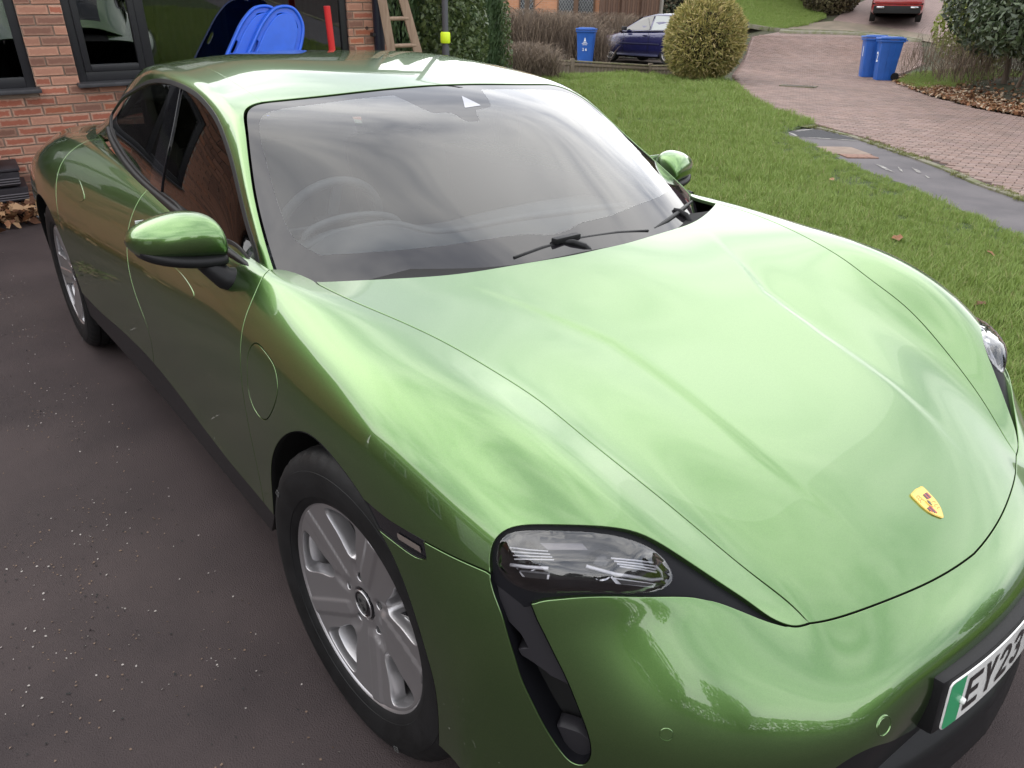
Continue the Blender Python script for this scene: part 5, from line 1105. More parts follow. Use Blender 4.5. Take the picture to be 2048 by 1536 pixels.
def gn_scatter(name, pts, scl, coll, parent=None):
    me = bpy.data.meshes.new(name); me.from_pydata([tuple(map(float, p)) for p in pts], [], []); 
    at = me.attributes.new('sc', 'FLOAT', 'POINT'); at.data.foreach_set('value', scl.astype(np.float32))
    o = link(bpy.data.objects.new(name, me), parent)
    ng = bpy.data.node_groups.new(name, 'GeometryNodeTree'); ng.interface.new_socket('Geometry', in_out='INPUT', socket_type='NodeSocketGeometry'); ng.interface.new_socket('Geometry', in_out='OUTPUT', socket_type='NodeSocketGeometry')
    n = ng.nodes; l = ng.links; gi = n.new('NodeGroupInput'); go = n.new('NodeGroupOutput'); ip = n.new('GeometryNodeInstanceOnPoints'); ci = n.new('GeometryNodeCollectionInfo'); ci.inputs['Collection'].default_value = coll; ci.inputs['Separate Children'].default_value = True; ci.inputs['Reset Children'].default_value = True
    ip.inputs['Pick Instance'].default_value = True; rv = n.new('FunctionNodeRandomValue'); rv.data_type = 'FLOAT_VECTOR'; rv.inputs[0].default_value = (-.15, -.15, 0); rv.inputs[1].default_value = (.15, .15, 6.283)
    na = n.new('GeometryNodeInputNamedAttribute'); na.data_type = 'FLOAT'; na.inputs[0].default_value = 'sc'
    l.new(gi.outputs[0], ip.inputs['Points']); l.new(ci.outputs[0], ip.inputs['Instance']); l.new(rv.outputs[0], ip.inputs['Rotation']); l.new(na.outputs[0], ip.inputs['Scale']); l.new(ip.outputs[0], go.inputs[0])
    md = o.modifiers.new('scatter', 'NODES'); md.node_group = ng; return o
LP = np.array(lawn_poly)
def lawn_points():
    out = []; 
    for (d0, d1, den) in ((2, 5, 420), (5, 8, 300), (8, 12, 190), (12, 17, 110), (17, 24, 60)):
        A = (d1**2-d0**2)/2*R(55); n = int(A*den); th = R(100)+R(55)*RNG.random(n); D = np.sqrt(d0**2+(d1**2-d0**2)*RNG.random(n)); x = 1.17+D*np.cos(th); y = -1.48+D*np.sin(th); p = np.stack([x, y], 1); p = p[inside(p, LP)]; k = 1+.5*np.clip((d0-5)/10, 0, 1); out.append(np.c_[p, np.full(len(p), k)])
    th = np.zeros(0); n = 9000; x = RNG.uniform(-4, 5, n); y = RNG.uniform(1.27, 5, n); p = np.stack([x, y], 1); p = p[inside(p, LP)]; out.append(np.c_[p, np.full(len(p), 1.)])
    return np.vstack(out)
lp = lawn_points()
# mown turf is thinner and yellower in patches near the path
edge = resample(np.array(lawnpath, float), .2); de = np.full(len(lp), 9.)
for c in range(0, len(edge), 50): de = np.minimum(de, np.sqrt(((lp[:, None, :2]-edge[None, c:c+50])**2).sum(2)).min(1))
sc_ = lp[:, 2]*(.55+.85*RNG.random(len(lp))**1.3)*np.clip(.62+de*.35, .62, 1.05)*(1+.25*np.sin(lp[:, 0]*2.1+1)*np.sin(lp[:, 1]*1.7))
grass = gn_scatter('grass', np.c_[lp[:, :2], TZ(lp[:, 0], lp[:, 1])+.02], sc_, hid); tag(grass, 'short damp green grass growing over the front lawn', 'grass', kind='stuff')
# weeds and moss tufts along kerb, verge and the bank
wp = []
kk = resample(np.array(pathkerb[:8], float), .02); 
for p in kk:
    if RNG.random() < .55+.4*math.sin(p[0]*3.1)+.3*math.sin(p[0]*7.3): wp.append((p[0]+RNG.normal()*.05, p[1]+RNG.normal()*.05, RNG.uniform(.3, .9)))
VP = np.array([(-10.7, 15.2), (-8.81, 13.08), (-6.99, 11.42), (-5.5, 10.33), (-5.42, 9.9), (-6.4, 10.1), (-7.8, 11.2), (-9.6, 13.3)]); 
q = np.stack([RNG.uniform(-10.7, -5.4, 3000), RNG.uniform(9.8, 15.3, 3000)], 1); q = q[inside(q, VP)]; wp += [(a, b, RNG.uniform(.3, .8)) for a, b in q[:900]]
wp = np.array(wp); hid2 = bpy.data.collections.new('weed_sources'); o = bpy.data.objects.new('weed_tuft', tuft('weed_tuft', 30, .06, .05, .006, [leafmat('moss_and_weeds', (.11, .13, .03), (.2, .2, .07), .7, .2, 3), G2], 1.0)); hid2.objects.link(o)
weeds = gn_scatter('weeds', np.c_[wp[:, :2], TZ(wp[:, 0], wp[:, 1])+.02], wp[:, 2], hid2); tag(weeds, 'yellow green moss and weeds along the kerb joints and verge', 'weeds', kind='stuff')
BP = np.array(bank_poly); q = np.stack([RNG.uniform(-9.6, -5.5, 5000), RNG.uniform(16.5, 24, 5000)], 1); q = q[inside(q, BP)]; dd = np.hypot(q[:, 0]+8.3, q[:, 1]-19.6); q = q[dd < 2.0*RNG.random(len(q))**.5+.4]
bg_ = gn_scatter('bank_grass', np.c_[q, bankz(q)], np.full(len(q), 1.3), hid); tag(bg_, 'patch of green grass on the bank behind the pair of blue bins', 'grass', kind='stuff')
q = np.stack([RNG.uniform(-24, -16.9, 14000), RNG.uniform(26.6, 32, 14000)], 1); L2 = np.array([(-17.5, 26.7), (-20.5, 26.8), (-24, 28.5), (-23.5, 32), (-18.6, 31.5), (-17.0, 29.6), (-16.9, 28.2)]); q = q[inside(q, L2)][:5500]
fg_ = gn_scatter('far_grass', np.c_[q, TZ(q[:, 0], q[:, 1])+.01], np.full(len(q), 1.7), hid); tag(fg_, 'bright green grass on the sloping lawn across the road', 'grass', kind='stuff')
# fallen leaves
M_leaf = [mat('dead_leaf_%s' % 'abc'[i], c, .7, var=.2, vscale=60) for i, c in enumerate([(.20, .085, .035), (.28, .16, .08), (.12, .05, .025)])]
def leaf_mesh(m, s):
    V = [(-.5, 0, 0), (-.25, .22, .05), (.05, .30, .02), (.3, .16, .08), (.55, 0, .02), (.3, -.18, .09), (.0, -.28, .03), (-.28, -.2, .06), (0, 0, .0)]
    me = bpy.data.meshes.new('fallen_leaf'); me.from_pydata([(x*s, y*s, z*s*1.6+.01) for x, y, z in V], [], [(8, i, (i+1) % 8) for i in range(8)]); me.materials.append(m); me.update(); return me
lm = [leaf_mesh(M_leaf[i % 3], .11) for i in range(3)]
LEAF = [((-1.32, 4.39), 'curled brown leaf lying on the lawn nearest the car wing, middle of the grass', 1.3, 0), ((-2.17, 3.36), 'pale tan leaf pressed flat in the grass beside the far door mirror', .9, 1), ((-1.95, 2.75), 'small brown leaf in the grass just behind the far windscreen pillar', .8, 2), ((-.72, 4.55), 'dry brown leaf on the lawn near the path edge, right of the curled one', .9, 0), ((-3.9, 4.9), 'lone brown leaf on the lawn between mirror and fence', .9, 2), ((-.3, 3.3), 'dark leaf half hidden in the grass by the front wing', 1.0, 2), ((-2.9, 6.2), 'small pale leaf on the lawn close to the inspection cover', .8, 1)]
for (xy, lab, s_, k) in LEAF:
    o = link(bpy.data.objects.new('fallen_leaf', lm[k])); o.location = (xy[0], xy[1], tz(*xy)+.065); o.scale = (s_, s_, s_); o.rotation_euler = (RNG.uniform(-.4, .4), RNG.uniform(-.4, .4), RNG.uniform(0, 6)); tag(o, lab, 'leaf', 'fallen leaves scattered on the lawn')
# leaf litter on the bank and by the wall
e = resample(np.array(bank_poly[1:10], float), .02); C = []
for p in e:
    for _ in range(14):
        d = RNG.exponential(.35); a = p+np.array([.35, .9])*d+RNG.normal(size=2)*.08; C.append((a[0], a[1], float(bankz(np.array([a]))[0])+.02))
lit = scatter_quads('leaf_litter', np.array(C), .06, None, normals=np.tile([0, 0, 1.], (len(C), 1)), jitter=.7, elong=1.3, mats=M_leaf+[mat('pale_leaf', (.42, .33, .24), .7)], curl=.15); tag(lit, 'brown fallen leaves lying along the foot of the bank beside the paving', 'leaf litter', kind='stuff')
# gravel specks on the driveway
M_spk = [mat('pale_grit', (.34, .31, .29), .8), mat('brown_grit', (.16, .11, .08), .9), mat('dark_grit', (.02, .02, .02), .9)]
n = 2600; x = RNG.uniform(-5.5, 1.6, n); y = -1.0-RNG.exponential(.8, n); cl_ = RNG.random(n) < .5; cx = RNG.uniform(-4, .5, 40); cy = -1.1-RNG.exponential(.7, 40); ii = RNG.integers(0, 40, n); x = np.where(cl_, cx[ii]+RNG.normal(size=n)*.09, x); y = np.where(cl_, cy[ii]+RNG.normal(size=n)*.07, y)
C = np.c_[x, y, np.full(n, .0025)]; grit = scatter_quads('grit', C, .0052, None, normals=np.tile([0, 0, 1.], (n, 1)), jitter=.3, elong=1.2, mats=[M_spk[0], M_spk[1], M_spk[2], M_spk[1]], curl=.2); tag(grit, 'tiny pale grit and crumbs scattered on the dark driveway', 'grit', kind='stuff')
# ================================================================ brick house behind the car
WX = -6.30
HM = Matrix(((.99455, .07721, .07002, -6.3811), (-.07459, .99644, -.03936, .0605), (-.07281, .03392, .99677, .0031), (0, 0, 0, 1)))
def hm(t): bpy.context.view_layer.update(); t.matrix_world = HM @ Matrix.Translation((6.3, 0, 0)) @ t.matrix_world; return t
M_mortar = mat('mortar', (.33, .26, .21), .95, bump=.5, bscale=60, bdist=.003)
def brickmat(name, edge, core, dark):
    m = bpy.data.materials.new(name); m.use_nodes = True; t = m.node_tree; n = t.nodes; l = t.links; b = n['Principled BSDF']; b.inputs['Roughness'].default_value = .88; b.inputs['Specular IOR Level'].default_value = .25
    tc = n.new('ShaderNodeTexCoord'); sp = n.new('ShaderNodeSeparateXYZ'); l.new(tc.outputs['Generated'], sp.inputs[0])
    def m2(op, a, bb=None, cc=None):
        q = n.new('ShaderNodeMath'); q.operation = op
        for i, v in enumerate((a, bb, cc)):
            if v is None: continue
            if hasattr(v, 'node'): l.new(v, q.inputs[i])
            else: q.inputs[i].default_value = v
        return q.outputs[0]
    dy = m2('MULTIPLY', m2('SUBTRACT', .5, m2('ABSOLUTE', m2('SUBTRACT', sp.outputs[1], .5))), 3.3); dz = m2('SUBTRACT', .5, m2('ABSOLUTE', m2('SUBTRACT', sp.outputs[2], .5)))
    d = m2('MINIMUM', dy, dz)
    nz_ = n.new('ShaderNodeTexNoise'); nz_.inputs['Scale'].default_value = 38; nz_.inputs['Detail'].default_value = 6; oi = n.new('ShaderNodeObjectInfo')
    ad = n.new('ShaderNodeVectorMath'); l.new(tc.outputs['Object'], ad.inputs[0]); cm = n.new('ShaderNodeCombineXYZ'); l.new(m2('MULTIPLY', oi.outputs['Random'], 40), cm.inputs[0]); l.new(cm.outputs[0], ad.inputs[1]); l.new(ad.outputs[0], nz_.inputs[0])
    dd = m2('ADD', d, m2('MULTIPLY', m2('SUBTRACT', nz_.outputs[0], .5), .42)); mr = n.new('ShaderNodeMapRange'); mr.inputs[1].default_value = .13; mr.inputs[2].default_value = .27; l.new(dd, mr.inputs[0])
    nf = n.new('ShaderNodeTexNoise'); nf.inputs['Scale'].default_value = 120; nf.inputs['Detail'].default_value = 4; l.new(ad.outputs[0], nf.inputs[0])
    mc = n.new('ShaderNodeMix'); mc.data_type = 'RGBA'; mc.inputs[6].default_value = core; mc.inputs[7].default_value = dark; l.new(nf.outputs[0], mc.inputs[0])
    mx_ = n.new('ShaderNodeMix'); mx_.data_type = 'RGBA'; mx_.inputs[6].default_value = edge; l.new(mr.outputs[0], mx_.inputs[0]); l.new(mc.outputs[2], mx_.inputs[7])
    hs = n.new('ShaderNodeHueSaturation'); l.new(m2('ADD', m2('MULTIPLY', oi.outputs['Random'], .34), .83), hs.inputs['Value']); l.new(mx_.outputs[2], hs.inputs['Color']); l.new(hs.outputs[0], b.inputs['Base Color'])
    bp = n.new('ShaderNodeBump'); bp.inputs['Distance'].default_value = .004; bp.inputs['Strength'].default_value = .9; l.new(m2('ADD', nz_.outputs[0], m2('MULTIPLY', nf.outputs[0], .5)), bp.inputs['Height']); l.new(bp.outputs[0], b.inputs['Normal'])
    return m
M_br = [brickmat('brick_pink_red', (.50, .30, .22, 1), (.41, .14, .088, 1), (.33, .12, .08, 1)), brickmat('brick_plain_pink', (.46, .25, .175, 1), (.42, .21, .145, 1), (.34, .17, .12, 1)), brickmat('brick_brown', (.35, .20, .145, 1), (.27, .135, .095, 1), (.21, .11, .085, 1)), brickmat('brick_orange_red', (.48, .285, .20, 1), (.47, .165, .09, 1), (.34, .12, .075, 1))]
house = thing('brick_house', 'pink red brick house wall with black framed windows directly behind the parked car', 'house', (WX, 0, 0)); hm(house)
def at_house(o): o.parent = house; return o
M_upvc = mat('dark_grey_window_frame', (.020, .020, .023), .42, bump=.04, bscale=200)
M_upvc2 = mat('grey_sill', (.05, .05, .055), .45, var=.2, vscale=8)
W1 = (-.10, 2.345, .985, 2.35); W2 = (-2.3, -.42, .965, 2.35)
# mortar backing with openings
def wallgrid(ys_, zs_, hole):
    V = []; Fc = []; 
    for a in range(len(ys_)-1):
        for b in range(len(zs_)-1):
            cy, cz = (ys_[a]+ys_[a+1])/2, (zs_[b]+zs_[b+1])/2
            if hole(cy, cz): continue
            i = len(V); V += [(-.006, ys_[a], zs_[b]), (-.006, ys_[a+1], zs_[b]), (-.006, ys_[a+1], zs_[b+1]), (-.006, ys_[a], zs_[b+1])]; Fc.append((i, i+1, i+2, i+3))
    return V, Fc
inw = lambda y, z: any(w_[0] < y < w_[1] and w_[2] < z < w_[3] for w_ in (W1, W2))
V, Fc = wallgrid([-8.5, -2.3, -.42, -.10, 2.345, 2.77], [-.3, .965, .985, 2.35, 2.92], inw)
wall = mesh('wall', V, Fc, M_mortar, house, smooth=False)
# side return of the house and reveals
V = [(0, 2.77, -.3), (-7, 2.77, -.3), (-7, 2.77, 2.92), (0, 2.77, 2.92)]; mesh('side_wall', [(x-.006, y, z) for x, y, z in V], [(0, 1, 2, 3)], mat('side_brick', (.33, .16, .11), .9, var=.2, vscale=30), house, smooth=False)
Vb = [(-.05, -.1075, -.0325), (-.05, .1075, -.0325), (-.05, .1075, .0325), (-.05, -.1075, .0325), (0.002, -.1075, -.0325), (0.002, .1075, -.0325), (0.002, .1075, .0325), (0.002, -.1075, .0325), (.008, -.1045, -.0295), (.008, .1045, -.0295), (.008, .1045, .0295), (.008, -.1045, .0295)]
Fb = [(0, 4, 5, 1), (1, 5, 6, 2), (2, 6, 7, 3), (3, 7, 4, 0), (4, 8, 9, 5), (5, 9, 10, 6), (6, 10, 11, 7), (7, 11, 8, 4), (8, 11, 10, 9)]
def brick_mesh(m, w_=1.0):
    me = bpy.data.meshes.new('brick'); r = random.Random(int(w_*100)+hash(m.name) % 97)
    me.from_pydata([(x+(r.uniform(-.0012, .0012) if i > 7 else 0), y*w_+(r.uniform(-.0012, .0012) if i > 7 else 0), z+(r.uniform(-.0012, .0012) if i > 7 else 0)) for i, (x, y, z) in enumerate(Vb)], [], [f[::-1] for f in Fb]); me.materials.append(m); me.update(); return me
bmesh_cache = {}
VA = []; FA = []; MI = []; nb = 0
for k in range(-21, 48):
    z0 = 1.59+.075*k; zc = z0-.0375
    if zc < 0.01 or zc > 2.9: continue
    off = -.194+(.1125 if k % 2 else 0)
    for j in range(-40, 16):
        a = off+.225*j+.005; b = off+.225*(j+1)-.005
        if a < -8.4 or b > 3.2: continue
        segs_ = [(a, min(b, 2.77))] if a < 2.74 else []
        for w_ in (W1, W2):
            if w_[2]-.02 < zc < w_[3]+.02:
                ns = []
                for (p, q_) in segs_:
                    if q_ <= w_[0] or p >= w_[1]: ns.append((p, q_))
                    else:
                        if p < w_[0]-.03: ns.append((p, w_[0]))
                        if q_ > w_[1]+.03: ns.append((w_[1], q_))
                segs_ = ns
        for (p, q_) in segs_:
            kf = round((q_-p)/.215, 2); mi = RNG.choice(4, p=[.5, .18, .17, .15] if zc < 1.0 else [.22, .40, .26, .12]); cy = (p+q_)/2
            near = zc < 1.78 and (-1.15 < cy < .75 or 2.3 < cy < 2.85)
            if near and nb < 290:
                key = (int(mi), kf)
                if key not in bmesh_cache: bmesh_cache[key] = brick_mesh(M_br[mi], kf)
                o = bpy.data.objects.new('brick', bmesh_cache[key]); COL.objects.link(o); o.parent = wall; o.location = (random.uniform(-.002, .002), cy, zc); o.rotation_euler = (random.gauss(0, .004), random.gauss(0, .01), random.gauss(0, .006)); nb += 1
            else:
                bs = len(VA); VA += [(x, y*kf+cy, z+zc) for x, y, z in Vb]; FA += [tuple(bs+i for i in f[::-1]) for f in Fb]; MI += [int(mi)]*len(Fb)
M_brf = [mat('brick_far_%d' % i, c, .9, var=.15, vscale=25, bump=.5, bscale=80) for i, c in enumerate([(.38, .19, .13), (.36, .18, .12), (.27, .14, .10), (.40, .18, .11)])]
o = mesh('bricks_beyond', VA, FA, None, wall, smooth=False, mats=M_brf, midx=MI); o['kind'] = 'stuff'
M_win = glass_mat('window_glass', (.42, .45, .46, 1), 3.2); M_room = mat('dim_room', (.045, .045, .048), .9); M_curt = mat('grey_curtain', (.16, .16, .165), .9, var=.1, vscale=4)
def window(w_, mull, frame_r=.07):
    y0, y1, z0, z1 = w_; root = bpy.data.objects.new('window', None); link(root, house); xi = -.06
    for nm, c, s in (('window_frame', (xi, y0+.033, (z0+z1)/2), (.075, .066, z1-z0)), ('window_frame', (xi, y1-.033, (z0+z1)/2), (.075, .066, z1-z0)), ('window_frame', (xi, (y0+y1)/2, z0+.058), (.075, y1-y0-.132, .075)), ('window_frame', (xi, (y0+y1)/2, z1-.033), (.075, y1-y0-.132, .066))): box(nm, c, s, M_upvc, root, bevel=.006)
    box('sill', (.028, (y0+y1)/2, z0+.006), (.16, y1-y0+.05, .030), M_upvc2, root, bevel=.006)
    xs = [y0+.066]+[m_ for m_ in mull]+[y1-.066]
    for a in mull: box('mullion', (xi+.004, a, (z0+z1)/2+.02), (.08, .075, z1-z0-.16), M_upvc, root, bevel=.006)
    for i in range(len(xs)-1):
        a = xs[i]+(.038 if i else 0); b = xs[i+1]-(.038 if i < len(xs)-2 else 0); zb = z0+.096; zt = z1-.066; sw_ = .05
        sash = bool(i == 0 and len(mull))
        if sash:
            for c, s in (((xi+.012, a+sw_/2, (zb+zt)/2), (.075, sw_, zt-zb)), ((xi+.012, b-sw_/2, (zb+zt)/2), (.075, sw_, zt-zb)), ((xi+.012, (a+b)/2, zb+sw_/2), (.075, b-a-2*sw_, sw_)), ((xi+.012, (a+b)/2, zt-sw_/2), (.075, b-a-2*sw_, sw_))): box('sash', c, s, M_upvc, root, bevel=.008)
            a += sw_; b -= sw_; zb += sw_; zt -= sw_
        box('window_pane', (xi+.01, (a+b)/2, (zb+zt)/2), (.006, b-a+.01, zt-zb+.01), M_win, root)
    return root
window(W1, [.48]); window(W2, [-1.5])
# rooms behind the glass
for (y0, y1) in ((-.2, 2.55), (-2.4, -.3)):
    V = [(-.12, y0, .8), (-2.2, y0, .8), (-2.2, y0, 2.4), (-.12, y0, 2.4), (-.12, y1, .8), (-2.2, y1, .8), (-2.2, y1, 2.4), (-.12, y1, 2.4)]
    mesh('room', V, [(0, 1, 2, 3), (4, 5, 6, 7), (1, 5, 6, 2), (0, 4, 5, 1), (3, 2, 6, 7)], M_room, house, smooth=False)
def curtain(y0, y1, z0, z1, x):
    ys_ = np.linspace(y0, y1, 70); V = [(x+.025*math.sin(y*55)+.01*math.sin(y*23), y, z) for z in (z0, z1) for y in ys_]; n = len(ys_); mesh('curtain', V, [(i, i+1, n+i+1, n+i) for i in range(n-1)], M_curt, house)
curtain(.62, 1.25, .9, 2.3, -.22); curtain(1.95, 2.2, .9, 2.3, -.22)
# roof and gutter (mostly seen as a reflection in the car's roof)
M_rooft = mat('concrete_roof_tile', (.10, .07, .055), .85, var=.2, vscale=3)
for i in range(16):
    xx0 = .35-i*.27; zz0 = 2.95+i*.072; box('roof_tile_course', (xx0-.13, -2.75, zz0+.10), (.34, 11.6, .035), M_rooft, house, Matrix.Rotation(R(15), 3, 'Y'))
tube('gutter', [(.42, -8.5, 2.9), (.42, 3.1, 2.9)], .055, M_upvc, house); box('soffit', (.18, -2.75, 2.93), (.42, 11.5, .05), M_upvc, house)
pipe = tube('downpipe', [(.055, 2.642, 2.9), (.055, 2.642, .1)], .052, mat('black_downpipe', (.012, .014, .025), .35), house, 16)
for z in (.6, 1.31, 2.2): box('pipe_clip', (.03, 2.642, z), (.10, .15, .03), M_upvc, pipe)
bmr = bmesh.new(); add_tube(bmr, [(.012+.012*0, 2.535+.012*math.cos(t), 1.365+.012*math.sin(t)) for t in np.linspace(0, 2*math.pi, 14, endpoint=False)], .0035, 6, closed=True); bmobj('wall_ring', bmr, M_upvc, house, smooth=True)
# ---------------------------------------------------------------- things against the wall
M_blue = mat('blue_plastic', (.018, .12, .70), .32, coat=.3, coat_rough=.2, var=.06, vscale=10)
def sled(loc, lab):
    t = thing('toboggan', lab, 'toboggan', loc, group=None)
    # outline in its own plane: x across, y along, z thickness; a nose with a rounded end
    Wd, Ln = .205, 1.18
    def outl(k, s=1.0, n=10):
        p = [(-Wd, 0), (-Wd, .25), (-Wd*.98, .70), (-Wd*.90, .95), (-Wd*.62, 1.10), (0, 1.17), (Wd*.62, 1.10), (Wd*.90, .95), (Wd*.98, .70), (Wd, .25), (Wd, 0), (Wd*.8, -.05), (-Wd*.8, -.05)]
        c = np.array(p); m_ = np.array([0, .56]); return resample(catmull(m_+(c-m_)*np.array([k, 1-(1-k)*.38]), .02, True), .02, True)
    f = lambda ab: (np.stack([ab[:, 0], ab[:, 1], 0*ab[:, 0]], 1), np.tile([0, 0, 1.], (len(ab), 1)))
    o = outl(1.0); slot = lambda cx, cy, w_, h_: resample(catmull(np.array([(cx-w_, cy-h_), (cx+w_, cy-h_), (cx+w_, cy+h_), (cx-w_, cy+h_)]), .01, True), .012, True)
    arcslot = []
    for a in np.radians(np.linspace(35, 145, 12)): arcslot.append((.135*np.cos(a), .96+.135*np.sin(a)*1.05))
    for a in np.radians(np.linspace(145, 35, 12)): arcslot.append((.100*np.cos(a), .955+.100*np.sin(a)*1.0))
    hs_ = [slot(-.168, .70, .012, .06), slot(.168, .70, .012, .06), slot(-.172, .38, .012, .06), slot(.172, .38, .012, .06), resample(np.array(arcslot), .012, True)]
    sh = fill(f, o, hs_, h=.05, name='shell', m=M_blue, parent=t, gap=0, rim=[(.004, -.003, .5), (.006, -.012, 1), (.006, -.028, 1)])
    sh.data.transform(Matrix.Identity(4))
    o3 = [(x, y, .006) for x, y in outl(.965)]; tube('raised_rim', o3, .014, M_blue, t, 10, closed=True)
    inner = outl(.70); seat = fill(f, inner, h=.05, name='seat_pan', m=M_blue, parent=t, gap=0, off=.016, rim=[(.004, -.003, .5), (.008, -.014, 1)])
    return t
# both lean against the big window; local plane: x across -> world y/z, y along the tilted axis
def place(t, yb, zb, xb, ang, lean):
    u = Vector((-.0, math.cos(R(ang)), math.sin(R(ang)))); u = (u+Vector((-lean, 0, 0))).normalized(); n_ = Vector((1, 0, lean)).normalized(); v = u.cross(n_).normalized(); n_ = v.cross(u)
    M = Matrix(((v.x, u.x, n_.x, xb), (v.y, u.y, n_.y, yb), (v.z, u.z, n_.z, zb), (0, 0, 0, 1))); t.matrix_world = M
chest = thing('storage_chest', 'low grey box under the window, hidden behind the roof of the green car', 'storage box', (-5.95, .95, 0)); hm(chest)
box('box_body', (0, 0, .30), (.40, 1.2, .60), mat('grey_resin', (.10, .10, .11), .6), chest, bevel=.02); box('box_lid', (0, 0, .625), (.44, 1.25, .05), mat('grey_lid', (.07, .07, .075), .5), chest, bevel=.015)
s1 = sled((0, 0, 0), 'blue plastic toboggan leaning furthest left against the window, partly hidden by the front one'); place(s1, .885, .60, -5.88, 57, .10); hm(s1)
s2 = sled((0, 0, 0), 'blue plastic toboggan in front with a white oval maker sticker, leaning against the window'); place(s2, 1.05, .60, -5.83, 57, .10); hm(s2)
st_ = bmesh.new(); M_stk = mat('white_sticker', (.62, .56, .50), .4)
sticker = extr('sticker', [(.055*math.copysign(abs(math.cos(a))**.6, math.cos(a)), .021*math.copysign(abs(math.sin(a))**.7, math.sin(a))) for a in np.linspace(0, 2*math.pi, 28, endpoint=False)], 0, .003, M_stk, Matrix.Translation((.02, .60, .018)) @ Matrix.Rotation(R(33), 4, 'Z'), s2); st_.free()
text('sticker_lettering', 'little tikes', .021, mat('black_print', (.02, .02, .02), .5), sticker, Matrix.Translation((.02, .60, .0215)) @ Matrix.Rotation(R(33), 4, 'Z') @ Matrix.Translation((0, -.006, 0)), align='CENTER')
pole = thing('red_pole', 'straight red plastic pole standing upright against the right part of the window', 'pole', (-5.9, 2.015, 0)); hm(pole)
tube('pole_shaft', [(0, .02, 0), (0, -.005, .9), (0, -.036, 1.59)], .030, mat('red_plastic', (.62, .03, .03), .4), pole, 16); box('pole_foot', (0, .02, .03), (.20, .20, .06), M_black, pole, bevel=.02)
lad = thing('wooden_ladder', 'weathered wooden ladder standing at the corner of the brick house', 'ladder', (-6.0, 2.775, -.05)); hm(lad)
M_wood = mat('weathered_wood', (.33, .235, .17), .8, col2=(.24, .16, .11), vscale=6, stretch=(6, 6, .7), bump=.4, bscale=40)
for (y0, y1) in ((2.85-2.775, 2.548-2.775), (3.31-2.775, 2.70-2.775)):
    bm = bmesh.new(); a = Vector((0, y0, 0)); b = Vector((-.12, y1+(-.0), 2.2)); d = (b-a).normalized(); rot = d.to_track_quat('Z', 'X').to_matrix(); add_box(bm, (a+b)/2, (.085, .034, (b-a).length), rot, .004); bmobj('rail', bm, M_wood, lad, smooth=True, angle=30)
for i in range(8):
    z = .30+.243*i-.003; k = z/2.2; ya = 2.85+(2.548-2.85)*k-2.775; yb = 3.31+(2.70-3.31)*k-2.775; tube('rung', [(-.12*k, ya, z), (-.12*k, yb, z)], .0195, M_wood, lad, 10)
# crates, pots and litter at the wall foot
M_crate = mat('black_crate_plastic', (.030, .027, .032), .5, var=.2, vscale=10, bump=.1, bscale=60)
cr = thing('plastic_crate', 'stack of black ribbed plastic trays with a clay pot on top, at the wall foot', 'crate stack', (-6.09, -1.02, .19)); hm(cr)
def tray(z, hw):
    bm = bmesh.new(); add_box(bm, (0, 0, z+.055), (.34, hw*2, .11), None, .006, .96); o = bmobj('tray', bm, M_crate, cr, smooth=True, angle=30)
    for i in range(3): box('rib', (.172, 0, z+.022+.019*i), (.012, hw*2-.02, .007), mat('worn_grey_edge', (.13, .12, .13), .5), o)
tray(.0, .325); tray(.125, .295)
box('tray_rim', (0, 0, .252), (.35, .61, .02), M_crate, cr, bevel=.004)
M_clay = mat('terracotta', (.42, .17, .12), .8, var=.12, vscale=10)
pot = thing('plant_pot', 'pinkish terracotta trough sitting on top of the black trays', 'plant pot', (-6.09, -1.04, .457)); hm(pot); box('pot_body', (0, 0, .03), (.20, .42, .075), M_clay, pot, bevel=.01, taper=.85); box('pot_rim', (0, 0, .072), (.22, .45, .014), mat('clay_rim', (.50, .24, .18), .7), pot, bevel=.004)
mudr = mat('black_sheet', (.012, .012, .014), .22, coat=.5)
tr2 = thing('black_gutter', 'glossy black plastic guttering lengths lying along the wall foot', 'guttering', (-6.02, -.72, .02)); hm(tr2)
for i, (dx, z, y0, y1) in enumerate(((.0, .13, -1.4, .9), (.10, .10, -1.5, 1.0), (.19, .035, -1.3, 1.1))):
    bm = bmesh.new(); V = [];
    for y in (y0, y1):
        for a in np.radians(np.linspace(0, 180, 9)): V.append((dx+.055*math.cos(a), y, z+.05*math.sin(a)))
    o = mesh('gutter_length', V, [(j, j+1, 9+j+1, 9+j) for j in range(8)], mudr, tr2)
box('support_slab', (-.02, -.2, .07), (.34, 2.6, .13), M_dark, tr2, bevel=.02)
C = []
for _ in range(650): C.append((WX+.13+abs(RNG.normal())*.22, RNG.uniform(-2.5, .1), .02+RNG.random()*.13*(RNG.random() < .6)))
C2 = [(-5.95+RNG.normal()*.13, -1.0+RNG.normal()*.2, .03+RNG.random()*.12) for _ in range(420)]
wl = scatter_quads('leaf_pile', np.array(C+C2), .055, None, normals=np.tile([0, 0, 1.], (len(C)+len(C2), 1)), jitter=.8, elong=1.4, mats=M_leaf+[mat('tan_leaf', (.36, .22, .12), .7)], curl=.2); tag(wl, 'heap of dead brown leaves gathered at the foot of the house wall', 'leaf litter', kind='stuff')
mp1 = thing('moss_patch', 'small patch of moss and old leaf crumbs on the driveway beside the rear wheel', 'moss', (-4.15, -1.45, 0))
C = np.c_[RNG.normal(size=160)*.10, RNG.normal(size=160)*.05, np.full(160, .004)]; scatter_quads('crumbs', C, .03, None, mp1, normals=np.tile([0, 0, 1.], (160, 1)), jitter=.25, mats=[M_moss, mat('brown_crumb', (.10, .07, .045), .9)])

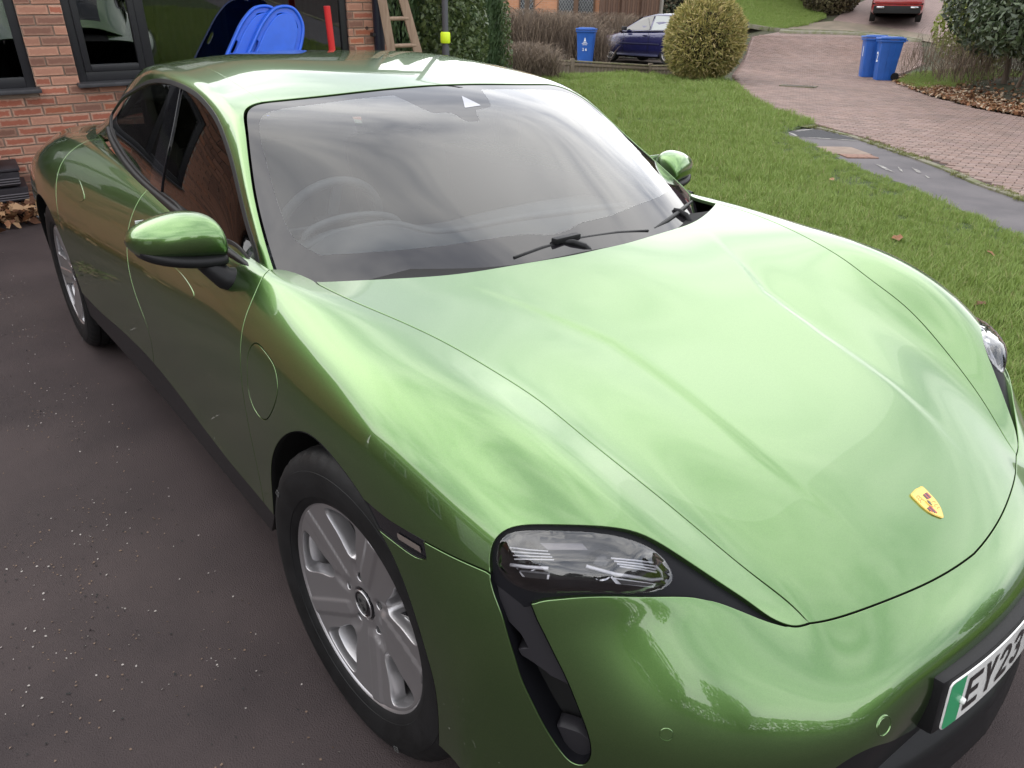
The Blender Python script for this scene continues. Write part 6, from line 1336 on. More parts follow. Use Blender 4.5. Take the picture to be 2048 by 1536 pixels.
# ================================================================ plants
M_cyp = leafmat('conifer_green', (.030, .062, .022), (.075, .12, .045), .6, .15, 3); M_trunk = mat('bark', (.10, .075, .055), .9, bump=.5, bscale=30)
M_ivy = leafmat('laurel_leaf', (.05, .085, .03), (.13, .17, .06), .4, .2, 5)
def conifer(x, y, h, r, lab, n=13000, seed=0, mats=None):
    z0 = tz(x, y); t = thing('conifer', lab, 'conifer', (x, y, z0)); tube('trunk', [(0, 0, 0), (0, 0, h*.9)], [.10, .02], M_trunk, t)
    rg = np.random.default_rng(seed); hh = rg.random(n)**.8*h; th = rg.uniform(0, 2*np.pi, n); col = np.sin(th*5+seed)*.10+np.sin(th*9+hh*1.5)*.06
    rad = r*np.clip(1-(hh/h)**3.2, .05, 1)*(1+col)*(1-.4*rg.random(n)**2); C = np.c_[rad*np.cos(th), rad*np.sin(th), hh+.05]; N = np.c_[np.cos(th), np.sin(th), np.full(n, .3)]
    # upright sprays
    s = .06; V = np.empty((n, 4, 3)); up = np.c_[N[:, 0]*.25+rg.normal(size=n)*.25, N[:, 1]*.25+rg.normal(size=n)*.25, np.ones(n)]; up /= np.linalg.norm(up, axis=1, keepdims=True); sd = np.cross(up, N+rg.normal(size=(n, 3))*.5); sd /= np.linalg.norm(sd, axis=1, keepdims=True); L = (.05+.09*rg.random(n))[:, None]; W_ = (.012+.014*rg.random(n))[:, None]
    V[:, 0] = C-up*L*.3; V[:, 1] = C+sd*W_+up*L*.2; V[:, 2] = C+up*L; V[:, 3] = C-sd*W_+up*L*.2
    me = bpy.data.meshes.new('crown'); me.vertices.add(n*4); me.vertices.foreach_set('co', V.reshape(-1)); me.loops.add(n*4); me.loops.foreach_set('vertex_index', np.arange(n*4)); me.polygons.add(n); me.polygons.foreach_set('loop_start', np.arange(n)*4); me.polygons.foreach_set('loop_total', np.full(n, 4)); me.materials.append(M_cyp); me.update(); link(bpy.data.objects.new('crown', me), t)
    core = []; 
    bmc = bmesh.new(); add_tube(bmc, [(0, 0, .05), (0, 0, h*.5), (0, 0, h*.93)], [r*.62, r*.58, r*.1], 10); bmobj('inner_shade_core', bmc, mat('inner_shade_dark', (.012, .016, .009), 1), t, smooth=True)  # near-black solid core stands in for the shade deep in the crown
    return t
conifer(-11.2, 5.6, 4.2, .75, 'dark green conifer seen between the rails of the wooden ladder', seed=1); conifer(-12.3, 7.1, 4.4, .62, 'conifer just left of the street light post', seed=2); conifer(-12.8, 8.35, 4.1, .68, 'bright green conifer just right of the street light post', seed=3); conifer(-13.4, 9.35, 3.6, .50, 'smaller ragged conifer at the right end of the evergreen row', seed=4)
P_, N2 = blob_pts((0, 0, 1.15), (.55, .65, 1.35), 5200, seed=5); sh_ = thing('laurel_shrub', 'leafy evergreen shrub growing between the house corner and the conifers', 'shrub', (-10.6, 6.65, tz(-10.6, 6.65))); scatter_quads('foliage', P_, .055, M_ivy, sh_, normals=N2, jitter=.9); tube('stem', [(0, 0, 0), (0, 0, 1.5)], [.04, .01], M_trunk, sh_)
P_, N2 = blob_pts((0, 0, 1.0), (.45, .5, 1.25), 4200, seed=15); sh_ = thing('laurel_shrub', 'leafy shrub closing the evergreen row beside the bare twig hedge', 'shrub', (-13.7, 9.9, tz(-13.7, 9.9))); scatter_quads('foliage', P_, .05, M_ivy, sh_, normals=N2, jitter=.9); tube('stem', [(0, 0, 0), (0, 0, 1.5)], [.04, .01], M_trunk, sh_)
# street light post with its yellow band
lpst = thing('street_light_post', 'grey street light post with a bright yellow band, standing behind the car roof', 'lamp post', (-10.05, 6.18, tz(-10.05, 6.18)))
M_post = mat('grey_post_paint', (.085, .088, .10), .45, bump=.1, bscale=30); tube('post', [(0, 0, 0), (0, 0, 5.4)], .052, M_post, lpst, 16); tube('base_section', [(0, 0, 0), (0, 0, 1.06)], .062, M_post, lpst, 16)
bnd = tube('yellow_band', [(0, 0, 1.10), (0, 0, 1.115), (0, 0, 1.25), (0, 0, 1.27)], [.070, .082, .082, .068], mat('fluorescent_yellow_glow', (.62, .80, .03), .5, emit=((.62, .85, .03, 1), .12)), lpst, 14)  # weak emission brightens the yellow band, which is no lamp
tube('lamp_arm', [(0, 0, 5.35), (.2, .1, 5.5), (.6, .3, 5.55)], .03, M_post, lpst); box('lamp_head', (.8, .4, 5.55), (.5, .18, .09), M_post, lpst, Matrix.Rotation(R(27), 3, 'Z'), .02)
# bare twig hedge
M_twig = [mat('twig_%s' % 'abc'[i], c, .8) for i, c in enumerate([(.17, .125, .09), (.27, .21, .15), (.10, .075, .058)])]
def twig_mass(name, lab, x, y, rx, ry, h, n, ang, seed, wd=.006, cat='hedge', arch_=1.0, zoff=0):
    t = thing(name, lab, cat, (x, y, tz(x, y)+zoff), R(ang)); rg = np.random.default_rng(seed); V = []; Fc = []; MI = []
    for i in range(n):
        bx, by = rg.uniform(-1, 1)*rx, rg.uniform(-1, 1)*ry; k = math.sqrt(max(0, 1-(bx/rx)**4*.6)); hh = h*k*rg.uniform(.55, 1.05); th = rg.uniform(0, 2*np.pi); sp = rg.uniform(.15, .75)*arch_; w_ = wd*rg.uniform(.6, 1.5); m_ = int(rg.choice(3, p=[.45, .22, .33])); prev = None; z0 = hh*rg.uniform(.0, .55); wob = rg.normal(size=2)*.1
        side = np.array([-math.sin(th+1), math.cos(th+1), 0]); 
        for s in range(6):
            u = s/5; px = bx+math.cos(th)*sp*u**1.6+wob[0]*math.sin(u*3); py = by+math.sin(th)*sp*u**1.6+wob[1]*math.sin(u*3); pz = z0+(hh-z0)*math.sin(min(u*1.9, 2.6))/1.0 if arch_ > .5 else z0+(hh-z0)*u
            p = np.array([px, py, max(.02, pz)]); b = len(V); V += [p-side*w_*(1-.6*u), p+side*w_*(1-.6*u)]
            if s: Fc.append((b-2, b-1, b+1, b)); MI.append(m_)
    mesh('twigs', V, Fc, None, t, smooth=False, mats=M_twig, midx=MI)
    return t
_d = lambda p, D: None
twig_mass('twig_hedge', 'bare brown twiggy hedge arching in front of the orange brick house', -19.3, 15.3, 2.9, .9, 1.55, 9500, 55, 3)
twig_mass('twig_hedge', 'bare twig hedge stretching behind the blue bin and the blue hatchback', -20.6, 20.0, 2.7, .8, 1.5, 7000, 48, 4)
twig_mass('twig_bush', 'dark tangled twig bush low at the left end of the bare hedge', -14.7, 11.7, .9, .6, .85, 2600, 60, 6, .005, 'bush')
P_, N2 = blob_pts((0, 0, .5), (1.0, .35, .6), 2600, seed=25); ug = thing('low_evergreen', 'dark green growth at the foot of the bare hedge behind the fence', 'shrub', (-18.3, 16.9, tz(-18.3, 16.9)-.1), R(60)); scatter_quads('foliage', P_, .045, leafmat('dull_green', (.03, .045, .016), (.06, .08, .03), .7, .1), ug, normals=N2, jitter=.9); tube('stem', [(0, 0, 0), (0, 0, .4)], .03, M_trunk, ug)
# golden rounded conifer bush
M_gold_ = [leafmat('golden_needles_a', (.27, .245, .07), (.48, .41, .16), .6, .25, 6), leafmat('golden_needles_b', (.14, .15, .045), (.26, .25, .08), .6, .2, 6), leafmat('golden_needles_c', (.45, .35, .16), (.58, .48, .25), .7, .2, 6)]
gb_ = thing('golden_bush', 'large rounded yellow green bush at the end of the low fence, beside the blue hatchback', 'bush', (-12.0, 15.55, tz(-12.0, 15.55)))
P_, N2 = blob_pts((0, 0, .98), (.98, .98, 1.02), 15000, shell=.30, lump=.10, seed=8); n = len(P_); rg = np.random.default_rng(3)
up = N2*.9+rg.normal(size=(n, 3))*.55; up[:, 2] += .15; up /= np.linalg.norm(up, axis=1, keepdims=True); sd = np.cross(up, rg.normal(size=(n, 3))); sd /= np.linalg.norm(sd, axis=1, keepdims=True); L = (.05+.10*rg.random(n))[:, None]; W_ = (.010+.012*rg.random(n))[:, None]
V = np.empty((n, 4, 3)); V[:, 0] = P_-up*L*.3; V[:, 1] = P_+sd*W_+up*L*.2; V[:, 2] = P_+up*L; V[:, 3] = P_-sd*W_+up*L*.2
me = bpy.data.meshes.new('foliage'); me.vertices.add(n*4); me.vertices.foreach_set('co', V.reshape(-1)); me.loops.add(n*4); me.loops.foreach_set('vertex_index', np.arange(n*4)); me.polygons.add(n); me.polygons.foreach_set('loop_start', np.arange(n)*4); me.polygons.foreach_set('loop_total', np.full(n, 4))
for q in M_gold_: me.materials.append(q)
me.polygons.foreach_set('material_index', rg.choice(3, n, p=[.5, .33, .17])); me.update(); link(bpy.data.objects.new('foliage', me), gb_)
bmc = bmesh.new(); bmesh.ops.create_icosphere(bmc, subdivisions=3, radius=.74, matrix=Matrix.Translation((0, 0, .95)) @ Matrix.Diagonal((1, 1, 1.05, 1))); bmobj('dark_inner_core', bmc, mat('bush_inside', (.035, .03, .015), 1), gb_, smooth=True); tube('stem', [(0, 0, 0), (0, 0, .5)], .06, M_trunk, gb_)  # solid dark ball fills the inside of the bush
# big evergreen shrub on the bank at the right
M_rh = [leafmat('shrub_leaf_a', (.045, .075, .030), (.10, .135, .06), .35, .15, 2.2, .6), leafmat('shrub_leaf_b', (.03, .05, .022), (.06, .085, .04), .4, .15, 2.2, .6)]
def leafy(name, lab, x, y, blobs, size, mats, trunks, cat='shrub', n_each=4200, seed=0, zb=None, elong=2.4):
    z0 = float(bankz(np.array([[x, y]]))[0]) if zb is None else zb; t = thing(name, lab, cat, (x, y, z0)); PA = []; NA = []
    for i, (c, r_) in enumerate(blobs): p, d = blob_pts(c, r_, int(n_each*r_[0]*r_[2]), shell=.6, lump=.3, seed=seed+i); PA.append(p); NA.append(d)
    P_ = np.vstack(PA); N_2 = np.vstack(NA); N_2 = N_2*.8+np.array([0, 0, .6]); k = P_[:, 2] > .05; scatter_quads('crown', P_[k], size, None, t, normals=N_2[k], jitter=.55, elong=elong, mats=mats, curl=-.1)
    for a, b, r0 in trunks: tube('trunk', [a, tuple((np.array(a)+np.array(b))/2+np.array([.05, -.04, 0])), b], [r0, r0*.7, r0*.35], M_trunk, t)
    return t
leafy('evergreen_shrub', 'large dark green evergreen shrub overhanging the bank and the right edge of the road', -4.6, 17.2, [((0, 0, 2.0), (1.5, 1.5, 1.3)), ((-1.5, .8, 1.9), (1.3, 1.2, 1.2)), ((1.5, -.2, 2.1), (1.5, 1.5, 1.5)), ((.2, .2, 3.2), (2.0, 1.6, 1.3)), ((-1.2, .9, 3.1), (1.3, 1.3, 1.1)), ((-.3, -.9, 1.3), (.9, .8, .75)), ((1.0, -1.2, 1.0), (1.0, .7, .8)), ((-1.0, -.1, 1.25), (.7, .7, .6))], .062, M_rh, [((0, 0, 0), (.2, .1, 2.6), .07), ((-1.0, .6, 0), (-1.3, .9, 2.4), .06), ((1.2, -.3, 0), (1.5, -.2, 2.4), .07), ((-.35, -.5, 0), (-.1, -.6, 1.3), .04), ((.5, .3, 0), (-.6, .2, 2.0), .05)], n_each=3600, seed=40)
leafy('light_green_shrub', 'yellow green leafy shrub glowing behind the left side of the dark shrub', -7.9, 21.0, [((0, 0, 1.1), (.85, .8, .9)), ((.7, -.2, .8), (.7, .7, .7)), ((-.3, .5, 1.8), (.7, .7, .7))], .08, [leafmat('lime_leaf', (.14, .18, .03), (.28, .30, .07), .5, .35, 3)], [((0, 0, 0), (0, 0, 1.3), .04)], n_each=1800, seed=60, elong=1.8)
twig_mass('dry_stems', 'thin dry reddish stems standing on the bank just right of the blue bins', -7.75, 19.3, .8, .6, 1.15, 330, 20, 9, .005, 'dead plant', .2, .15)
twig_mass('dry_stems', 'pale dry undergrowth tangled below the dark evergreen shrub', -6.0, 18.4, 1.2, .8, .9, 800, 20, 12, .005, 'undergrowth', .9, .2)
# hedges across the road
M_hd = [leafmat('far_hedge_dark', (.022, .030, .016), (.045, .06, .03), .7, .1, 1.5), leafmat('far_hedge_brown', (.05, .042, .025), (.09, .07, .04), .7, .1, 1.5)]
def hedge_row(lab, pts, r, h, seed, mats, n=2600, name='hedge'):
    x0, y0 = pts[0]; z0 = tz(x0, y0); t = thing(name, lab, 'hedge', (x0, y0, z0)); PA = []; NA = []
    for i, (x, y) in enumerate(resample(np.array(pts, float), r*.9)): p, d = blob_pts((x-x0, y-y0, tz(x, y)-z0+h*.5), (r, r, h*.55), n, shell=.4, lump=.25, seed=seed+i); PA.append(p); NA.append(d)
    scatter_quads('foliage', np.vstack(PA), .10, None, t, normals=np.vstack(NA), jitter=.8, mats=mats); 
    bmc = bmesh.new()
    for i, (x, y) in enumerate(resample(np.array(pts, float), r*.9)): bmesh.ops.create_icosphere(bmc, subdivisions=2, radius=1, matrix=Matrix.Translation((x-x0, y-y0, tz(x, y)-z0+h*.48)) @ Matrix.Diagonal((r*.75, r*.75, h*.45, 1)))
    bmobj('dark_inner_core', bmc, mat('hedge_inside', (.010, .010, .007), 1), t, smooth=True); return t  # solid dark balls fill the inside of the hedge
hedge_row('long dark hedge along the top of the sloping lawn across the road', [(-27, 27.5), (-24.2, 31.0), (-21.5, 32.6)], 1.1, 2.6, 70, M_hd); hedge_row('dark mixed hedge between the far lawn and the rounded brown hedge', [(-21.5, 32.2), (-19.4, 32.2), (-18.5, 31.6)], 1.0, 2.4, 80, M_hd)
P_, N2 = blob_pts((0, 0, 1.5), (1.35, 1.35, 1.75), 11000, shell=.25, lump=.12, seed=90); bh_ = thing('rounded_hedge', 'big rounded brownish clipped hedge at the corner of the pink driveway', 'hedge', (-17.55, 30.7, tz(-17.55, 30.7)-.15)); scatter_quads('foliage', P_, .075, None, bh_, normals=N2, jitter=.8, mats=[leafmat('brown_green_leaf', (.085, .072, .035), (.13, .115, .055), .7, .15, 2), M_hd[1]])
bmc = bmesh.new(); bmesh.ops.create_icosphere(bmc, subdivisions=3, radius=1, matrix=Matrix.Translation((0, 0, 1.45)) @ Matrix.Diagonal((1.05, 1.05, 1.4, 1))); bmobj('dark_inner_core', bmc, mat('hedge_core', (.03, .025, .012), 1), bh_, smooth=True)  # solid dark core inside the rounded hedge
gar = thing('garage_wall', 'dark maroon garage wall at the end of the pink driveway', 'garage', (-19.2, 39.5, tz(-19.2, 37)-.3)); M_mar = mat('maroon_wall', (.055, .030, .035), .8, var=.15, vscale=1)
box('wall', (0, 0, 1.6), (9, .25, 3.2), M_mar, gar, Matrix.Rotation(R(33), 3, 'Z')); box('garage_door', (1.3, .72, 1.25), (2.6, .06, 2.3), mat('dark_garage_door', (.035, .02, .025), .6), gar, Matrix.Rotation(R(33), 3, 'Z'), .01)
# ================================================================ low fence round the lawn
M_fw = mat('fence_timber', (.20, .155, .11), .85, col2=(.13, .11, .085), vscale=5, stretch=(3, 3, .6), bump=.4, bscale=50); M_fcap = mat('mossy_rail', (.25, .20, .14), .85, col2=(.14, .15, .07), vscale=7, bump=.4, bscale=40)
fpts = [(-16.9, 10.3), (-15.95, 12.0), (-14.95, 13.7), (-13.85, 15.65), (-12.05, 16.15)]
fn_ = thing('low_timber_fence', 'low weathered timber fence between the lawn and the neighbouring driveway', 'fence', (fpts[1][0], fpts[1][1], 0)); fo = np.array([fpts[1][0], fpts[1][1], 0])
fence_top = [.81, .72, .65, .56, .64]
def P3(i): return np.array([fpts[i][0], fpts[i][1], 0])
for i in range(len(fpts)-1):
    a, b = np.array(fpts[i]), np.array(fpts[i+1]); L = np.hypot(*(b-a)); an = math.atan2(b[1]-a[1], b[0]-a[0]); ta, tb = fence_top[i], fence_top[i+1]; n = int(L/.105)
    for j in range(n):
        k = (j+.5)/n; x, y = a+(b-a)*k; zt = ta+(tb-ta)*k-.03; zb = tz(x, y)-.05; o = box('board', (0, 0, 0), (.094, .018, zt-zb), M_fw, fn_); o.location = (x-fo[0], y-fo[1], (zt+zb)/2); o.rotation_euler = (0, 0, an)
    pitch = math.atan2(tb-ta, L)
    for (dz, dn, hh, tk) in ((-.01, 0, .035, .085), (-.09, -.03, .06, .03)):
        bm = bmesh.new(); add_box(bm, (0, 0, 0), (L-.09, tk, hh), None, .005); o = bmobj('rail', bm, M_fcap if hh < .05 else M_fw, fn_, smooth=True, angle=30); m_ = (a+b)/2; o.location = (m_[0]-fo[0]+math.sin(an)*-dn, m_[1]-fo[1]+math.cos(an)*dn, (ta+tb)/2+dz); o.rotation_euler = (0, -pitch, an)
for i, (x, y) in enumerate(fpts):
    zb = tz(x, y)-.1; o = box('post', (0, 0, 0), (.11, .11, fence_top[i]+.05-zb), M_fw, fn_, bevel=.008); o.location = (x-fo[0], y-fo[1], (fence_top[i]+.05+zb)/2); o.rotation_euler = (0, 0, R(60))
# ================================================================ orange brick house across, fence behind it
bx, by = -23.05, 19.4; bh2 = thing('orange_brick_house', 'orange brick house with leaded windows and dark timber frames behind the bare hedge', 'house', (bx, by, tz(bx, by)), R(-41))
def bmat2(name, c1, c2, cm):
    m = bpy.data.materials.new(name); m.use_nodes = True; t = m.node_tree; n = t.nodes; l = t.links; b = n['Principled BSDF']; b.inputs['Roughness'].default_value = .9
    tc = n.new('ShaderNodeTexCoord'); mp = n.new('ShaderNodeMapping'); mp.inputs['Rotation'].default_value = (R(90), 0, R(90)); br = n.new('ShaderNodeTexBrick'); br.inputs['Scale'].default_value = 1; br.inputs['Brick Width'].default_value = .225; br.inputs['Row Height'].default_value = .075; br.inputs['Mortar Size'].default_value = .005
    sp = n.new('ShaderNodeSeparateXYZ'); cb = n.new('ShaderNodeCombineXYZ'); l.new(tc.outputs['Object'], sp.inputs[0]); l.new(sp.outputs[1], cb.inputs[0]); l.new(sp.outputs[2], cb.inputs[1]); l.new(cb.outputs[0], br.inputs[0])
    br.inputs['Color1'].default_value = c1; br.inputs['Color2'].default_value = c2; br.inputs['Mortar'].default_value = cm; l.new(br.outputs[0], b.inputs['Base Color']); return m
M_ob = bmat2('orange_brick', (.50, .24, .13, 1), (.42, .20, .11, 1), (.40, .28, .2, 1)); M_tf = mat('brown_timber_frame', (.14, .085, .055), .8); M_lead = mat('leading', (.30, .31, .31), .5); M_lgl = mat('leaded_window_glass', (.045, .05, .055), .12, coat=.4)
box('wall', (0, 0, 1.5), (.3, 6.2, 4.0), M_ob, bh2); box('porch_shadow_block', (.0, -3.5, 1.5), (.6, .8, 4.0), mat('porch_shade', (.02, .02, .03), .8), bh2); box('corner_post', (.17, -2.9, 1.5), (.10, .20, 4), M_tf, bh2)  # near-black block stands in for the shadow in the porch
def leaded(y, w_, z0, z1):
    root = bpy.data.objects.new('window', None); link(root, bh2); root.location = (.16, y, 0)
    for c, s in (((0, -w_/2, (z0+z1)/2), (.07, .06, z1-z0+.06)), ((0, w_/2, (z0+z1)/2), (.07, .06, z1-z0+.06)), ((0, 0, z0), (.09, w_+.06, .07)), ((0, 0, z1), (.07, w_+.06, .06))): box('window_frame', c, s, M_tf, root)
    box('window_pane', (-.01, 0, (z0+z1)/2), (.02, w_-.06, z1-z0-.06), M_lgl, root)
    bm = bmesh.new(); hw = w_/2-.03; p = .105; sl = 1.55
    k = -20
    while k < 40:
        for sg_ in (1, -1):
            c0 = z0+p*sl*k; pts = []
            for yy in (-hw, hw):
                pts.append((yy, c0+sg_*sl*yy))
            # clip to the pane in z
            (ya, za), (yb, zb) = pts; zlo, zhi = z0+.03, z1-.03
            if za > zb: ya, za, yb, zb = yb, zb, ya, za
            if zb > zlo and za < zhi:
                if za < zlo: ya += (yb-ya)*(zlo-za)/(zb-za); za = zlo
                if zb > zhi: yb = ya+(yb-ya)*(zhi-za)/(zb-za); zb = zhi
                add_tube(bm, [(.008, ya, za), (.008, yb, zb)], .0065, 4)
        k += 1
    bmobj('leading', bm, M_lead, root)
for y, w_ in ((-1.85, .75), (-.45, .55), (1.05, .62), (1.80, .62)): leaded(y, w_, 1.30, 2.7)
box('mullion_post', (.18, 1.43, 1.9), (.10, .14, 1.6), M_tf, bh2)
for i in range(9): box('roof_tile_course', (-.1-.22*i, 0, 3.55+.16*i), (.30, 6.6, .03), M_rooft, bh2, Matrix.Rotation(R(36), 3, 'Y'))
# small bare tree in front of it
tb = thing('bare_tree', 'small bare tree trunk with thin branches in front of the leaded windows', 'tree', (-19.6, 15.9, tz(-19.6, 15.9))); tube('trunk', [(0, 0, 0), (.03, 0, 1.5), (.0, .05, 3.6)], [.10, .085, .06], M_trunk, tb)
rg = np.random.default_rng(2)
for i in range(14):
    z = 1.0+i*.16; a = rg.uniform(0, 6.28); L = rg.uniform(.6, 1.3); tube('branch', [(0, 0, z), (math.cos(a)*L*.5, math.sin(a)*L*.5, z+.3*L), (math.cos(a)*L, math.sin(a)*L, z+.7*L)], [.018, .012, .004], M_trunk, tb, 6)
bfn = thing('tall_board_fence', 'tall reddish brown close board fence behind the blue hatchback', 'fence', (-21.0, 23.0, tz(-21, 23))); M_bf = mat('red_brown_fence', (.13, .075, .05), .85, var=.2, vscale=2, stretch=(3, 3, .5)); M_bf2 = mat('red_brown_fence_b', (.105, .062, .043), .85, var=.2, vscale=2, stretch=(3, 3, .5))
fa, fb_ = np.array([-20.75, 20.44]), np.array([-20.6, 23.6]); L = np.hypot(*(fb_-fa)); an = math.atan2(*(fb_-fa)[::-1]); n = int(L/.125)
for j in range(n):
    k = (j+.5)/n; x, y = fa+(fb_-fa)*k; o = box('board', (0, 0, 0), (.118, .02, 2.1), M_bf if j % 2 else M_bf2, bfn, Matrix.Rotation(R(6), 3, 'Z')); o.location = (x+21.0, y-23, 2.35+.1*k); o.rotation_euler = (0, 0, an)
for k in (0, .33, .66, 1): x, y = fa+(fb_-fa)*k; box('post', (x+21.05, y-23, 2.3+.1*k), (.11, .11, 2.3), mat('grey_concrete_post', (.25, .23, .20), .9) if k == 1 else M_bf2, bfn, Matrix.Rotation(an, 3, 'Z'))
# ================================================================ wheelie bins
M_bin = mat('blue_bin_plastic', (.018, .095, .38), .42, var=.08, vscale=4, bump=.05, bscale=100); M_binm = mat('white_bin_print', (.75, .78, .82), .5)
def bin_(lab, x, y, rz, group='blue wheelie bins', logo=False, num=None, side=None, dz=0):
    t = thing('wheelie_bin', lab, 'wheelie bin', (x, y, tz(x, y)+.02+dz), R(rz), group)
    # body: tapered, front is +x
    bm = bmesh.new(); lv = [(.0, .205, .21), (.10, .215, .215), (.5, .24, .235), (.88, .265, .262), (.93, .275, .27)]; rings = []
    for z, hx, hy in lv:
        ring = []
        for (sx, sy) in ((1, -1), (1, 1), (-1, 1), (-1, -1)):
            for a in (-40, 0, 40):
                an_ = math.atan2(sy, sx)+R(a); r_ = .045; ring.append(bm.verts.new((sx*(hx-r_)+r_*math.cos(an_), sy*(hy-r_)+r_*math.sin(an_), z)))
        rings.append(ring)
    k = len(rings[0])
    for a, b in zip(rings[:-1], rings[1:]):
        for i in range(k): bm.faces.new((a[i], a[(i+1) % k], b[(i+1) % k], b[i]))
    bm.faces.new(rings[0][::-1]); bm.faces.new(rings[-1]); body = bmobj('body', bm, M_bin, t, smooth=True, angle=35)
    for y_ in (-.12, .0, .12): 
        for sx in (1,): tube('rib', [(.208, y_*.8, .05), (.244, y_, .86)], .007, M_bin, body, 6)
    for sy in (-1, 1):
        for x_ in (-.07, .07): tube('rib', [(x_*.8, sy*.213, .05), (x_, sy*.262, .86)], .007, M_bin, body, 6)
    box('rim', (0, 0, .935), (.60, .57, .05), M_bin, body, bevel=.012)
    lid = bpy.data.objects.new('lid', None); link(lid, t); lid.location = (0, 0, .965)
    bm = bmesh.new(); add_box(bm, (.01, 0, .03), (.62, .59, .05), None, .02); add_box(bm, (-.02, 0, .06), (.46, .44, .03), None, .012); bmobj('lid_top', bm, M_bin, lid, smooth=True, angle=35)
    box('lid_sheen', (-.03, 0, .079), (.36, .30, .004), mat('pale_lid_sheen', (.35, .48, .68), .3), lid); box('lid_lip', (.315, 0, .02), (.03, .40, .02), M_bin, lid, bevel=.006)  # pale panel paints a sheen of light on the lid top
    tube('handle_bar', [(-.335, -.24, .955), (-.335, .24, .955)], .017, M_bin, t)
    for sy in (-1, 1): box('handle_bracket', (-.30, sy*.2, .955), (.08, .03, .03), M_bin, t, bevel=.006); w_ = lathe('wheel', [(0, -.02), (.04, -.022), (.095, -.02), (.10, 0), (.095, .02), (0, .022)], M_tyre, t, 24); w_.location = (-.215, sy*.265, .10)
    tube('axle', [(-.215, -.26, .10), (-.215, .26, .10)], .012, M_upvc, t)
    def onface(yc, zc, s): 
        fx = .208+(.262-.208)*(zc/.93)+.007; return Matrix.Translation((fx, yc, zc)) @ Matrix.Rotation(R(3.5), 4, 'Y') @ Matrix(((0, 0, 1, 0), (1, 0, 0, 0), (0, 1, 0, 0), (0, 0, 0, 1)))
    if logo:
        tri = [(-.035, 0), (.035, 0), (.010, .085), (0, .11), (-.010, .085)]; extr('council_emblem', tri, 0, .002, M_binm, onface(0, .66, 1), body)
        extr('emblem_wave', [(-.06, -.035), (.06, -.035), (.05, -.015), (-.05, -.015)], 0, .002, M_binm, onface(0, .66, 1), body)
        text('bin_lettering', 'DACORUM' if False else 'BOROUGH', .036, M_binm, body, onface(0, .585, 1), align='CENTER', bold=.001); text('bin_lettering', 'COUNCIL', .030, M_binm, body, onface(0, .555, 1), align='CENTER', bold=.001)
    if num: text('house_number', num[0], num[1], M_binm, body, onface(num[2], num[3], 1), align='CENTER', bold=num[4])
    return t
bin_('blue wheelie bin with a white council emblem standing alone in front of the bare hedge', -16.77, 15.94, -52, logo=True, num=('2 6', .11, 0, .40, .002), dz=.06)
bin_('nearer of the two blue wheelie bins at the roadside, with a large white painted 2', -9.15, 19.55, -140, num=('2', .34, .0, .44, .008))
bin_('blue wheelie bin half hidden on the left behind its twin at the roadside, painted 1', -9.80, 20.0, -140, num=('1', .34, .0, .52, .008))
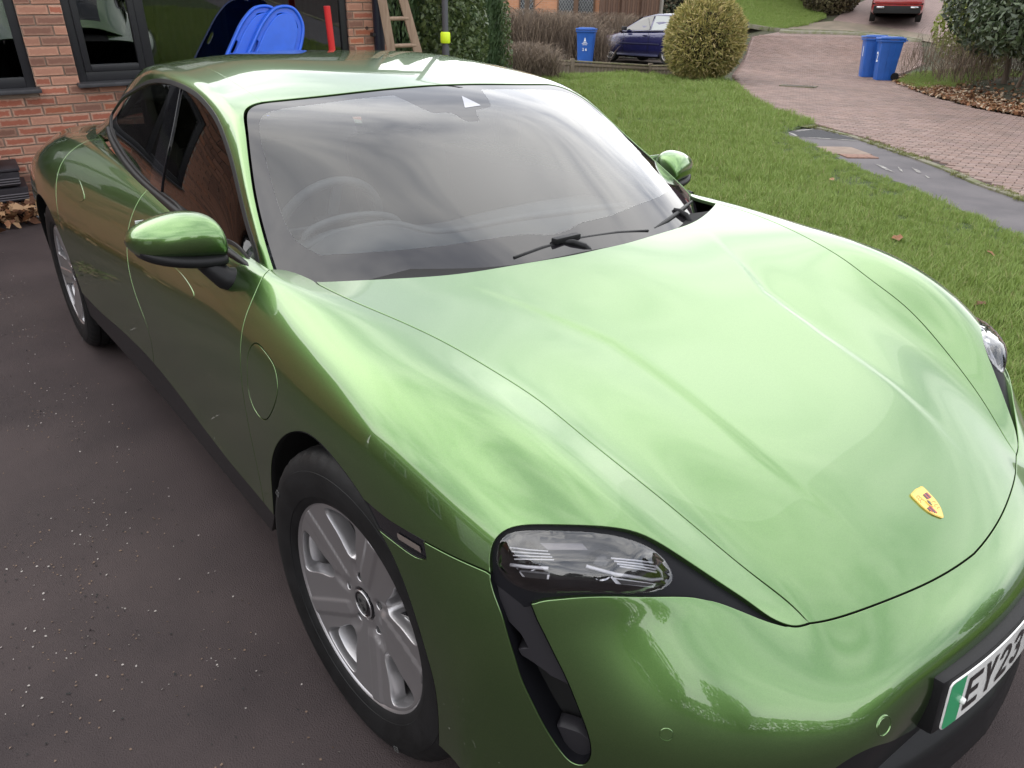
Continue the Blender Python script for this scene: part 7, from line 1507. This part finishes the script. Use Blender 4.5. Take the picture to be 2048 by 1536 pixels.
# ================================================================ small cars in the distance
M_navy = mat('navy_blue_paint', (.016, .018, .085), .25, metal=.3, coat=1, coat_rough=.04); M_redp = mat('red_car_paint', (.24, .02, .02), .28, coat=1, coat_rough=.04); M_cglass = mat('car_window_dark', (.03, .035, .04), .05, coat=1, spec=.8); M_cglass2 = mat('car_window_pale', (.20, .23, .23), .08, coat=1, spec=.8)
M_redl = mat('red_lamp_lens', (.55, .05, .03), .15, coat=1); M_tyr2 = mat('car_tyre', (.012, .012, .012), .8); M_alloy = mat('car_alloy', (.55, .53, .52), .3, metal=.8)
def hatch(paint, t):
    """five door hatchback, 4.2 m, nose towards +x, origin on the ground mid wheelbase"""
    # half-width / section table: x, z levels (sill, shoulder, roofline) and widths
    st = [(2.10, .30, .50, .56, .60), (2.02, .24, .62, .68, .74), (1.80, .22, .74, .78, .84), (1.30, .20, .80, .86, .875), (.80, .20, .88, .94, .88), (.2, .20, .90, .96, .88), (-.6, .20, .92, .98, .88), (-1.3, .20, .95, 1.00, .875), (-1.75, .22, .97, 1.02, .86), (-2.0, .28, .96, 1.02, .82), (-2.10, .36, .90, .96, .76)]
    V = []; n = 12
    for x, zb, zs, zt, w_ in st:
        for (yy, z) in ((w_*.86, zb), (w_*.97, zb+.08), (w_, zb+.22), (w_, (zb+zs)/2+.02), (w_*.985, zs-.14), (w_*.965, zs-.06), (w_*.92, zs), (w_*.80, zt), (w_*.55, zt+.012), (w_*.28, zt+.018), (0, zt+.02)): V.append((x, yy, z))
    k = 11; S_ = len(st); V2 = V+[(x, -y, z) for x, y, z in V]; Fc = []
    for i in range(S_-1):
        for j in range(k-1):
            Fc.append((i*k+j, i*k+j+1, (i+1)*k+j+1, (i+1)*k+j)); o_ = S_*k; Fc.append((o_+i*k+j, o_+(i+1)*k+j, o_+(i+1)*k+j+1, o_+i*k+j+1))
    for i in (0, S_-1): Fc.append(tuple(i*k+j for j in range(k))+tuple(S_*k+i*k+j for j in range(k-2, -1, -1)))
    body = mesh('body', V2, Fc, paint, t); bm = bmesh.new(); bm.from_mesh(body.data); bmesh.ops.remove_doubles(bm, verts=bm.verts, dist=.0005); bmesh.ops.recalc_face_normals(bm, faces=bm.faces)
    for xw in (1.29, -1.29):          # wheel arches
        for v in bm.verts: pass
    bm.to_mesh(body.data); bm.free(); body.data.set_sharp_from_angle(angle=R(40))
    ct = bmesh.new()
    for xw in (1.29, -1.29): bmesh.ops.create_cone(ct, cap_ends=True, segments=32, radius1=.355, radius2=.355, depth=2.2, matrix=Matrix.Translation((xw, 0, .325)) @ Matrix.Rotation(R(90), 4, 'X'))
    cut_ = bmobj('c', ct, None, None); md = body.modifiers.new('b', 'BOOLEAN'); md.object = cut_; md.operation = 'DIFFERENCE'; dg = bpy.context.evaluated_depsgraph_get(); dg.update(); nm = bpy.data.meshes.new_from_object(body.evaluated_get(dg)); body.modifiers.clear(); body.data = nm; bpy.data.objects.remove(cut_, do_unlink=True); body.name = 'body'
    if not nm.materials: nm.materials.append(paint)
    # cabin
    cs = [(.95, .94, .80, .955, .80), (.55, .93, .82, 1.16, .70), (.10, .95, .83, 1.385, .605), (-.5, .96, .835, 1.465, .60), (-1.1, .97, .83, 1.455, .59), (-1.65, .98, .81, 1.39, .565), (-1.85, .99, .78, 1.30, .55), (-2.08, 1.0, .72, 1.02, .66)]
    V = []
    for x, z0, w0, z1, w1 in cs:
        for (yy, z) in ((w0, z0), (w0*.5+w1*.5+.015, (z0+z1)/2), (w1+.02, z1-.045), (w1-.04, z1-.008), (w1*.5, z1+.012), (0, z1+.018)): V.append((x, yy, z))
    k = 6; S_ = len(cs); V2 = V+[(x, -y, z) for x, y, z in V]; Fc = []
    for i in range(S_-1):
        for j in range(k-1): Fc.append((i*k+j, i*k+j+1, (i+1)*k+j+1, (i+1)*k+j)); o_ = S_*k; Fc.append((o_+i*k+j, o_+(i+1)*k+j, o_+(i+1)*k+j+1, o_+i*k+j+1))
    for i in (0, S_-1): Fc.append(tuple(i*k+j for j in range(k))+tuple(S_*k+i*k+j for j in range(k-2, -1, -1)))
    cab = mesh('cabin', V2, Fc, paint, t); bm = bmesh.new(); bm.from_mesh(cab.data); bmesh.ops.remove_doubles(bm, verts=bm.verts, dist=.0005); bmesh.ops.recalc_face_normals(bm, faces=bm.faces); bm.to_mesh(cab.data); bm.free(); cab.data.set_sharp_from_angle(angle=R(35))
    def sidep(x, z):
        a = np.array(cs); z0, w0, z1, w1 = [np.interp(x, a[::-1, 0], a[::-1, i]) for i in (1, 2, 3, 4)]; kk_ = (z-z0)/(z1-z0); return (w0+(w1+.02-w0)*np.clip(kk_*1.02, 0, 1))+.004
    for sy in (1, -1):
        for nm_, poly, mm in (('front_side_window', [(.72, .975), (.30, 1.20), (.08, 1.335), (-.42, 1.405), (-.42, .985)], M_cglass), ('rear_side_window', [(-.50, .985), (-.50, 1.405), (-1.12, 1.385), (-1.12, 1.0)], M_cglass2), ('quarter_light', [(-1.16, 1.0), (-1.16, 1.38), (-1.36, 1.33), (-1.50, 1.15), (-1.44, 1.02)], M_cglass2)):
            c = np.array(poly); o2 = (c-c.mean(0))*1.05+c.mean(0)
            for pl2, m3, ep in ((o2, M_upvc, .0), (c, mm, .004)):
                mesh(nm_ if ep else 'window_surround', [(x, sy*(sidep(x, z)+ep), z) for x, z in pl2], [tuple(range(len(pl2)))], m3, t, smooth=False)
        box('door_mirror', (.62, sy*.93, 1.02), (.12, .17, .12), M_upvc, t, bevel=.03); 
        for x in (-.28, -1.12): box('door_handle', (x, sy*.885, .83), (.17, .03, .03), paint, t, bevel=.008)
        box('rubbing_strip', (.0, sy*.892, .585), (1.9, .02, .025), mat('side_strip', (.03, .032, .06), .4), t, bevel=.004); box('sill_skirt', (0, sy*.865, .245), (1.85, .05, .06), mat('skirt', (.06, .065, .12), .35, coat=.6), t, bevel=.01)
        for x in (.68, -.46): box('shut_line', (x, sy*.884, .60), (.008, .008, .62), M_dark, t)
        lm_ = [(-1.93, .86, .78), (-1.80, .88, .92), (-1.86, .80, 1.12), (-2.02, .74, 1.10), (-2.10, .72, .90), (-2.10, .78, .78)]; mesh('tail_lamp', [(x, sy*(y+.012), z) for x, y, z in lm_], [tuple(range(6))], M_redl, t, smooth=False)
        mesh('headlamp', [(1.72, sy*.79, .70), (1.95, sy*.70, .66), (2.03, sy*.55, .62), (2.06, sy*.50, .54), (1.9, sy*.80, .58)], [(0, 1, 2, 3, 4)], M_cglass2, t, smooth=False)
    mesh('rear_window', [(-1.90, .50, 1.27), (-1.90, -.50, 1.27), (-2.10, -.60, 1.03), (-2.10, .60, 1.03)], [(0, 1, 2, 3)], mat('pale_rear_glass', (.32, .38, .37), .08, coat=1), t, smooth=False)
    box('roof_spoiler', (-1.93, 0, 1.385), (.28, 1.08, .035), paint, t, Matrix.Rotation(R(-6), 3, 'Y'), .012); box('rear_bumper', (-2.06, 0, .48), (.16, 1.5, .30), paint, t, bevel=.05)
    mesh('windscreen', [(.84, .70, .99), (.84, -.70, .99), (.18, -.58, 1.375), (.18, .58, 1.375)], [(0, 1, 2, 3)], M_cglass, t, smooth=False)
    box('underbody', (0, 0, .26), (3.6, 1.45, .2), M_dark, t)
    wheels4(t, 1.29, .76, .315)
def wheels4(t, xb, y, r):
    root = None
    for i, (xw, sy) in enumerate(((xb, 1), (-xb, 1), (xb, -1), (-xb, -1))):
        if root is None:
            root = bpy.data.objects.new('wheel', None); link(root, t); lathe('tyre', [(r*.70, -.10), (r*.93, -.105), (r, -.08), (r, .08), (r*.93, .10), (r*.7, .1)], M_tyr2, root, 36); lathe('rim', [(r*.71, -.095), (r*.66, -.10), (r*.62, -.085), (r*.6, .05)], M_alloy, root, 36)
            for k in range(14): a = 2*math.pi*k/14; tube('spoke', [(.03*math.cos(a), -.085, .03*math.sin(a)), (r*.64*math.cos(a+.12), -.092, r*.64*math.sin(a+.12))], .0085, M_alloy, root, 5)
            lathe('hub', [(0, -.10), (.035, -.098), (.045, -.08)], M_alloy, root, 16); lathe('dark_back', [(0, -.03), (r*.62, -.03)], M_dark, root, 24); w0 = root
        else: w0 = copy_tree(root, t)
        w0.location = (xw, sy*y, r); w0.rotation_euler = (0, 0, 0 if sy < 0 else math.pi)
fw_, rw_ = np.array([-18.26, 18.68]), np.array([-16.45, 18.72-.35]); 
golf = thing('hatchback_car', 'dark blue five door hatchback parked behind the low fence, left of the golden bush', 'car', (-16.97, 19.39, .44), R(178)); hatch(M_navy, golf)
rc = thing('red_car', 'rear end of a red car parked on the pink driveway beyond the road', 'car', (-14.95, 31.3, tz(-14.4, 30.2)+.06), R(116)); 
# red saloon tail, built with the whole car behind it
st = [(-2.25, .42, .62, .70, .72), (-2.18, .30, .86, .92, .86), (-1.9, .24, .97, 1.03, .91), (-1.2, .22, .98, 1.04, .92), (0, .22, .93, .98, .91), (1.2, .22, .88, .94, .90), (1.9, .26, .74, .80, .84), (2.2, .34, .58, .64, .66)]
V = []
for x, zb, zs, zt, w_ in st:
    for (yy, z) in ((w_*.86, zb), (w_*.98, zb+.10), (w_, zb+.26), (w_, (zb+zs)/2+.05), (w_*.97, zs-.05), (w_*.90, zs), (w_*.78, zt), (w_*.4, zt+.015), (0, zt+.02)): V.append((x, yy, z))
k = 9; S_ = len(st); V2 = V+[(x, -y, z) for x, y, z in V]; Fc = []
for i in range(S_-1):
    for j in range(k-1): Fc.append((i*k+j, i*k+j+1, (i+1)*k+j+1, (i+1)*k+j)); o_ = S_*k; Fc.append((o_+i*k+j, o_+(i+1)*k+j, o_+(i+1)*k+j+1, o_+i*k+j+1))
for i in (0, S_-1): Fc.append(tuple(i*k+j for j in range(k))+tuple(S_*k+i*k+j for j in range(k-2, -1, -1)))
ob_ = mesh('body', V2, Fc, M_redp, rc); bm = bmesh.new(); bm.from_mesh(ob_.data); bmesh.ops.remove_doubles(bm, verts=bm.verts, dist=.0005); bmesh.ops.recalc_face_normals(bm, faces=bm.faces); bm.to_mesh(ob_.data); bm.free(); ob_.data.set_sharp_from_angle(angle=R(40))
box('cabin', (-.1, 0, 1.15), (2.2, 1.25, .5), M_cglass, rc, bevel=.2); box('rear_valance', (-2.17, 0, .40), (.20, 1.62, .26), M_dark, rc, bevel=.04); box('bumper_bar', (-2.21, 0, .66), (.12, 1.62, .14), M_redp, rc, bevel=.04)
for sy in (1, -1): box('exhaust_trim', (-2.29, sy*.58, .47), (.04, .26, .07), M_chrome, rc, bevel=.02); box('tail_lamp', (-2.2, sy*.62, .88), (.10, .42, .13), M_redl, rc, bevel=.03)
box('plate_recess', (-2.26, 0, .84), (.03, .64, .15), M_redp, rc, bevel=.02); box('number_plate', (-2.285, 0, .835), (.01, .52, .11), mat('yellow_plate', (.75, .55, .12), .4), rc)
wheels4(rc, 1.35, .80, .33)

# ================================================================ unseen surroundings, added to show as reflections in the paint and glass
nh = thing('unseen_house', 'neighbouring brick house with white garage door and windows along the other side of the driveway', 'house', (-1.0, -9.2, 0))
M_nb = blockmat('unseen_house_brick', 1, (.13, .075, .055, 1), (.10, .06, .045, 1), (.12, .1, .08, 1)); M_wht = mat('white_upvc', (.62, .62, .62), .4)
box('wall', (0, -.15, 1.35), (13, .3, 2.7), M_nb, nh)
for i in range(12): box('roof_tile_course', (0, -.05-.26*i, 2.75+.13*i), (13.6, .32, .04), M_rooft, nh, Matrix.Rotation(R(27), 3, 'X'))
for x, w_, z, h_ in ((-4.2, 1.7, 1.5, 1.1), (-1.4, .9, 1.1, 2.0), (4.5, 1.6, 1.5, 1.1)):
    box('window_frame', (x, .02, z), (w_, .08, h_), M_wht, nh); box('window_pane', (x-w_*.23, .065, z), (w_*.40, .02, h_*.82), M_lgl, nh); box('window_pane', (x+w_*.23, .065, z), (w_*.40, .02, h_*.82), M_lgl, nh)
box('garage_door', (1.5, .02, 1.05), (2.5, .08, 2.1), M_wht, nh)
for i in range(8): box('door_rib', (.4+.32*i, .065, 1.05), (.02, .02, 2.0), M_conc, nh)
box('fascia', (0, .2, 2.66), (13.4, .04, .16), M_wht, nh)
for i, (x, y, r_, h_, lab) in enumerate(((17, -11, 2.0, 3.8, 'tree standing behind the viewer to the right of the driveway'), (20, -4, 2.3, 4.2, 'tallest tree behind the viewer across the street'), (20, 6.5, 2.2, 3.8, 'tree behind the viewer at the end of the lawn'), (13.5, 15, 2.2, 4.0, 'tree beside the road behind the front of the car'))):
    t = thing('unseen_tree', lab, 'tree', (x, y, 0)); tube('trunk', [(0, 0, 0), (.1, 0, h_*.6)], [.22, .10], M_trunk, t); P_, N2 = blob_pts((0, 0, h_*.62), (r_, r_, h_*.40), 2600, shell=.7, lump=.5, seed=200+i); scatter_quads('crown', P_, .20, None, t, normals=N2, jitter=1.0, mats=M_hd)
fr = thing('hedge', 'long clipped hedge bordering the gardens behind the viewer', 'hedge', (16, 0, 0)); P_, N2 = blob_pts((0, 0, .9), (1.0, 13, 1.1), 9000, shell=.2, lump=.1, seed=300); scatter_quads('foliage', P_, .16, None, fr, normals=N2, jitter=.8, mats=M_hd)
